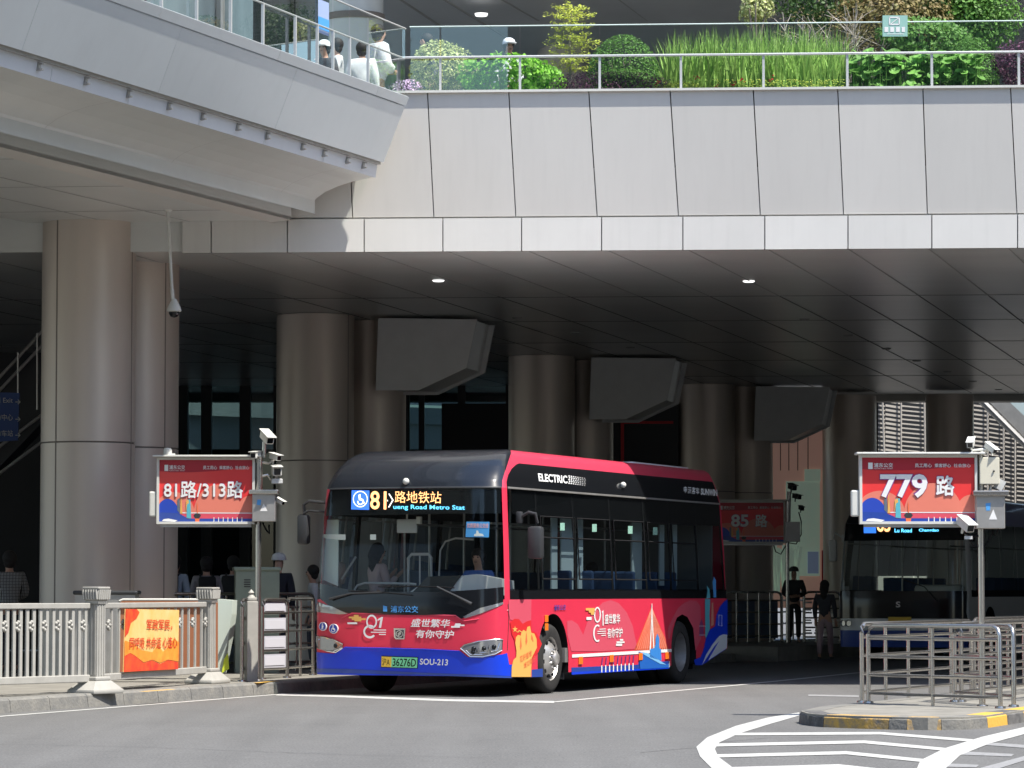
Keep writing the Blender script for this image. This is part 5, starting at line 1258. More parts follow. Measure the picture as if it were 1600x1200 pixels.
# stainless queue rails, left
def rail_frame(a, b, z0, z1, nbar, label, group, r=.027, mids=0, panel=False, arch=True, posts=(0, 1)):
    """a,b ground points; two posts, rounded corners, nbar cross bars"""
    a, b = Vector(a), Vector(b); d = (b - a); L_ = d.length; dn = d.normalized()
    e = empty('queue_rail', a, math.atan2(d.y, d.x), label, 'queue rail', group)
    mb = MB(); k = .10 if arch else 0
    pts = [(0, 0, z0)] + ([(0, 0, z1 - k), (.03, 0, z1 - .03), (k, 0, z1)] if 0 in posts else [(0, 0, z1)])
    pts += [(L_ - k, 0, z1), (L_ - .03, 0, z1 - .03), (L_, 0, z1 - k), (L_, 0, z0)]
    mb.path(pts, r, 10); mb.build('frame', 'steel', e, True)
    mb = MB()
    for j in range(nbar):
        z = z0 + (z1 - z0) * (j + .45) / (nbar + .25) + .02
        mb.tube((r, 0, z), (L_ - r, 0, z), r * .72, 8)
    mb.build('cross_bars', 'steel', e, True)
    for j in range(mids):
        x = L_ * (j + 1) / (mids + 1); MB().tube((x, 0, z0), (x, 0, z1 - r), r * .8, 10).build('post', 'steel', e, True)
    if panel:
        mb = MB(); m2 = MB()
        for j in range(4):
            zc = z0 + (z1 - z0) * (j + .98) / 4.35; mb.box((L_ / 2, .012, zc), (L_ - .07, .012, (z1 - z0) / 4.35 - .07)); m2.box((L_ / 2, .002, zc), (L_ - .16, .006, (z1 - z0) / 4.35 - .13))
        mb.build('infill', mat('pale_infill', (.52, .52, .58), .35), e); m2.build('infill_face', mat('pale_face', (.62, .62, .68), .3), e)
    MB().lathe([(r + .035, z0), (r + .03, z0 + .02), (r, z0 + .025)], (0, 0, 0), n=14).lathe([(r + .035, z0), (r + .03, z0 + .02), (r, z0 + .025)], (L_, 0, 0), n=14).build('foot_cover', 'steel', e, True)
    return e
gp = lambda px, Y: Vector((P(px, 1000, Y).x, Y, 0))
QG = 'stainless queue rails on the left pavement'
rail_frame(gp(378, 47.9), gp(398, 48.9), .15, 1.29, 3, 'narrow steel queue rail between the ball topped post and the sign pole', QG)
rail_frame(gp(410, 49.2), gp(449, 49.9), .15, 1.29, 4, 'steel queue rail with four pale infill panels beside the 81 board pole', QG, panel=True)
rail_frame(gp(449, 50.2), gp(489, 51.6), .15, 1.30, 4, 'steel queue rail nearest to the red bus front', QG, mids=1)
rail_frame(gp(240, 52.4), gp(490, 54.4), .15, 1.37, 4, 'long dark steel queue rail behind the fence, in front of the waiting people', QG, mids=8)
# green cabinet
e = empty('electrical_cabinet', (P(401, 940, 53.2).x, 53.2, .15), R(8), 'pale green electrical cabinet with vent slots behind the queue rail', 'cabinet')
s_ = 53.2 / 5333; w_ = 68 * s_; zt = P(400, 889, 53.2).z - .15
MB().box((0, 0, zt / 2), (w_, .4, zt)).build('body', 'green_box', e); MB().box((0, 0, zt), (w_ + .06, .46, .06), bev=.02).build('lid', 'green_box', e)
mb = MB()
for k in range(4): mb.box((-.16, -.203, zt - .17 - k * .035), (.10, .006, .015))
mb.build('vents', 'joint', e)

# ================================================================ ROUTE BOARDS
def bullet_cam(parent, c, aim, s=1.0, m='white_metal', name='camera', hood=True):
    aim = Vector(aim).normalized(); q = aim.to_track_quat('Y', 'Z'); e = empty(name, c, 0, parent=parent)
    def tr(mb): mb.v = [tuple(q @ Vector(v)) for v in mb.v]; return mb
    tr(MB().box((0, 0, 0), (.10 * s, .26 * s, .10 * s), bev=.012 * s)).build('housing', m, e)
    tr(MB().box((0, .02 * s, .058 * s), (.125 * s, .32 * s, .012 * s), bev=.003)).build('sunshield', m, e)
    tr(MB().box((0, .131 * s, 0), (.075 * s, .006, .07 * s))).build('lens', 'gloss_black', e)
    tr(MB().tube((0, -.05 * s, -.05 * s), (0, -.05 * s, -.13 * s), .015 * s, 8)).build('bracket', m, e); return e
def route_board(base, w, h, z0, text, label, lit=True, S=1.0, tpos=None):
    """base: foot of the pole. board hangs to the left of the pole, local -x"""
    e = empty('route_board', base, 0, label, 'bus stop sign', 'bus route boards on poles')
    zt = z0 + h
    MB().tube((0, 0, 0), (0, 0, zt + .02), .042 * S, 20).build('pole', 'steel', e, True)
    MB().lathe([(.075 * S, 0), (.07 * S, .012), (.045 * S, .018)], n=20).build('base_flange', 'steel', e, True)
    x1 = -.05 * S; x0 = x1 - w
    fr = .035 * S
    mb = MB()
    for c, d in (((x0 + w / 2, -.01, z0 + fr / 2), (w, .13 * S, fr)), ((x0 + w / 2, -.01, zt - fr / 2), (w, .13 * S, fr)), ((x0 + fr / 2, -.01, z0 + h / 2), (fr, .13 * S, h - 2 * fr)), ((x1 - fr / 2, -.01, z0 + h / 2), (fr, .13 * S, h - 2 * fr))): mb.box(c, d)
    mb.build('frame', 'white_metal', e)
    MB().box((x0 + w / 2 + .02, -.02, zt + .018 * S), (w + .14 * S, .30 * S, .028 * S), bev=.006).build('rain_cover', 'white_metal', e)
    MB().box((x0 + w / 2, .0, z0 - .022 * S), (w - .10, .07 * S, .04 * S)).build('hanger_bar', 'steel_dull', e)
    MB().box((x0 - .055 * S, .0, z0 + h * .30), (.11 * S, .11 * S, h * .38), bev=.02 * S).build('side_lamp_box', 'white_metal', e)
    a0, a1, b0, b1 = x0 + fr, x1 - fr, z0 + fr, zt - fr; W_, H_ = a1 - a0, b1 - b0
    face = empty('sign_face', (0, 0, 0), 0, parent=e)
    def pt(u, v, k): return Vector((a0 + u * W_, -.045 * S - k * .0009, b0 + v * H_))
    def pl(name, m, pts, k): return MB().poly([pt(u, v, k) for u, v in pts]).build(name, m, face)
    MB().box(((a0 + a1) / 2, 0, (b0 + b1) / 2), (W_, .088 * S, H_)).build('board', SGN['red'], face)
    pl('backdrop_band', SGN['dark'], [(0, .82), (.12, .80), (.35, .80), (.6, .82), (1, .90), (1, 1), (0, 1)], 1)
    hill = lambda cx, cy, rx, ry, t0=0, t1=180: [(min(1, max(0, cx + rx * math.cos(R(t)))), cy + ry * math.sin(R(t))) for t in range(t0, t1 + 1, 6)]
    pl('backdrop_hill', SGN['pink'], hill(.16, .12, .22, .36), 2); pl('backdrop_hill', SGN['pink'], hill(.63, .12, .26, .48), 3); pl('backdrop_hill', SGN['pink'], hill(.97, .12, .14, .30) + [(1, .12)], 4)
    pl('backdrop_band', SGN['rose'], [(.2, .03), (1, .03), (1, .15), (.2, .15)], 5)
    pl('quay', 'bus_navy', [(.2, 0), (1, 0), (1, .05), (.2, .05)], 6); pl('wave', SGN['blue'], hill(.09, .0, .14, .37) + [(0, .0)], 6)
    pl('wave', 'bus_navy', [(0, 0), (.34, 0), (.28, .08), (.20, .14), (0, .15)], 7); pl('foam', 'white', [(.03, .01), (.17, .0), (.2, .02), (.1, .05), (.05, .04)], 9)
    pl('line', 'white', [(.22, .135), (1, .13), (1, .145), (.22, .15)], 7)
    pl('tower', 'bus_grey', [(.195, .18), (.195, .36), (.22, .38), (.225, .13)], 8); pl('tower', 'gold', [(.225, .13), (.235, .45), (.25, .13)], 8)
    pl('tower', 'teal', [(.295, .06), (.30, .36), (.335, .36), (.345, .05)], 9); pl('tower', 'gold', [(.285, .12), (.29, .34), (.315, .36), (.32, .30), (.30, .28)], 10)
    pl('tower', 'grey_plastic', [(.37, .10), (.39, .135), (.43, .135), (.45, .10), (.43, .05), (.39, .05)], 8); pl('tower', 'orange', [(.39, .0), (.385, .05), (.435, .05), (.43, .0)], 9); pl('tower', 'orange', [(.405, .135), (.405, .25), (.41, .33), (.415, .25), (.415, .135)], 9)
    mb = MB(); 
    for k in range(7): u = .585 + k * .05; mb.poly([pt(u, .0, 8), pt(u + .008, .0, 8), pt(u + .008, .07, 8), pt(u, .07, 8)])
    mb.build('pier', 'white', face)
    def tx(body, u0, u1, v0, v1, m, k=12, bold=.02): mb = MB(); text_on(mb, body, lambda u, v: pt(u0 + (u1 - u0) * u, v0 + (v1 - v0) * v, k), bold); return mb.build('lettering', m, face)
    tx('浦东公交', .105, .275, .845, .915, 'white'); pl('logo', 'white', [(.055, .82), (.095, .82), (.095, .92), (.055, .92)], 11); tx('PUDONG PUBLIC TRANSIT', .105, .275, .818, .836, 'white', bold=0)
    tx('员工用心', .47, .62, .845, .905, 'white', bold=.015); tx('乘客舒心', .645, .79, .845, .905, 'white', bold=.015); tx('社会放心', .815, .965, .845, .905, 'white', bold=.015)
    for body, u0, u1, v0, v1 in tpos:
        tx(body, u0 - .004, u1 + .004, v0 - .008, v1 + .008, SGN['purple'], 13, .055); tx(body, u0, u1, v0, v1, 'white', 15, .028)
    return e, zt
SGN = dict(red=mat('sign_red', (.74, .04, .04), .4, coat=.2), dark=mat('sign_dark_red', (.40, .015, .03), .4), pink=mat('sign_pink', (.70, .20, .14), .4), rose=mat('sign_rose', (.66, .08, .12), .4), blue=mat('sign_blue', (.02, .06, .42), .4), purple=mat('sign_purple', (.22, .05, .22), .4))
# 779
bp = Vector((G(1535, 1103, .13).x, G(1535, 1103, .13).y, .13)); Yb = bp.y; k = Yb / 5333
z0 = P(1400, 819, Yb).z - .13; hh = P(1400, 711, Yb).z - .13 - z0
rb, zt = route_board(bp, 184 * k, hh, z0, '', 'red 779 route board on a steel pole standing on the traffic island', S=.85, tpos=[('779', .16, .58, .37, .74), ('路', .655, .82, .40, .72)])
def rl(px, py, dy=0.0, Y=None): p = P(px, py, (Y or Yb) + dy); return p - bp
def eq(root, rlf, k):
    pass
c = rl(1546, 800, -.02); MB().box(c, (45 * k, .20, 52 * k), bev=.008).build('switch_box', 'steel_dull', rb)
MB().box(c + Vector((0, -.01, 29 * k)), (56 * k, .27, 8 * k), bev=.01).build('box_hood', 'steel', rb)
MB().poly([c + Vector((x * k, -.103, z * k)) for x, z in ((-3, -12), (10, -12), (4, 4))]).build('warning_triangle', 'white', rb); MB().poly([c + Vector((x * k, -.103, z * k)) for x, z in ((-7, 2), (-1, 2), (0, 14), (-8, 13))]).build('box_sticker', 'skyblue', rb)
MB().box(rl(1545, 736, -.02), (31 * k, .14, 42 * k), bev=.008).build('control_box', 'beige_box', rb); MB().ball(rl(1553, 736, -.10), .012, 8).build('box_lock', 'grey_plastic', rb)
MB().tube(rl(1548, 757), rl(1546, 772), .02, 10).build('box_stem', 'steel_dull', rb)
mb = MB(); mb.path([rl(1518, 714), rl(1519, 704), rl(1535, 702), rl(1550, 704), rl(1550, 712)], .014, 8); mb.tube(rl(1535, 712), rl(1535, 704), .02, 8); mb.build('mast_head', 'white_metal', rb, True)
bullet_cam(rb, rl(1517, 692, -.08), (-.25, -1, -.35), .72); bullet_cam(rb, rl(1548, 700, -.04), (.5, -.7, -.5), .62, name='spotlight')
bullet_cam(rb, rl(1509, 819, -.16), (.35, -1, -.45), 1.0); mb = MB(); mb.box(rl(1513, 840, -.2), (12 * k, .05, 5 * k)); mb.build('infrared_lamp', 'light_plastic', rb)
mb = MB(); mb.path([rl(1512, 838, -.1), rl(1520, 852), rl(1535, 858), rl(1545, 845), rl(1552, 830)], .010, 6); mb.path([rl(1560, 826, -.1), rl(1556, 838), rl(1550, 832), rl(1553, 822)], .008, 6); mb.path([rl(1500, 828), rl(1520, 838), rl(1535, 836)], .014, 8); mb.build('cable', 'black', rb, True)
MB().box(rl(1562, 757, .02), (14 * k, .05, 16 * k), ry=.5).build('loudspeaker', 'light_plastic', rb); MB().box(rl(1556, 782, -.12), (7 * k, .01, 10 * k)).build('box_label', 'steel', rb) if False else None
# 81/313
bp = Vector((P(403, 1000, 48.6).x, 48.6, .15)); Yb = 48.6; k = Yb / 5333
z0 = P(320, 819, Yb).z - .15; hh = P(320, 715, Yb).z - .15 - z0
rb, zt = route_board(bp, 153 * k, hh, z0, '', 'red 81 and 313 route board on a steel pole on the left pavement', S=1.0, tpos=[('81路/313路', .05, .90, .38, .66)])
c = rl(413, 793, -.02); MB().box(c, (36 * k, .22, 44 * k), bev=.008).build('switch_box', 'steel_dull', rb); MB().box(c + Vector((0, -.01, 24 * k)), (46 * k, .30, 7 * k), bev=.012).build('box_hood', 'steel', rb)
MB().poly([c + Vector((x * k, -.113, z * k)) for x, z in ((-6, -6), (6, -6), (0, 6))]).build('warning_triangle', 'white', rb); MB().poly([c + Vector((x * k, -.113, z * k)) for x, z in ((-11, 4), (-5, 3), (-4, 12), (-10, 12))]).build('box_sticker', 'skyblue', rb)
mb = MB(); mb.tube(rl(405, 770), rl(405, 712), .05, 14); mb.tube(rl(412, 715), rl(413, 690), .03, 10); mb.path([rl(405, 745), rl(418, 742), rl(424, 750)], .02, 8); mb.path([rl(405, 722), rl(420, 724), rl(430, 716)], .018, 8); mb.build('mast_head', 'steel', rb, True)
bullet_cam(rb, rl(417, 683, -.08), (.45, -1, -.45), 1.15); bullet_cam(rb, rl(400, 711, -.08), (-.3, -1, -.1), .9); bullet_cam(rb, rl(430, 714, -.04), (.6, -.8, -.2), .8)
bullet_cam(rb, rl(432, 736, -.10), (.15, -1, -.10), 1.25); mb = MB(); mb.box(rl(433, 752, -.15), (17 * k, .10, 8 * k), bev=.01); mb.build('infrared_lamp', 'light_plastic', rb)
bullet_cam(rb, rl(437, 783, -.04), (.7, -.6, -.4), .6); mb = MB(); mb.lathe([(.001, .06), (.045, .055), (.06, .02), (.06, -.07), (.05, -.09), (.001, -.09)], tuple(rl(262, 706, -.02)), n=18); mb.build('antenna_dome', 'white_metal', rb, True)
MB().box(rl(270, 712, -.02), (7 * k, .06, 7 * k)).build('antenna_bracket', 'white_metal', rb)
mb = MB(); mb.path([rl(410, 816, .05), rl(416, 828, .05), rl(421, 834), rl(420, 820)], .012, 6); mb.path([rl(402, 716), rl(392, 722), rl(388, 732)], .008, 6); mb.build('cable', 'black', rb, True)
# 85
bp = Vector((P(1231, 1000, 73.6).x, 73.6, .30)); Yb = 73.6; k = Yb / 5333
z0 = P(1180, 849, Yb).z - .30; hh = P(1180, 783, Yb).z - .30 - z0
rb, zt = route_board(bp, 110 * k, hh, z0, '', 'dim 85 route board on a pole in the deck shade behind the red bus', S=1.0, tpos=[('85', .22, .48, .38, .70), ('路', .58, .76, .37, .70)])
c = rl(1238, 831, -.03); MB().box(c, (23 * k, .22, 31 * k), bev=.008).build('switch_box', 'steel_dull', rb); MB().tube(rl(1232, 815), rl(1233, 768), .045, 12).build('mast_head', 'steel_dull', rb, True)
bullet_cam(rb, rl(1238, 761, -.05), (.3, -1, -.2), 1.1, 'grey_plastic'); bullet_cam(rb, rl(1245, 776, -.05), (.6, -1, -.2), .9, 'grey_plastic'); bullet_cam(rb, rl(1252, 794, -.05), (.2, -1, -.2), .8, 'grey_plastic')
mb = MB(); mb.path([rl(1248, 800), rl(1252, 815), rl(1252, 835), rl(1244, 850), rl(1232, 848)], .014, 6); mb.path([rl(1209, 852), rl(1212, 862), rl(1220, 866), rl(1228, 852)], .014, 6); mb.build('cable', 'black', rb, True)

# ceiling dome camera at left
p0 = plane_hit(262, 331, (0, 0, S1.z), (0, 0, 1)); Yc = 49.0; top_ = P(262, 331, Yc); top_.z = S1.z + .0
e = empty('dome_camera', P(262, 331, Yc), 0, 'white dome security camera hanging on a long rod from the left soffit', 'security camera')
q = lambda x, y: P(x, y, Yc) - P(262, 331, Yc)
hgt = S1.z - P(262, 331, Yc).z
e.location = P(262, 331, Yc) + Z * 0
mb = MB(); mb.tube(q(262, 331) + Z * max(0, hgt), q(269, 455), .022, 10); mb.tube(q(269, 452), q(270, 468), .028, 10); mb.lathe([(.07, .0), (.06, -.02), (.025, -.03)], tuple(q(262, 331) + Z * max(0, hgt)), n=16); mb.build('rod', 'white_metal', e, True)
c = q(272, 484); MB().lathe([(.001, .16), (.03, .155), (.05, .12), (.085, .06), (.105, .0), (.107, -.02), (.09, -.03)], tuple(c), n=24).build('housing', 'white_metal', e, True)
MB().lathe([(.078, -.03), (.075, -.06), (.05, -.10), (.001, -.115)], tuple(c), n=24).build('dome', 'gloss_black', e, True)

# ================================================================ ISLAND RAILS (right)
IG = 'stainless queue rails on the traffic island'
def grail(px0, Ya, px1, Yb_, **kw): return rail_frame(gp(px0, Ya), gp(px1, Yb_), .13, kw.pop('z1', 1.03), 4, kw.pop('label'), IG, **kw)
ga = lambda px, py: G(px, py, .13)
def gr2(p, q, label, mids=0, z1=1.02, r=.026, nb=4):
    a, b = ga(*p), ga(*q); a.z = b.z = 0; return rail_frame(a, b, .13, z1, nb, label, IG, mids=mids, r=r)
gr2((1357, 1098.5), (1563, 1106.5), 'nearest bright steel queue rail across the front of the traffic island', 1)
gr2((1492, 1096.5), (1584, 1104), 'short steel queue rail just behind the 779 pole', 0)
a = ga(1347, 1097.5); a.z = 0
rail_frame(a, a + U * 4.6 + Vector((.15, 0, 0)), .13, 1.03, 4, 'long steel queue rail running back from the left island corner', IG, mids=4)
a2 = a + U * 4.75 + Vector((.15, 0, 0)); rail_frame(a2, a2 + U * 5.6, .13, 1.05, 4, 'farther steel queue rail continuing back toward the white bus', IG, mids=5)
b = ga(1492, 1097.5); b.z = 0; rail_frame(b + U * .3, b + U * 4.8, .13, 1.03, 4, 'steel queue rail running back in the middle of the island', IG, mids=4)
rail_frame(b + U * 5.0, b + U * 10.5, .13, 1.05, 4, 'farther middle steel queue rail at the right picture edge', IG, mids=4)
c_ = ga(1600, 1098); c_.z = 0; rail_frame(c_ + U * .8, c_ + U * 5.8, .13, 1.03, 4, 'steel queue rail leaving the picture at the lower right', IG, mids=4)
# platform rails beside the 85 board
PG = 'shaded queue rails on the middle platform'
pf = lambda px, Y: Vector((P(px, 1000, Y).x, Y, 0))
rail_frame(pf(1098, 75), pf(1221, 75.4), .30, 1.40, 4, 'dim steel grid rail between the red bus and the 85 pole', PG, mids=6)
for k_ in range(3): tag(MB().box((P(1128 + k_ * 36, 1000, 76.2).x, 76.2, .80), (.44, .03, .85)).build('barrier_board', mat('barrier_blue', (.10, .14, .21), .4)), ('left', 'middle', 'right')[k_] + ' dark blue barrier board behind the grid rail left of the 85 pole', 'barrier board', 'blue boards behind the platform rail')
rail_frame(pf(1257, 75.2), pf(1313, 75.0), .30, 1.40, 5, 'dim steel grid rail between the 85 pole and the white bus', PG, mids=2)
rail_frame(pf(1222, 77), pf(1256, 79), .30, 1.40, 4, 'dim steel rail behind the standing person at the 85 pole', PG, mids=1)
for k in range(5):
    mb = MB()
    for j in range(3): p = P(1262 + j * 17, 937 + k * 16, 75.5); mb.box(p, (.16, .02, .03)); mb.box(p - Z * .06, (.19, .02, .04))
    tag(mb.build('timetable_strip', 'white_metal'), ('topmost', 'second from top', 'middle', 'second from bottom', 'lowest')[k] + ' row of white timetable strips on the platform rail beside the white bus', 'timetable', 'timetable strips')
# escalator and wayfinding sign at far left
esc = empty('escalator', (P(20, 900, 60).x, 60, .15), 0, 'dark escalator with pale handrails rising at the far left', 'escalator')
for k, (y0, y1) in enumerate(((598, 518), (618, 540), (700, 648), (742, 690))):
    mb = MB(); mb.path([P(-20, y0 + 12, 60), P(66, y1, 60)], .03, 8); child(mb, 'handrail' if k % 2 == 0 else 'skirting', 'steel_dull', esc, True)
mb = MB(); mb.prism([P(-40, 650, 60.2), P(66, 560, 60.2), P(66, 660, 60.2), P(-40, 770, 60.2)], (0, .9, 0)); child(mb, 'truss', 'dark', esc)
for x in (28, 58): mb = MB(); mb.tube(P(x, 520 + (58 - x), 59.9), P(x, 640 + (58 - x), 59.9), .015, 6); child(mb, 'balustrade_post', 'steel_dull', esc)
ws_ = empty('wayfinding_sign', P(0, 650, 56), 0, 'blue hanging wayfinding sign with white arrows at the far left edge', 'sign')
mb = MB(); mb.prism([P(-40, 692, 56), P(28, 688, 56), P(30, 614, 56), P(-40, 612, 56)], (0, .08, 0)); child(mb, 'board', 'blue_sign', ws_)
mb = MB()
for y in (628, 655, 680):
    mb.tube(P(24, y, 55.95), P(31, y, 55.95), .007, 5); mb.tube(P(28, y - 3.5, 55.95), P(31.5, y, 55.95), .007, 5); mb.tube(P(28, y + 3.5, 55.95), P(31.5, y, 55.95), .007, 5)
child(mb, 'arrow', 'light_plastic', ws_)
for y, t in ((626, '出口 Exit'), (653, '商场/中心'), (678, '地铁/车站')):
    mb = MB(); text_on(mb, t, quadfn(P(-18, y + 4, 55.95), P(20, y + 4, 55.95), P(-18, y - 6, 55.95), P(20, y - 6, 55.95)), .01); child(mb, 'lettering', 'light_plastic', ws_)
# ================================================================ PEOPLE
def skinmesh(verts, edges, radii, name, m, parent, sub=1, root=0):
    me = bpy.data.meshes.new(name); me.from_pydata(verts, edges, []); o = bpy.data.objects.new(name, me); COL.objects.link(o)
    md = o.modifiers.new('s', 'SKIN'); md.use_smooth_shade = True
    for i, r in enumerate(radii):
        sv = me.skin_vertices[0].data[i]; sv.radius = r if isinstance(r, tuple) else (r, r); sv.use_root = (i == root)
    ms = o.modifiers.new('b', 'SUBSURF'); ms.levels = sub; ms.render_levels = sub
    dg = bpy.context.evaluated_depsgraph_get(); me2 = bpy.data.meshes.new_from_object(o.evaluated_get(dg)); bpy.data.objects.remove(o); bpy.data.meshes.remove(me)
    for p in me2.polygons: p.use_smooth = True
    me2.name = name; me2.materials.clear(); me2.materials.append(M[m] if isinstance(m, str) else m)
    return link(bpy.data.objects.new(name, me2), parent)
_cl = {}
def cloth(col, rough=.8, var=.12):
    k = tuple(col)
    if k not in _cl: _cl[k] = mat('cloth', col, rough, var=var, vscale=6)
    return _cl[k]
def person(loc, h, yaw, label, top=(.6, .6, .6), legs=(.05, .05, .07), pose='stand', arms='down', hair='short', hat=None, bag=None, loose=1.0, sleeve=True, group=None):
    """local +y is the way the person faces"""
    k = h / 1.75; e = empty('person', loc, yaw, label, 'person', group)
    S = lambda *p: Vector(p) * k
    sit = pose == 'sit'; zh = .48 if sit else .93
    J = dict(pel=S(0, 0, zh), sp=S(0, -.01, zh + .2), ch=S(0, 0, zh + .42), nk=S(0, .0, zh + .55), hd=S(0, .03, zh + .635), hm=S(0, .035, zh + .715), ht=S(0, .03, zh + .775))
    for sx, n in ((-1, 'l'), (1, 'r')):
        J['sh' + n] = S(sx * .18, 0, zh + .48)
        a = arms if isinstance(arms, str) else arms[0 if sx < 0 else 1]
        if a == 'down': J['el' + n] = S(sx * .23, -.02, zh + .21); J['wr' + n] = S(sx * .23, .05, zh - .03); hd_ = Vector((0, .03, -.08))
        elif a == 'phone': J['el' + n] = S(sx * .21, .06, zh + .22); J['wr' + n] = S(sx * .12, .28, zh + .34); hd_ = Vector((0, .05, .06))
        elif a == 'wheel': J['el' + n] = S(sx * .25, .12, zh + .24); J['wr' + n] = S(sx * .17, .38, zh + .28); hd_ = Vector((0, .07, .02))
        else: J['el' + n] = S(sx * .25, .02, zh + .22); J['wr' + n] = S(sx * .10, .20, zh + .16); hd_ = Vector((-sx * .06, .04, 0))
        J['ha' + n] = J['wr' + n] + hd_ * k
        J['hp' + n] = S(sx * .09, 0, zh - .04)
        st = (.12 if sx > 0 else -.12) if pose == 'walk' else 0
        if sit: J['kn' + n] = S(sx * .12, .42, zh + .02); J['an' + n] = S(sx * .12, .45, .09); J['to' + n] = S(sx * .13, .60, .04)
        else: J['kn' + n] = S(sx * .10, .03 + st * .6, .50); J['an' + n] = S(sx * .10, -.01 + st, .09); J['to' + n] = S(sx * .12, .13 + st, .035)
    names = ['pel', 'sp', 'ch', 'nk', 'hd', 'hm', 'ht'] + [x + n for n in 'lr' for x in ('sh', 'el', 'wr', 'ha')] + [x + n for n in 'lr' for x in ('hp', 'kn', 'an', 'to')]
    rad = dict(pel=(.13, .10), sp=(.115, .09), ch=(.14, .10), nk=.052, hd=.068, hm=.088, ht=.07, sh=.055, el=.042, wr=.028, ha=.033, hp=.085, kn=.055, an=.038, to=.032)
    vs = [J[n] for n in names]; rr = []
    for n in names:
        r = rad.get(n) or rad[n[:2]]; rr.append(tuple(q * k for q in r) if isinstance(r, tuple) else r * k)
    ix = {n: i for i, n in enumerate(names)}; E_ = [('pel', 'sp'), ('sp', 'ch'), ('ch', 'nk'), ('nk', 'hd'), ('hd', 'hm'), ('hm', 'ht')]
    for n in 'lr': E_ += [('ch', 'sh' + n), ('sh' + n, 'el' + n), ('el' + n, 'wr' + n), ('wr' + n, 'ha' + n), ('pel', 'hp' + n), ('hp' + n, 'kn' + n), ('kn' + n, 'an' + n), ('an' + n, 'to' + n)]
    edges = [(ix[a], ix[b]) for a, b in E_]
    for n, sx in (('l', -1), ('r', 1)):      # fingers and thumb
        d = (J['ha' + n] - J['wr' + n]).normalized(); sd = Vector((0, 1, 0)).cross(d); sd = (sd if sd.length > .1 else Vector((1, 0, 0))).normalized()
        for f, (off, ln) in enumerate(((-.026, .055), (-.009, .066), (.009, .062), (.026, .050))):
            b = J['ha' + n] + d * .022 * k + sd * off * k; t = b + (d * ln + sd * off * .25) * k + Vector((0, .012, 0)) * k
            vs.append(t); rr.append(.009 * k); edges.append((ix['ha' + n], len(vs) - 1))
        t = J['wr' + n] + d * .05 * k + sd * (-.05) * k + Vector((0, .025 * k, 0)); vs.append(t); rr.append(.010 * k); edges.append((ix['ha' + n], len(vs) - 1))
    vs.append(J['hm'] + S(0, .098, -.025)); rr.append(.013 * k); edges.append((ix['hm'], len(vs) - 1))   # nose
    body = skinmesh(vs, edges, rr, 'body', 'skin', e)
    mb = MB()
    for sx in (-1, 1): mb.ball(J['hm'] + S(sx * .034, .082, .005), .010 * k, 6)
    mb.box(J['hm'] + S(0, .086, -.062), (.04 * k, .012 * k, .008 * k)); mb.build('eyes_and_mouth', 'hair', body)
    # top
    L_ = loose; sub = ['pel', 'sp', 'ch', 'nk'] + [x + n for n in 'lr' for x in (('sh', 'el', 'wr') if sleeve else ('sh', 'el'))]
    v2 = []; r2 = []; i2 = {}
    for n in sub:
        p = J[n].copy(); r = rad.get(n) or rad[n[:2]]
        if n == 'nk': p = J['nk'] - S(0, 0, .02); r = .066
        if n[:2] in ('wr', 'el') and (n[:2] == 'wr' or not sleeve): p = J[n] + (J[('el' if n[:2] == 'wr' else 'sh') + n[2]] - J[n]) * .10
        if n == 'pel': p = J['pel'] - S(0, 0, .05)
        i2[n] = len(v2); v2.append(p); r2.append(tuple((q + .022 * L_) * k for q in r) if isinstance(r, tuple) else (r + .018 * L_) * k)
    e2 = [(i2[a], i2[b]) for a, b in E_ if a in i2 and b in i2]
    skinmesh(v2, e2, r2, 'shirt', cloth(top), e)
    v3 = [J['pel'] + S(0, 0, .03), J['pel'] - S(0, 0, .04)]; r3 = [(.135 * k, .105 * k), (.14 * k, .11 * k)]; e3 = [(0, 1)]
    for n in 'lr':
        b = len(v3); v3 += [J['hp' + n], J['kn' + n], J['an' + n] + S(0, 0, .02)]; r3 += [.098 * k, .073 * k, .062 * k]; e3 += [(1, b), (b, b + 1), (b + 1, b + 2)]
    skinmesh(v3, e3, r3, 'trousers', cloth(legs), e)
    for n in 'lr':
        skinmesh([J['an' + n] - S(0, .02, .03), J['to' + n]], [(0, 1)], [.045 * k, (.045 * k, .032 * k)], 'shoe', cloth((.5, .5, .5) if sit else (.10, .10, .10)), e)
    hc = J['hm']
    if hair in ('short', 'long') :
        mb = MB(); mb.ball(hc + S(0, -.036, .030), .108 * k, 14, (1.0, 1.0, 1.02)); mb.ball(hc + S(0, -.045, -.045), .092 * k, 10, (1.0, .85, .9))
        if hair == 'long': mb.path([hc + S(0, -.05, .03), hc + S(0, -.09, -.08), hc + S(0, -.10, -.22), hc + S(0, -.09, -.34)], [.10 * k, .105 * k, .085 * k, .03 * k], 12)
        # leave the face free
        mb.build('hair', 'hair', e, True)
    if hat is not None:
        hb = empty('cap', hc + S(0, 0, .035), 0, parent=e); m_ = cloth(hat)
        MB().lathe([(.112 * k, -.01), (.112 * k, .03 * k), (.095 * k, .075 * k), (.05 * k, .105 * k), (.001, .112 * k)], n=20).build('crown', m_, hb, True)
        mb = MB(); n = 12; o1 = [S(.105 * math.cos(math.pi * i / n), .07 + .13 * math.sin(math.pi * i / n), .0) for i in range(n + 1)]; mb.prism(o1, (0, 0, .012 * k)); mb.build('brim', m_, hb)
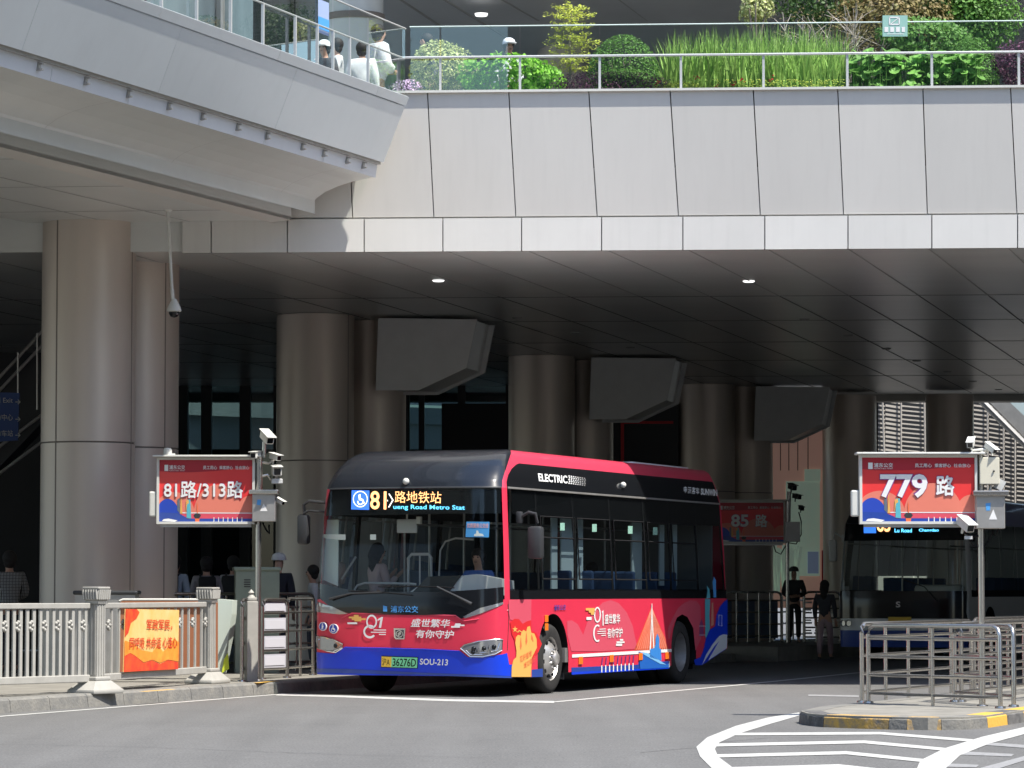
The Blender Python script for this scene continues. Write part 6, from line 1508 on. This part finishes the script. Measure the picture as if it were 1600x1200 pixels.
    if bag:
        mb = MB(); mb.box(J['ch'] + S(0, -.19, -.10), (.28 * k, .15 * k, .40 * k), bev=.04 * k)
        for sx in (-1, 1): mb.path([J['ch'] + S(sx * .10, -.13, .08), J['ch'] + S(sx * .11, -.02, .125), J['ch'] + S(sx * .11, .12, .05), J['ch'] + S(sx * .12, .10, -.14)], .018 * k, 6)
        o = mb.build('backpack', cloth(bag), None, True); o.location = loc; o.rotation_euler = (0, 0, yaw)
        tag(o, 'dark backpack on the ' + ' '.join(label.split()[:11]), 'backpack')
    return e
def at(px, Y, z): p = P(px, 1000, Y); return Vector((p.x, Y, z))
ZF = P(580, 133, 50.6).z - .62
# on the deck
person(at(588, 50.7, P(588, 41, 50.7).z - 1.80), 1.80, R(-65), 'tall person in a white jacket with dark hair by the corner of the glass railing', (.78, .78, .78), (.25, .27, .3), arms='fold', loose=3.2)
person(at(563, 50.3, P(563, 68, 50.3).z - 1.52), 1.52, R(-10), 'shorter person with dark hair and white top beside the tall person in white', (.75, .76, .76), (.3, .3, .3), loose=2.8)
person(at(505, 49.2, P(505, 66, 49.2).z - 1.45), 1.45, R(150), 'person in a white cap and dark clothes behind the left glass railing', (.06, .06, .07), (.05, .05, .06), hat=(.75, .75, .75))
person(at(524, 49.9, P(526, 62, 49.9).z - 1.55), 1.55, R(100), 'person with a raised hand and white top behind the left glass railing', (.70, .70, .70), (.2, .2, .22), arms=('phone', 'down'))
person(at(666, 53.6, P(666, 55, 53.6).z - 1.7), 1.7, R(120), 'person whose head shows above the variegated round shrub', (.1, .1, .12), (.05, .05, .06))
person(at(794, 54.0, P(794, 63, 54.0).z - 1.62), 1.62, R(200), 'person in a white sun hat among the planters', (.70, .70, .70), (.3, .3, .3), hat=(.72, .72, .76), loose=1.3)
# left pavement, in the shade
def head_at(px, py, Y, h, **kw): return at(px, Y, P(px, py, Y).z - h)
zt_ = lambda px, py, Y: P(px, py, Y).z - .15
M['check'] = None
def ground_person(px, py, Y, yaw, label, **kw):
    h = P(px, py, Y).z - .15; h = max(1.5, min(1.85, h)); return person(at(px, Y, .15), h, yaw, label, **kw)
pc_ = ground_person(14, 846, 52, R(20), 'person in a black and white checked shirt at the far left edge', top=(.30, .30, .32), arms='fold', loose=1.6, hair='short')
def check_mat():
    m = bpy.data.materials.new('checked_cloth'); m.use_nodes = True; nt = m.node_tree; b = nt.nodes['Principled BSDF']; b.inputs['Roughness'].default_value = .8
    tc = nt.nodes.new('ShaderNodeTexCoord'); br = nt.nodes.new('ShaderNodeTexBrick'); br.inputs['Scale'].default_value = 22; br.offset = 0; br.inputs['Brick Width'].default_value = .5; br.inputs['Row Height'].default_value = .5; br.inputs['Mortar Size'].default_value = .10
    mp = nt.nodes.new('ShaderNodeMapping'); mp.inputs['Rotation'].default_value = (R(90), 0, 0)
    br.inputs['Color1'].default_value = (.55, .55, .55, 1); br.inputs['Color2'].default_value = (.5, .5, .5, 1); br.inputs['Mortar'].default_value = (.01, .01, .015, 1)
    nt.links.new(tc.outputs['Object'], mp.inputs[0]); nt.links.new(mp.outputs[0], br.inputs['Vector']); nt.links.new(br.outputs['Color'], b.inputs['Base Color']); return m
cm = check_mat()
for ch in pc_.children:
    if ch.name.startswith('shirt'): ch.data.materials[0] = cm
ground_person(434, 858, 55.5, R(-15), 'person in a white cap and dark jacket behind the green cabinet', top=(.02, .02, .03), hat=(.75, .75, .75), loose=1.8, hair=None)
ground_person(272, 868, 57, R(-20), 'person in a pale shirt half hidden by the nearest column', top=(.42, .48, .55), bag=(.03, .03, .04))
ground_person(322, 872, 58, R(10), 'person in a grey shirt with a dark backpack between the two big columns', top=(.30, .27, .28), bag=(.02, .02, .02))
ground_person(364, 870, 59, R(-10), 'person in a pale shirt with crossed dark straps between the two big columns', top=(.36, .35, .36), bag=(.02, .02, .02))
ground_person(489, 885, 56, R(100), 'person in a white shirt mostly hidden behind the bus front', top=(.6, .6, .6))
# platform
person(at(1241, 74.0, .30), 1.62, R(175), 'person in dark clothes and a cap leaning beside the 85 board pole', (.03, .03, .035), (.03, .03, .03), arms='fold', hat=(.10, .10, .09), hair=None, loose=1.4)
person(at(1289, 70.5, .0), 1.62, R(-20), 'person in pale pink trousers walking between the lanes', (.04, .04, .05), (.42, .30, .32), pose='walk', hair='long')
# inside the bus
def in_bus(px, py, s, h, yaw, label, **kw):
    p = IP(px, py, s); w = B1o + U * p.x + V * p.y; return person(Vector((w.x, w.y, p.z - (h if kw.get('pose') != 'sit' else 1.28 * h / 1.75))), h, yaw, label, **kw)
in_bus(590, 851, 1.5, 1.62, R(-60), 'passenger with long black hair and pink top seen through the windscreen', top=(.62, .48, .48), legs=(.1, .1, .12), arms='phone', hair='long')
in_bus(748, 862, 1.35, 1.70, R(180) - TH, 'bus driver in a blue shirt behind the wheel', top=(.10, .20, .55), legs=(.03, .03, .05), pose='sit', arms='wheel')
p = SPt(925, 885, .9); w = B1o + U * p.x + V * p.y
person(Vector((w.x, w.y, p.z - 1.15)), 1.60, R(90), 'seated passenger in white seen through the second side window', (.65, .65, .65), (.3, .3, .3), pose='sit')

# ================================================================ UPPER DECK BUILDING, RAILINGS, PLANTS
up = empty('upper_building', (5, 78, 8.0), 0, 'dark shaded upper building with sloping ceiling above the planted deck', 'building')
mb = MB(); mb.prism([(-30, 82, 8.0), (48, 79, 8.0), (48, 79, 18), (-30, 82, 18)], (0, .3, 0)); child(mb, 'wall', mat('slate_wall', (.50, .53, .56), .35, var=.2, vscale=.4), up)
M['up_soffit'] = mat('upper_soffit', (.60, .61, .62), .4, var=.1, vscale=.4)
mb = MB(); a = [(-12, 60, 15.3), (50, 58, 15.3), (50, 80, 11.8), (-12, 82, 11.8)]; mb.prism(a, (0, 0, .3)); child(mb, 'sloping_ceiling', 'up_soffit', up)
for (x0, y0, x1, y1) in ((690, -5, 800, 62), (775, -8, 842, 30), (965, -5, 1012, 30), (1022, -8, 1072, 32), (622, -5, 690, 40)):
    n = Vector((0, 3.5, 22)).normalized(); q0 = plane_hit(x0, y0, Vector((0, 60, 15.27)), n); q1 = plane_hit(x1, y1, Vector((0, 60, 15.27)), n)
    if 50 < q0.y < 90 and 50 < q1.y < 95: mb = MB(); mb.tube(q0 - Z * .02, q1 - Z * .02, .03, 6); child(mb, 'ceiling_joint', 'joint_light', up)
mb = MB(); q = P(752, 25, 70); mb.lathe([(.001, 0), (.12, 0), (.14, .05)], tuple(q), n=16); child(mb, 'ceiling_lamp', 'downlight', up, True)
# canopy slab shading the upper floor
mb = MB(); mb.box((12, 71, 18.2), (80, 24, .5)); child(mb, 'canopy', 'up_soffit', up)
for px, Y, r, lb in ((553, 63, .52, 'pale taupe round column on the upper deck behind the person in white'), (882, 73.5, .58, 'round column on the upper deck behind the layered shrub'), (1131, 83, .60, 'far dark round column on the upper deck behind the tall grass')):
    c = XY(px, Y); e = empty('column', (c[0], c[1], 8.0), 0, lb, 'column', 'upper deck columns')
    MB().tube((0, 0, 0), (0, 0, 8.5), r, 48, caps=False).build('shaft', 'soffit_l' if px < 600 else 'column', e, True)
    MB().tube((0, 0, 4.0 + (px - 553) * .004), (0, 0, 4.12 + (px - 553) * .004), r + .03, 48).build('collar', 'column_joint', e, True)
# shop front glass on the left of the upper deck
sf = empty('shop_front', (-5, 56, 8.0), 0, 'bluish glazed shop front behind the left glass railing of the upper walkway', 'shop front')
q0 = Vector((XY(512, 60)[0], 60, 8.0)); Dg = Vector((-math.sin(R(38)), -math.cos(R(38)), 0))
M['shop_glass'] = mat('shop_glass', (.20, .27, .30), .25, col2=(.07, .10, .12), vscale=.9, stretch=(1, 1, .25)); M['shop_green'] = mat('shop_green', (.10, .17, .05), .25, col2=(.04, .08, .04), vscale=2)
child(MB().prism([q0, q0 + Dg * 20, q0 + Dg * 20 + Z * 6, q0 + Z * 6], (-.1, .15, 0)), 'glazing', 'shop_glass', sf)
for k in range(9): c = q0 + Dg * (1.0 + k * 1.9); child(MB().box(c + Z * 3 + Vector((.06, -.06, 0)), (.10, .10, 6), rz=R(-38)), 'mullion', 'steel_dull' if k % 2 else 'mullion', sf)
child(MB().prism([q0 + Dg * .02, q0 + Dg * 2 + Z * 0, q0 + Dg * 2 + Z * 6, q0 + Dg * .02 + Z * 6], (-.1, .3, 0)), 'side_glazing', 'dark_glass', sf)

def fan(name, mb_list): pass
M['steel_pale'] = mat('steel_pale', (.50, .51, .51), .4, metal=.3)
# glass railing along the white deck edge
rg = empty('glass_railing', FX(640, ZT, 0.0), 0, 'long glass railing with silver posts along the white deck edge', 'railing')
pxs = [688, 812.5, 937, 1064, 1193, 1324, 1456, 1592, 1732]
zr = P(937, 82, 49.9).z; zg = P(937, 32, 49.9).z
def ERp(px, z, off=-.10): return FX(px, z, off)
for x in pxs:
    p = ERp(x, ZT, -.10); mb = MB(); mb.box((p.x, p.y, (ZT + zr) / 2), (.035, .05, zr - ZT), rz=-A if isinstance(A, float) else 0); child(mb, 'post', 'steel_pale', rg)
mb = MB(); mb.path([ERp(x, zr, -.07) for x in (628, 800, 1000, 1200, 1400, 1600, 1750)], .019, 10); child(mb, 'handrail', 'steel_pale', rg, True)
ends = [640] + pxs
for x0, x1 in zip(ends, ends[1:]):
    a, b = ERp(x0 + 1.2, ZT + .02, -.16), ERp(x1 - 1.2, ZT + .02, -.16); c, d = ERp(x1 - 1.2, zg, -.16), ERp(x0 + 1.2, zg, -.16)
    child(MB().add([a, b, c, d], [(0, 1, 2, 3)]), 'glass_pane', 'rail_glass', rg)
mb = MB(); mb.path([ERp(x, zg, -.16) for x in (640, 1000, 1400, 1750)], .011, 6); child(mb, 'glass_edge', mat('glass_edge', (.55, .66, .62), .3), rg, True)
# no-smoking style notice on the glass
e = empty('glass_notice', ERp(1399, zg, -.13), 0, 'small pale green notice with a square pictogram stuck on the glass railing', 'notice')
def nt_(px0, px1, py0, py1, m, name, o=0): 
    pts = [PF(px0, py1, -.13 + o), PF(px1, py1, -.13 + o), PF(px1, py0, -.13 + o), PF(px0, py0, -.13 + o)]; child(MB().add(pts, [(0, 1, 2, 3)]), name, m, e)
nt_(1379, 1418, 24, 57, mat('notice_green', (.30, .52, .46), .4), 'sheet'); 
for q in ((1389, 1406, 26, 28), (1389, 1406, 37, 39), (1389, 1391, 26, 39), (1404, 1406, 26, 39), (1382, 1388, 42, 50), (1391, 1397, 42, 50), (1400, 1406, 42, 50), (1409, 1414, 42, 50), (1386, 1412, 52.5, 53.5)): nt_(*q, 'white', 'print', .004)
child(MB().add([PF(1390, 38, -.126), PF(1392, 38, -.126), PF(1405, 28, -.126), PF(1403, 28, -.126)], [(0, 1, 2, 3)]), 'print', 'white', e)
# glass railing along the left walkway
lg = empty('glass_railing', C_t, 0, 'glass railing with silver posts running along the left walkway edge', 'railing')
WPn = WN
def LX(px, z, off=-.06):
    lo, hi = -2.0, 24.0
    for _ in range(40):
        m_ = (lo + hi) / 2; p = C_t + WD * m_ + WN * off; x, _y = proj((p.x, p.y, z))
        if x > px: lo = m_
        else: hi = m_
    p = C_t + WD * lo + WN * off; return Vector((p.x, p.y, z))
dz_r, dz_g = zr - ZT, zg - ZT; zc = C_t.z
lpx = [575, 546, 520, 495.5, 461, 410.5, 360, 307, 252, 190, 120]
for x in lpx:
    p = LX(x, zc); child(MB().box((p.x, p.y, zc + dz_r / 2), (.035, .035, dz_r), rz=R(-20)), 'post', 'steel_pale', lg)
mb = MB(); mb.tube(LX(628, zc + dz_r), LX(60, zc + dz_r), .014, 10); child(mb, 'handrail', mat('pale_rail', (.45, .48, .47), .3, metal=.3), lg, True)
for x0, x1 in zip([634] + lpx, lpx):
    a, b, c, d = LX(x0 - 1, zc + .02, -.12), LX(x1 + 1, zc + .02, -.12), LX(x1 + 1, zc + dz_g, -.12), LX(x0 - 1, zc + dz_g, -.12); child(MB().add([a, b, c, d], [(0, 1, 2, 3)]), 'glass_pane', 'rail_glass_side', lg)
mb = MB(); mb.tube(LX(634, zc + dz_g, -.12), LX(60, zc + dz_g, -.12), .012, 6); child(mb, 'glass_edge', 'joint_light', lg)
p0, p1, p2, p3 = LX(497, zc + .48, -.10), LX(514, zc + .48, -.10), LX(514, zc + .95, -.10), LX(497, zc + .95, -.10)
e = empty('poster', p0, 0, 'small blue and white poster stuck on the left glass railing', 'poster')
child(MB().add([p0, p1, p2, p3], [(0, 1, 2, 3)]), 'sheet', 'ad_blue', e); up1 = (p3 - p0) * .12; child(MB().add([p0 + up1 + WN * .004, p1 + up1 + WN * .004, p1 + up1 * 4 + WN * .004, p0 + up1 * 4 + WN * .004], [(0, 1, 2, 3)]), 'print', 'skyblue', e)
# planters
pe = empty('planter_trough', FX(800, ZT - .1, -.5), 0, 'long low grey planter trough behind the glass railing', 'planter')
a, b = FX(632, ZT - .45, -.45), FX(1900, ZT - .45, -.45); child(MB().prism([a, b, b - FN * 3.2, a - FN * 3.2], (0, 0, .40)), 'soil_bed', mat('soil', (.06, .045, .03), .9), pe)
for x0, x1 in ((736, 770), (775, 862)): c, d = FX(x0, ZT - .05, -.40), FX(x1, ZT - .05, -.40); child(MB().prism([c, d, d - FN * .03, c - FN * .03], (0, 0, .14)), 'trough_edge', mat('trough_green', (.16, .2, .18), .6), pe)
LB = 2.1
def leafmat(name, c1, c2, isl=.35, sc_=9, rough=.5):
    g = lambda c: tuple(min(.75, x * LB) for x in c)
    m = mat(name, g(c1), rough, col2=g(c2), vscale=sc_, island=isl, spec=.3); nt = m.node_tree; b = nt.nodes['Principled BSDF']
    tr = nt.nodes.new('ShaderNodeBsdfTranslucent'); mx = nt.nodes.new('ShaderNodeMixShader'); mx.inputs[0].default_value = .35; o = [n for n in nt.nodes if n.type == 'OUTPUT_MATERIAL'][0]
    nt.links.new(b.inputs['Base Color'].links[0].from_socket, tr.inputs[0]); nt.links.new(b.outputs[0], mx.inputs[1]); nt.links.new(tr.outputs[0], mx.inputs[2]); nt.links.new(mx.outputs[0], o.inputs[0]); return m
LM = dict(lime=leafmat('leaf_lime', (.22, .33, .05), (.12, .22, .03)), mid=leafmat('leaf_mid', (.09, .18, .04), (.05, .11, .025)), dark=leafmat('leaf_dark', (.045, .085, .025), (.025, .05, .015)), bright=leafmat('leaf_bright', (.16, .32, .04), (.10, .22, .03)),
          pale=leafmat('leaf_pale', (.42, .40, .18), (.12, .17, .06), .5, 12), purple=leafmat('leaf_purple', (.10, .045, .075), (.045, .02, .035), .5), violet=leafmat('petal_violet', (.38, .30, .72), (.30, .22, .60)), grass=leafmat('leaf_grass', (.20, .30, .075), (.13, .21, .05), .4, 4), big=leafmat('leaf_big', (.13, .25, .06), (.08, .17, .04), .35, 5), yel=leafmat('leaf_yellow', (.40, .42, .08), (.22, .28, .05), .4), bark=mat('bark', (.30, .25, .21), .8, var=.2), palebark=mat('pale_bark', (.48, .42, .38), .8, var=.15), red=leafmat('petal_red', (.6, .03, .03), (.5, .02, .02)), redleaf=leafmat('leaf_red', (.17, .12, .06), (.08, .09, .03), .4))
def leaf(mb, c, n, s, w=.5, fold=.2):
    n = n.normalized(); t = n.cross(Vector((rnd.gauss(0, 1), rnd.gauss(0, 1), rnd.gauss(0, 1))))
    if t.length < .01: return
    t.normalize(); b = n.cross(t); mb.add([c - t * s * .5, c + b * s * w * .5 + n * s * fold * .2, c + t * s * .5, c - b * s * w * .5 + n * s * fold * .2], [(0, 1, 2, 3)])
def crown(shape, c, rad, n, s, inner=.6, upb=.4, w=.6, noise=.16, bumps=None):
    """leaves spread through a lumpy ellipsoid shell"""
    mb = MB(); c = Vector(c); bl = [(Vector((rnd.gauss(0, 1), rnd.gauss(0, 1), rnd.gauss(0, 1))).normalized(), rnd.uniform(-1, 1)) for _ in range(14)]
    for _ in range(n):
        d = Vector((rnd.gauss(0, 1), rnd.gauss(0, 1), rnd.gauss(0, 1))).normalized()
        if shape == 'dome' and d.z < -.15: d.z = -d.z * .3
        lump = 1 + noise * sum(a * max(0, d.dot(v)) ** 3 for v, a in bl)
        r = (inner + (1 - inner) * rnd.random() ** .5) * lump
        p = c + Vector((d.x * rad[0], d.y * rad[1], d.z * rad[2])) * r
        leaf(mb, p, d + Vector((rnd.gauss(0, .5), rnd.gauss(0, .5), rnd.gauss(0, .5) + upb)), s * rnd.uniform(.6, 1.3), w)
    return mb
def plant(name, label, cat, base, parts, group=None, kind=None):
    e = empty(name, base, 0, label, cat, group)
    if kind: e['kind'] = kind
    for nm, mb, m in parts: child(mb, nm, m, e)
    return e
def stems(c, zb, n, spread, h, r=.012):
    mb = MB(); c = Vector(c)
    for _ in range(n):
        a = Vector((c.x + rnd.uniform(-.12, .12), c.y + rnd.uniform(-.12, .12), zb)); t = Vector((c.x + rnd.uniform(-spread, spread), c.y + rnd.uniform(-spread, spread) * .6, zb + h * rnd.uniform(.7, 1)))
        mb.path([a, a.lerp(t, .5) + Vector((rnd.uniform(-.05, .05), 0, 0)), t], [r, r * .8, r * .4], 5)
    return mb
zs_ = ZT - .10
def PX(px, py, Y): return P(px, py, Y)
def blob(px0, px1, py0, py1, Y, depth, n, s, m, nm, label, cat='shrub', shape='ball', inner=.55, noise=.16, w=.6, group='deck planting', upb=.4, extra=()):
    a, b = P(px0, py0, Y), P(px1, py1, Y); c = (a + b) / 2; rx = (b.x - a.x) / 2; rz = (a.z - b.z) / 2
    if shape == 'dome': c.z = b.z; rz = a.z - b.z
    cr = crown(shape, c, (rx * (1.0 if inner > .8 else 1.14), depth, rz * (1.0 if inner > .8 else 1.12)), int(n * 1.25), s, inner, upb, w, noise)
    return plant(nm, label, cat, Vector((c.x, Y, zs_)), [('foliage', cr, m), ('stems', stems(c, zs_ - .05, 7, rx * .6, max(.1, a.z - zs_) * .75), LM['bark'])] + list(extra), group)
blob(640, 738, 64, 150, 51.2, .40, 2600, .055, LM['pale'], 'round_shrub', 'rounded shrub with cream and green variegated leaves near the corner', noise=.2)
blob(612, 658, 124, 150, 50.5, .2, 420, .035, LM['violet'], 'flowering_plant', 'low clump of violet flowers at the deck corner', 'flowers', extra=())
blob(732, 868, 92, 156, 50.9, .35, 1500, .085, LM['bright'], 'broadleaf_bush', 'bright green broad leaved bush right of the variegated shrub', w=.8, noise=.25)
# layered shrub
a = P(893, 60, 51.6); mb = MB()
for k, (py, hw) in enumerate(((18, 34), (30, 46), (46, 40), (60, 46), (76, 48), (92, 50), (106, 46))):
    for j in range(7):
        t = R(j * 51 + k * 23); c0 = P(893, py + rnd.uniform(-4, 4), 51.6); rx = hw * 51.6 / 5333
        tip = c0 + Vector((math.cos(t) * rx * rnd.uniform(.6, 1.05), math.sin(t) * .35, rnd.uniform(.0, .10)))
        for i in range(46):
            u = rnd.random() ** .7; p = c0.lerp(tip, u) + Vector((rnd.gauss(0, .035), rnd.gauss(0, .04), rnd.gauss(0, .022) - .03 * u)); leaf(mb, p, Vector((rnd.gauss(0, .4), rnd.gauss(0, .4), 1)), .05, .45)
st_ = MB(); st_.path([Vector((a.x, 51.6, zs_)), P(890, 70, 51.6), P(893, 22, 51.6)], [.03, .02, .006], 6)
plant('layered_shrub', 'yellow green layered shrub with horizontal feathery tiers', 'shrub', Vector((a.x, 51.6, zs_)), [('foliage', mb, LM['yel']), ('trunk', st_, LM['bark'])], 'deck planting')
blob(916, 1033, 53, 132, 51.0, .50, 6500, .036, LM['mid'], 'clipped_dome_shrub', 'large clipped dome shrub behind the purple edging', shape='dome', inner=.86, noise=.03)
blob(872, 1032, 114, 148, 50.5, .25, 2200, .035, LM['purple'], 'purple_shrub', 'low dark purple leaved hedge in front of the dome shrub', noise=.2)
blob(1025, 1100, 128, 150, 50.45, .15, 500, .035, LM['yel'], 'ground_cover', 'yellow green low cover with red blooms left of the tall grass', 'ground cover')
# tall sword leaved grass: clumps
def clump(px0, px1, label, n, top=40):
    mb = MB()
    for _ in range(n):
        x = rnd.uniform(px0, px1); Y = rnd.uniform(50.55, 51.7); b = P(x, 140, Y); b.z = zs_; hh = P(x, rnd.uniform(top, 88), Y).z - zs_
        lean = Vector((rnd.gauss(0, .10), rnd.gauss(0, .10), 0)); w0 = rnd.uniform(.010, .019); t = rnd.uniform(-.7, .7); sd = Vector((math.cos(t), math.sin(t), 0)) * w0; pts = []
        for i in range(5):
            u = i / 4; c = b + lean * (u ** 2) * 1.6 + Z * hh * (u - .06 * u * u * abs(lean.x) * 8); ww = (1 - u ** 2.2) + .02; pts += [c - sd * ww, c + sd * ww]
        mb.add(pts, [(2 * i, 2 * i + 1, 2 * i + 3, 2 * i + 2) for i in range(4)])
    c = P((px0 + px1) / 2, 140, 51.1); return plant('iris_clump', label, 'tall grass', Vector((c.x, 51.1, zs_)), [('blades', mb, LM['grass'])], 'tall sword leaved clumps')
clump(1040, 1115, 'leftmost clump of tall sword leaved grass beside the dome shrub', 330, 42)
clump(1105, 1190, 'second clump of tall sword leaved grass from the left', 420, 36)
clump(1180, 1262, 'third clump of tall sword leaved grass from the left', 420, 34)
clump(1250, 1322, 'rightmost clump of tall sword leaved grass beside the big leaved plants', 340, 38)
mb = MB()
for _ in range(600): p = P(rnd.uniform(1040, 1320), rnd.uniform(124, 140), 50.45); leaf(mb, p, Vector((rnd.gauss(0, .5), -.6, 1)), .035, .7)
m2 = MB()
for x, y in ((1026, 128), (1090, 122), (1146, 131), (1160, 126), (1205, 124), (1120, 135)):
    for _ in range(8): m2_ = P(x, y, 50.4) + Vector((rnd.gauss(0, .02), 0, rnd.gauss(0, .02))); leaf(m2, m2_, Vector((0, -1, .3)), .03, .8)
plant('ground_cover', 'low yellow green cover with a few red blooms under the tall grass', 'ground cover', P(1180, 140, 50.45), [('foliage', mb, LM['yel']), ('blooms', m2, LM['red'])], 'deck planting')
# big leaved plants
def bigleaf(px0, px1, py0, py1, Y, n, label, m):
    mb = MB(); sm = MB()
    for _ in range(n):
        c = P(rnd.uniform(px0, px1), rnd.uniform(py0, py1), Y + rnd.uniform(-.3, .3)); r = rnd.uniform(.06, .11); nn = Vector((rnd.gauss(0, .45), -.55 + rnd.gauss(0, .4), 1)).normalized(); t = nn.cross(Vector((rnd.gauss(0, 1), rnd.gauss(0, 1), .1))).normalized(); b = nn.cross(t)
        ring_ = [c + t * r * math.cos(R(q)) * (1 if q != 180 else .45) + b * r * math.sin(R(q)) * .9 + nn * r * .22 for q in range(0, 360, 36)]; mb.add(ring_ + [c], [(i, (i + 1) % 10, 10) for i in range(10)]); sm.tube(c, Vector((c.x * .98 + .02 * c.x, c.y, zs_ - .05)), .006, 4)
    q = P((px0 + px1) / 2, py1, Y); return plant('big_leaved_plant', label, 'leafy plant', Vector((q.x, Y, zs_)), [('leaves', mb, m), ('stalks', sm, LM['mid'])], 'deck planting')
bigleaf(1330, 1425, 80, 138, 50.8, 190, 'left group of round big leaved plants beside the tall grass', LM['big']); bigleaf(1420, 1535, 82, 136, 50.9, 200, 'right group of round big leaved plants below the ball shrub', LM['big'])
blob(1478, 1562, 52, 136, 51.3, .42, 4200, .038, LM['mid'], 'clipped_ball_shrub', 'clipped ball shrub near the right end of the planter', shape='dome', inner=.86, noise=.03)
blob(1545, 1660, 70, 136, 51.2, .45, 1500, .06, LM['purple'], 'dark_shrub', 'dark reddish shrub at the right end of the planter', noise=.25)
# shrub with pale bare stems and the evergreen trees behind
mb = MB(); lf = MB()
for k in range(46):
    b = P(rnd.uniform(1255, 1340), 120, 52.6); b.z = zs_; pts = [b]; d = Vector((rnd.gauss(0, .30), rnd.gauss(0, .12), 1)).normalized(); L0 = rnd.uniform(.8, 1.9)
    for i in range(1, 7): d = (d + Vector((rnd.gauss(0, .12), rnd.gauss(0, .06), .05))).normalized(); pts.append(pts[-1] + d * L0 / 6)
    mb.path(pts, [.016 - .002 * i for i in range(7)], 5)
    for i in (3, 4, 5):
        for _ in range(2):
            q = pts[i] + Vector((rnd.gauss(0, .22), rnd.gauss(0, .1), rnd.uniform(.1, .35))); mb.path([pts[i], pts[i].lerp(q, .5) + Z * .02, q], [.007, .005, .003], 4)
            for _ in range(7): leaf(lf, q + Vector((rnd.gauss(0, .07), rnd.gauss(0, .07), rnd.gauss(0, .07))), Vector((rnd.gauss(0, 1), -.5, 1)), .05, .5)
plant('bare_stem_shrub', 'twiggy shrub with many pale bare stems behind the tall grass', 'shrub', P(1300, 120, 52.6), [('stems', mb, LM['palebark']), ('foliage', lf, LM['redleaf'])], 'deck planting')
def tree(px, pyc, Y, rx, rz, n, m, label, ls=.075):
    c = P(px, pyc, Y); cr = crown('ball', c, (rx, rx * .7, rz), n, ls, .35, .4, .6, .30)
    tr = MB(); b = Vector((c.x, Y, zs_ - .1)); tr.path([b, b.lerp(c, .5) + Vector((.04, 0, 0)), c + Z * rz * .4], [.06, .045, .015], 8)
    for _ in range(8): q = c + Vector((rnd.uniform(-.7, .7) * rx, rnd.uniform(-.3, .3), rnd.uniform(-.3, .6) * rz)); tr.path([b.lerp(c, .55), b.lerp(c, .55).lerp(q, .5) + Z * .05, q], [.03, .02, .008], 6)
    return plant('evergreen_tree', label, 'tree', b, [('crown', cr, m), ('trunk', tr, LM['bark'])], 'small trees on the deck')
tree(1180, 12, 53.6, .36, .30, 1100, LM['pale'], 'small pale leaved tree at the left of the tree group', .06)
tree(1395, 28, 53.4, .95, .62, 5200, LM['redleaf'], 'reddish brown leaved evergreen tree behind the green notice')
tree(1470, 10, 53.9, .80, .70, 4600, LM['dark'], 'dark evergreen tree in the middle of the tree group')
tree(1530, 22, 53.5, .62, .62, 3800, LM['mid'], 'glossy green evergreen tree at the right of the tree group')
tree(1290, 2, 54.0, .75, .45, 2600, LM['dark'], 'dark evergreen tree behind the pale bare stems')
tree(1440, 62, 52.7, .85, .42, 3600, LM['mid'], 'low green evergreen tree below the notice, behind the big leaved plants')
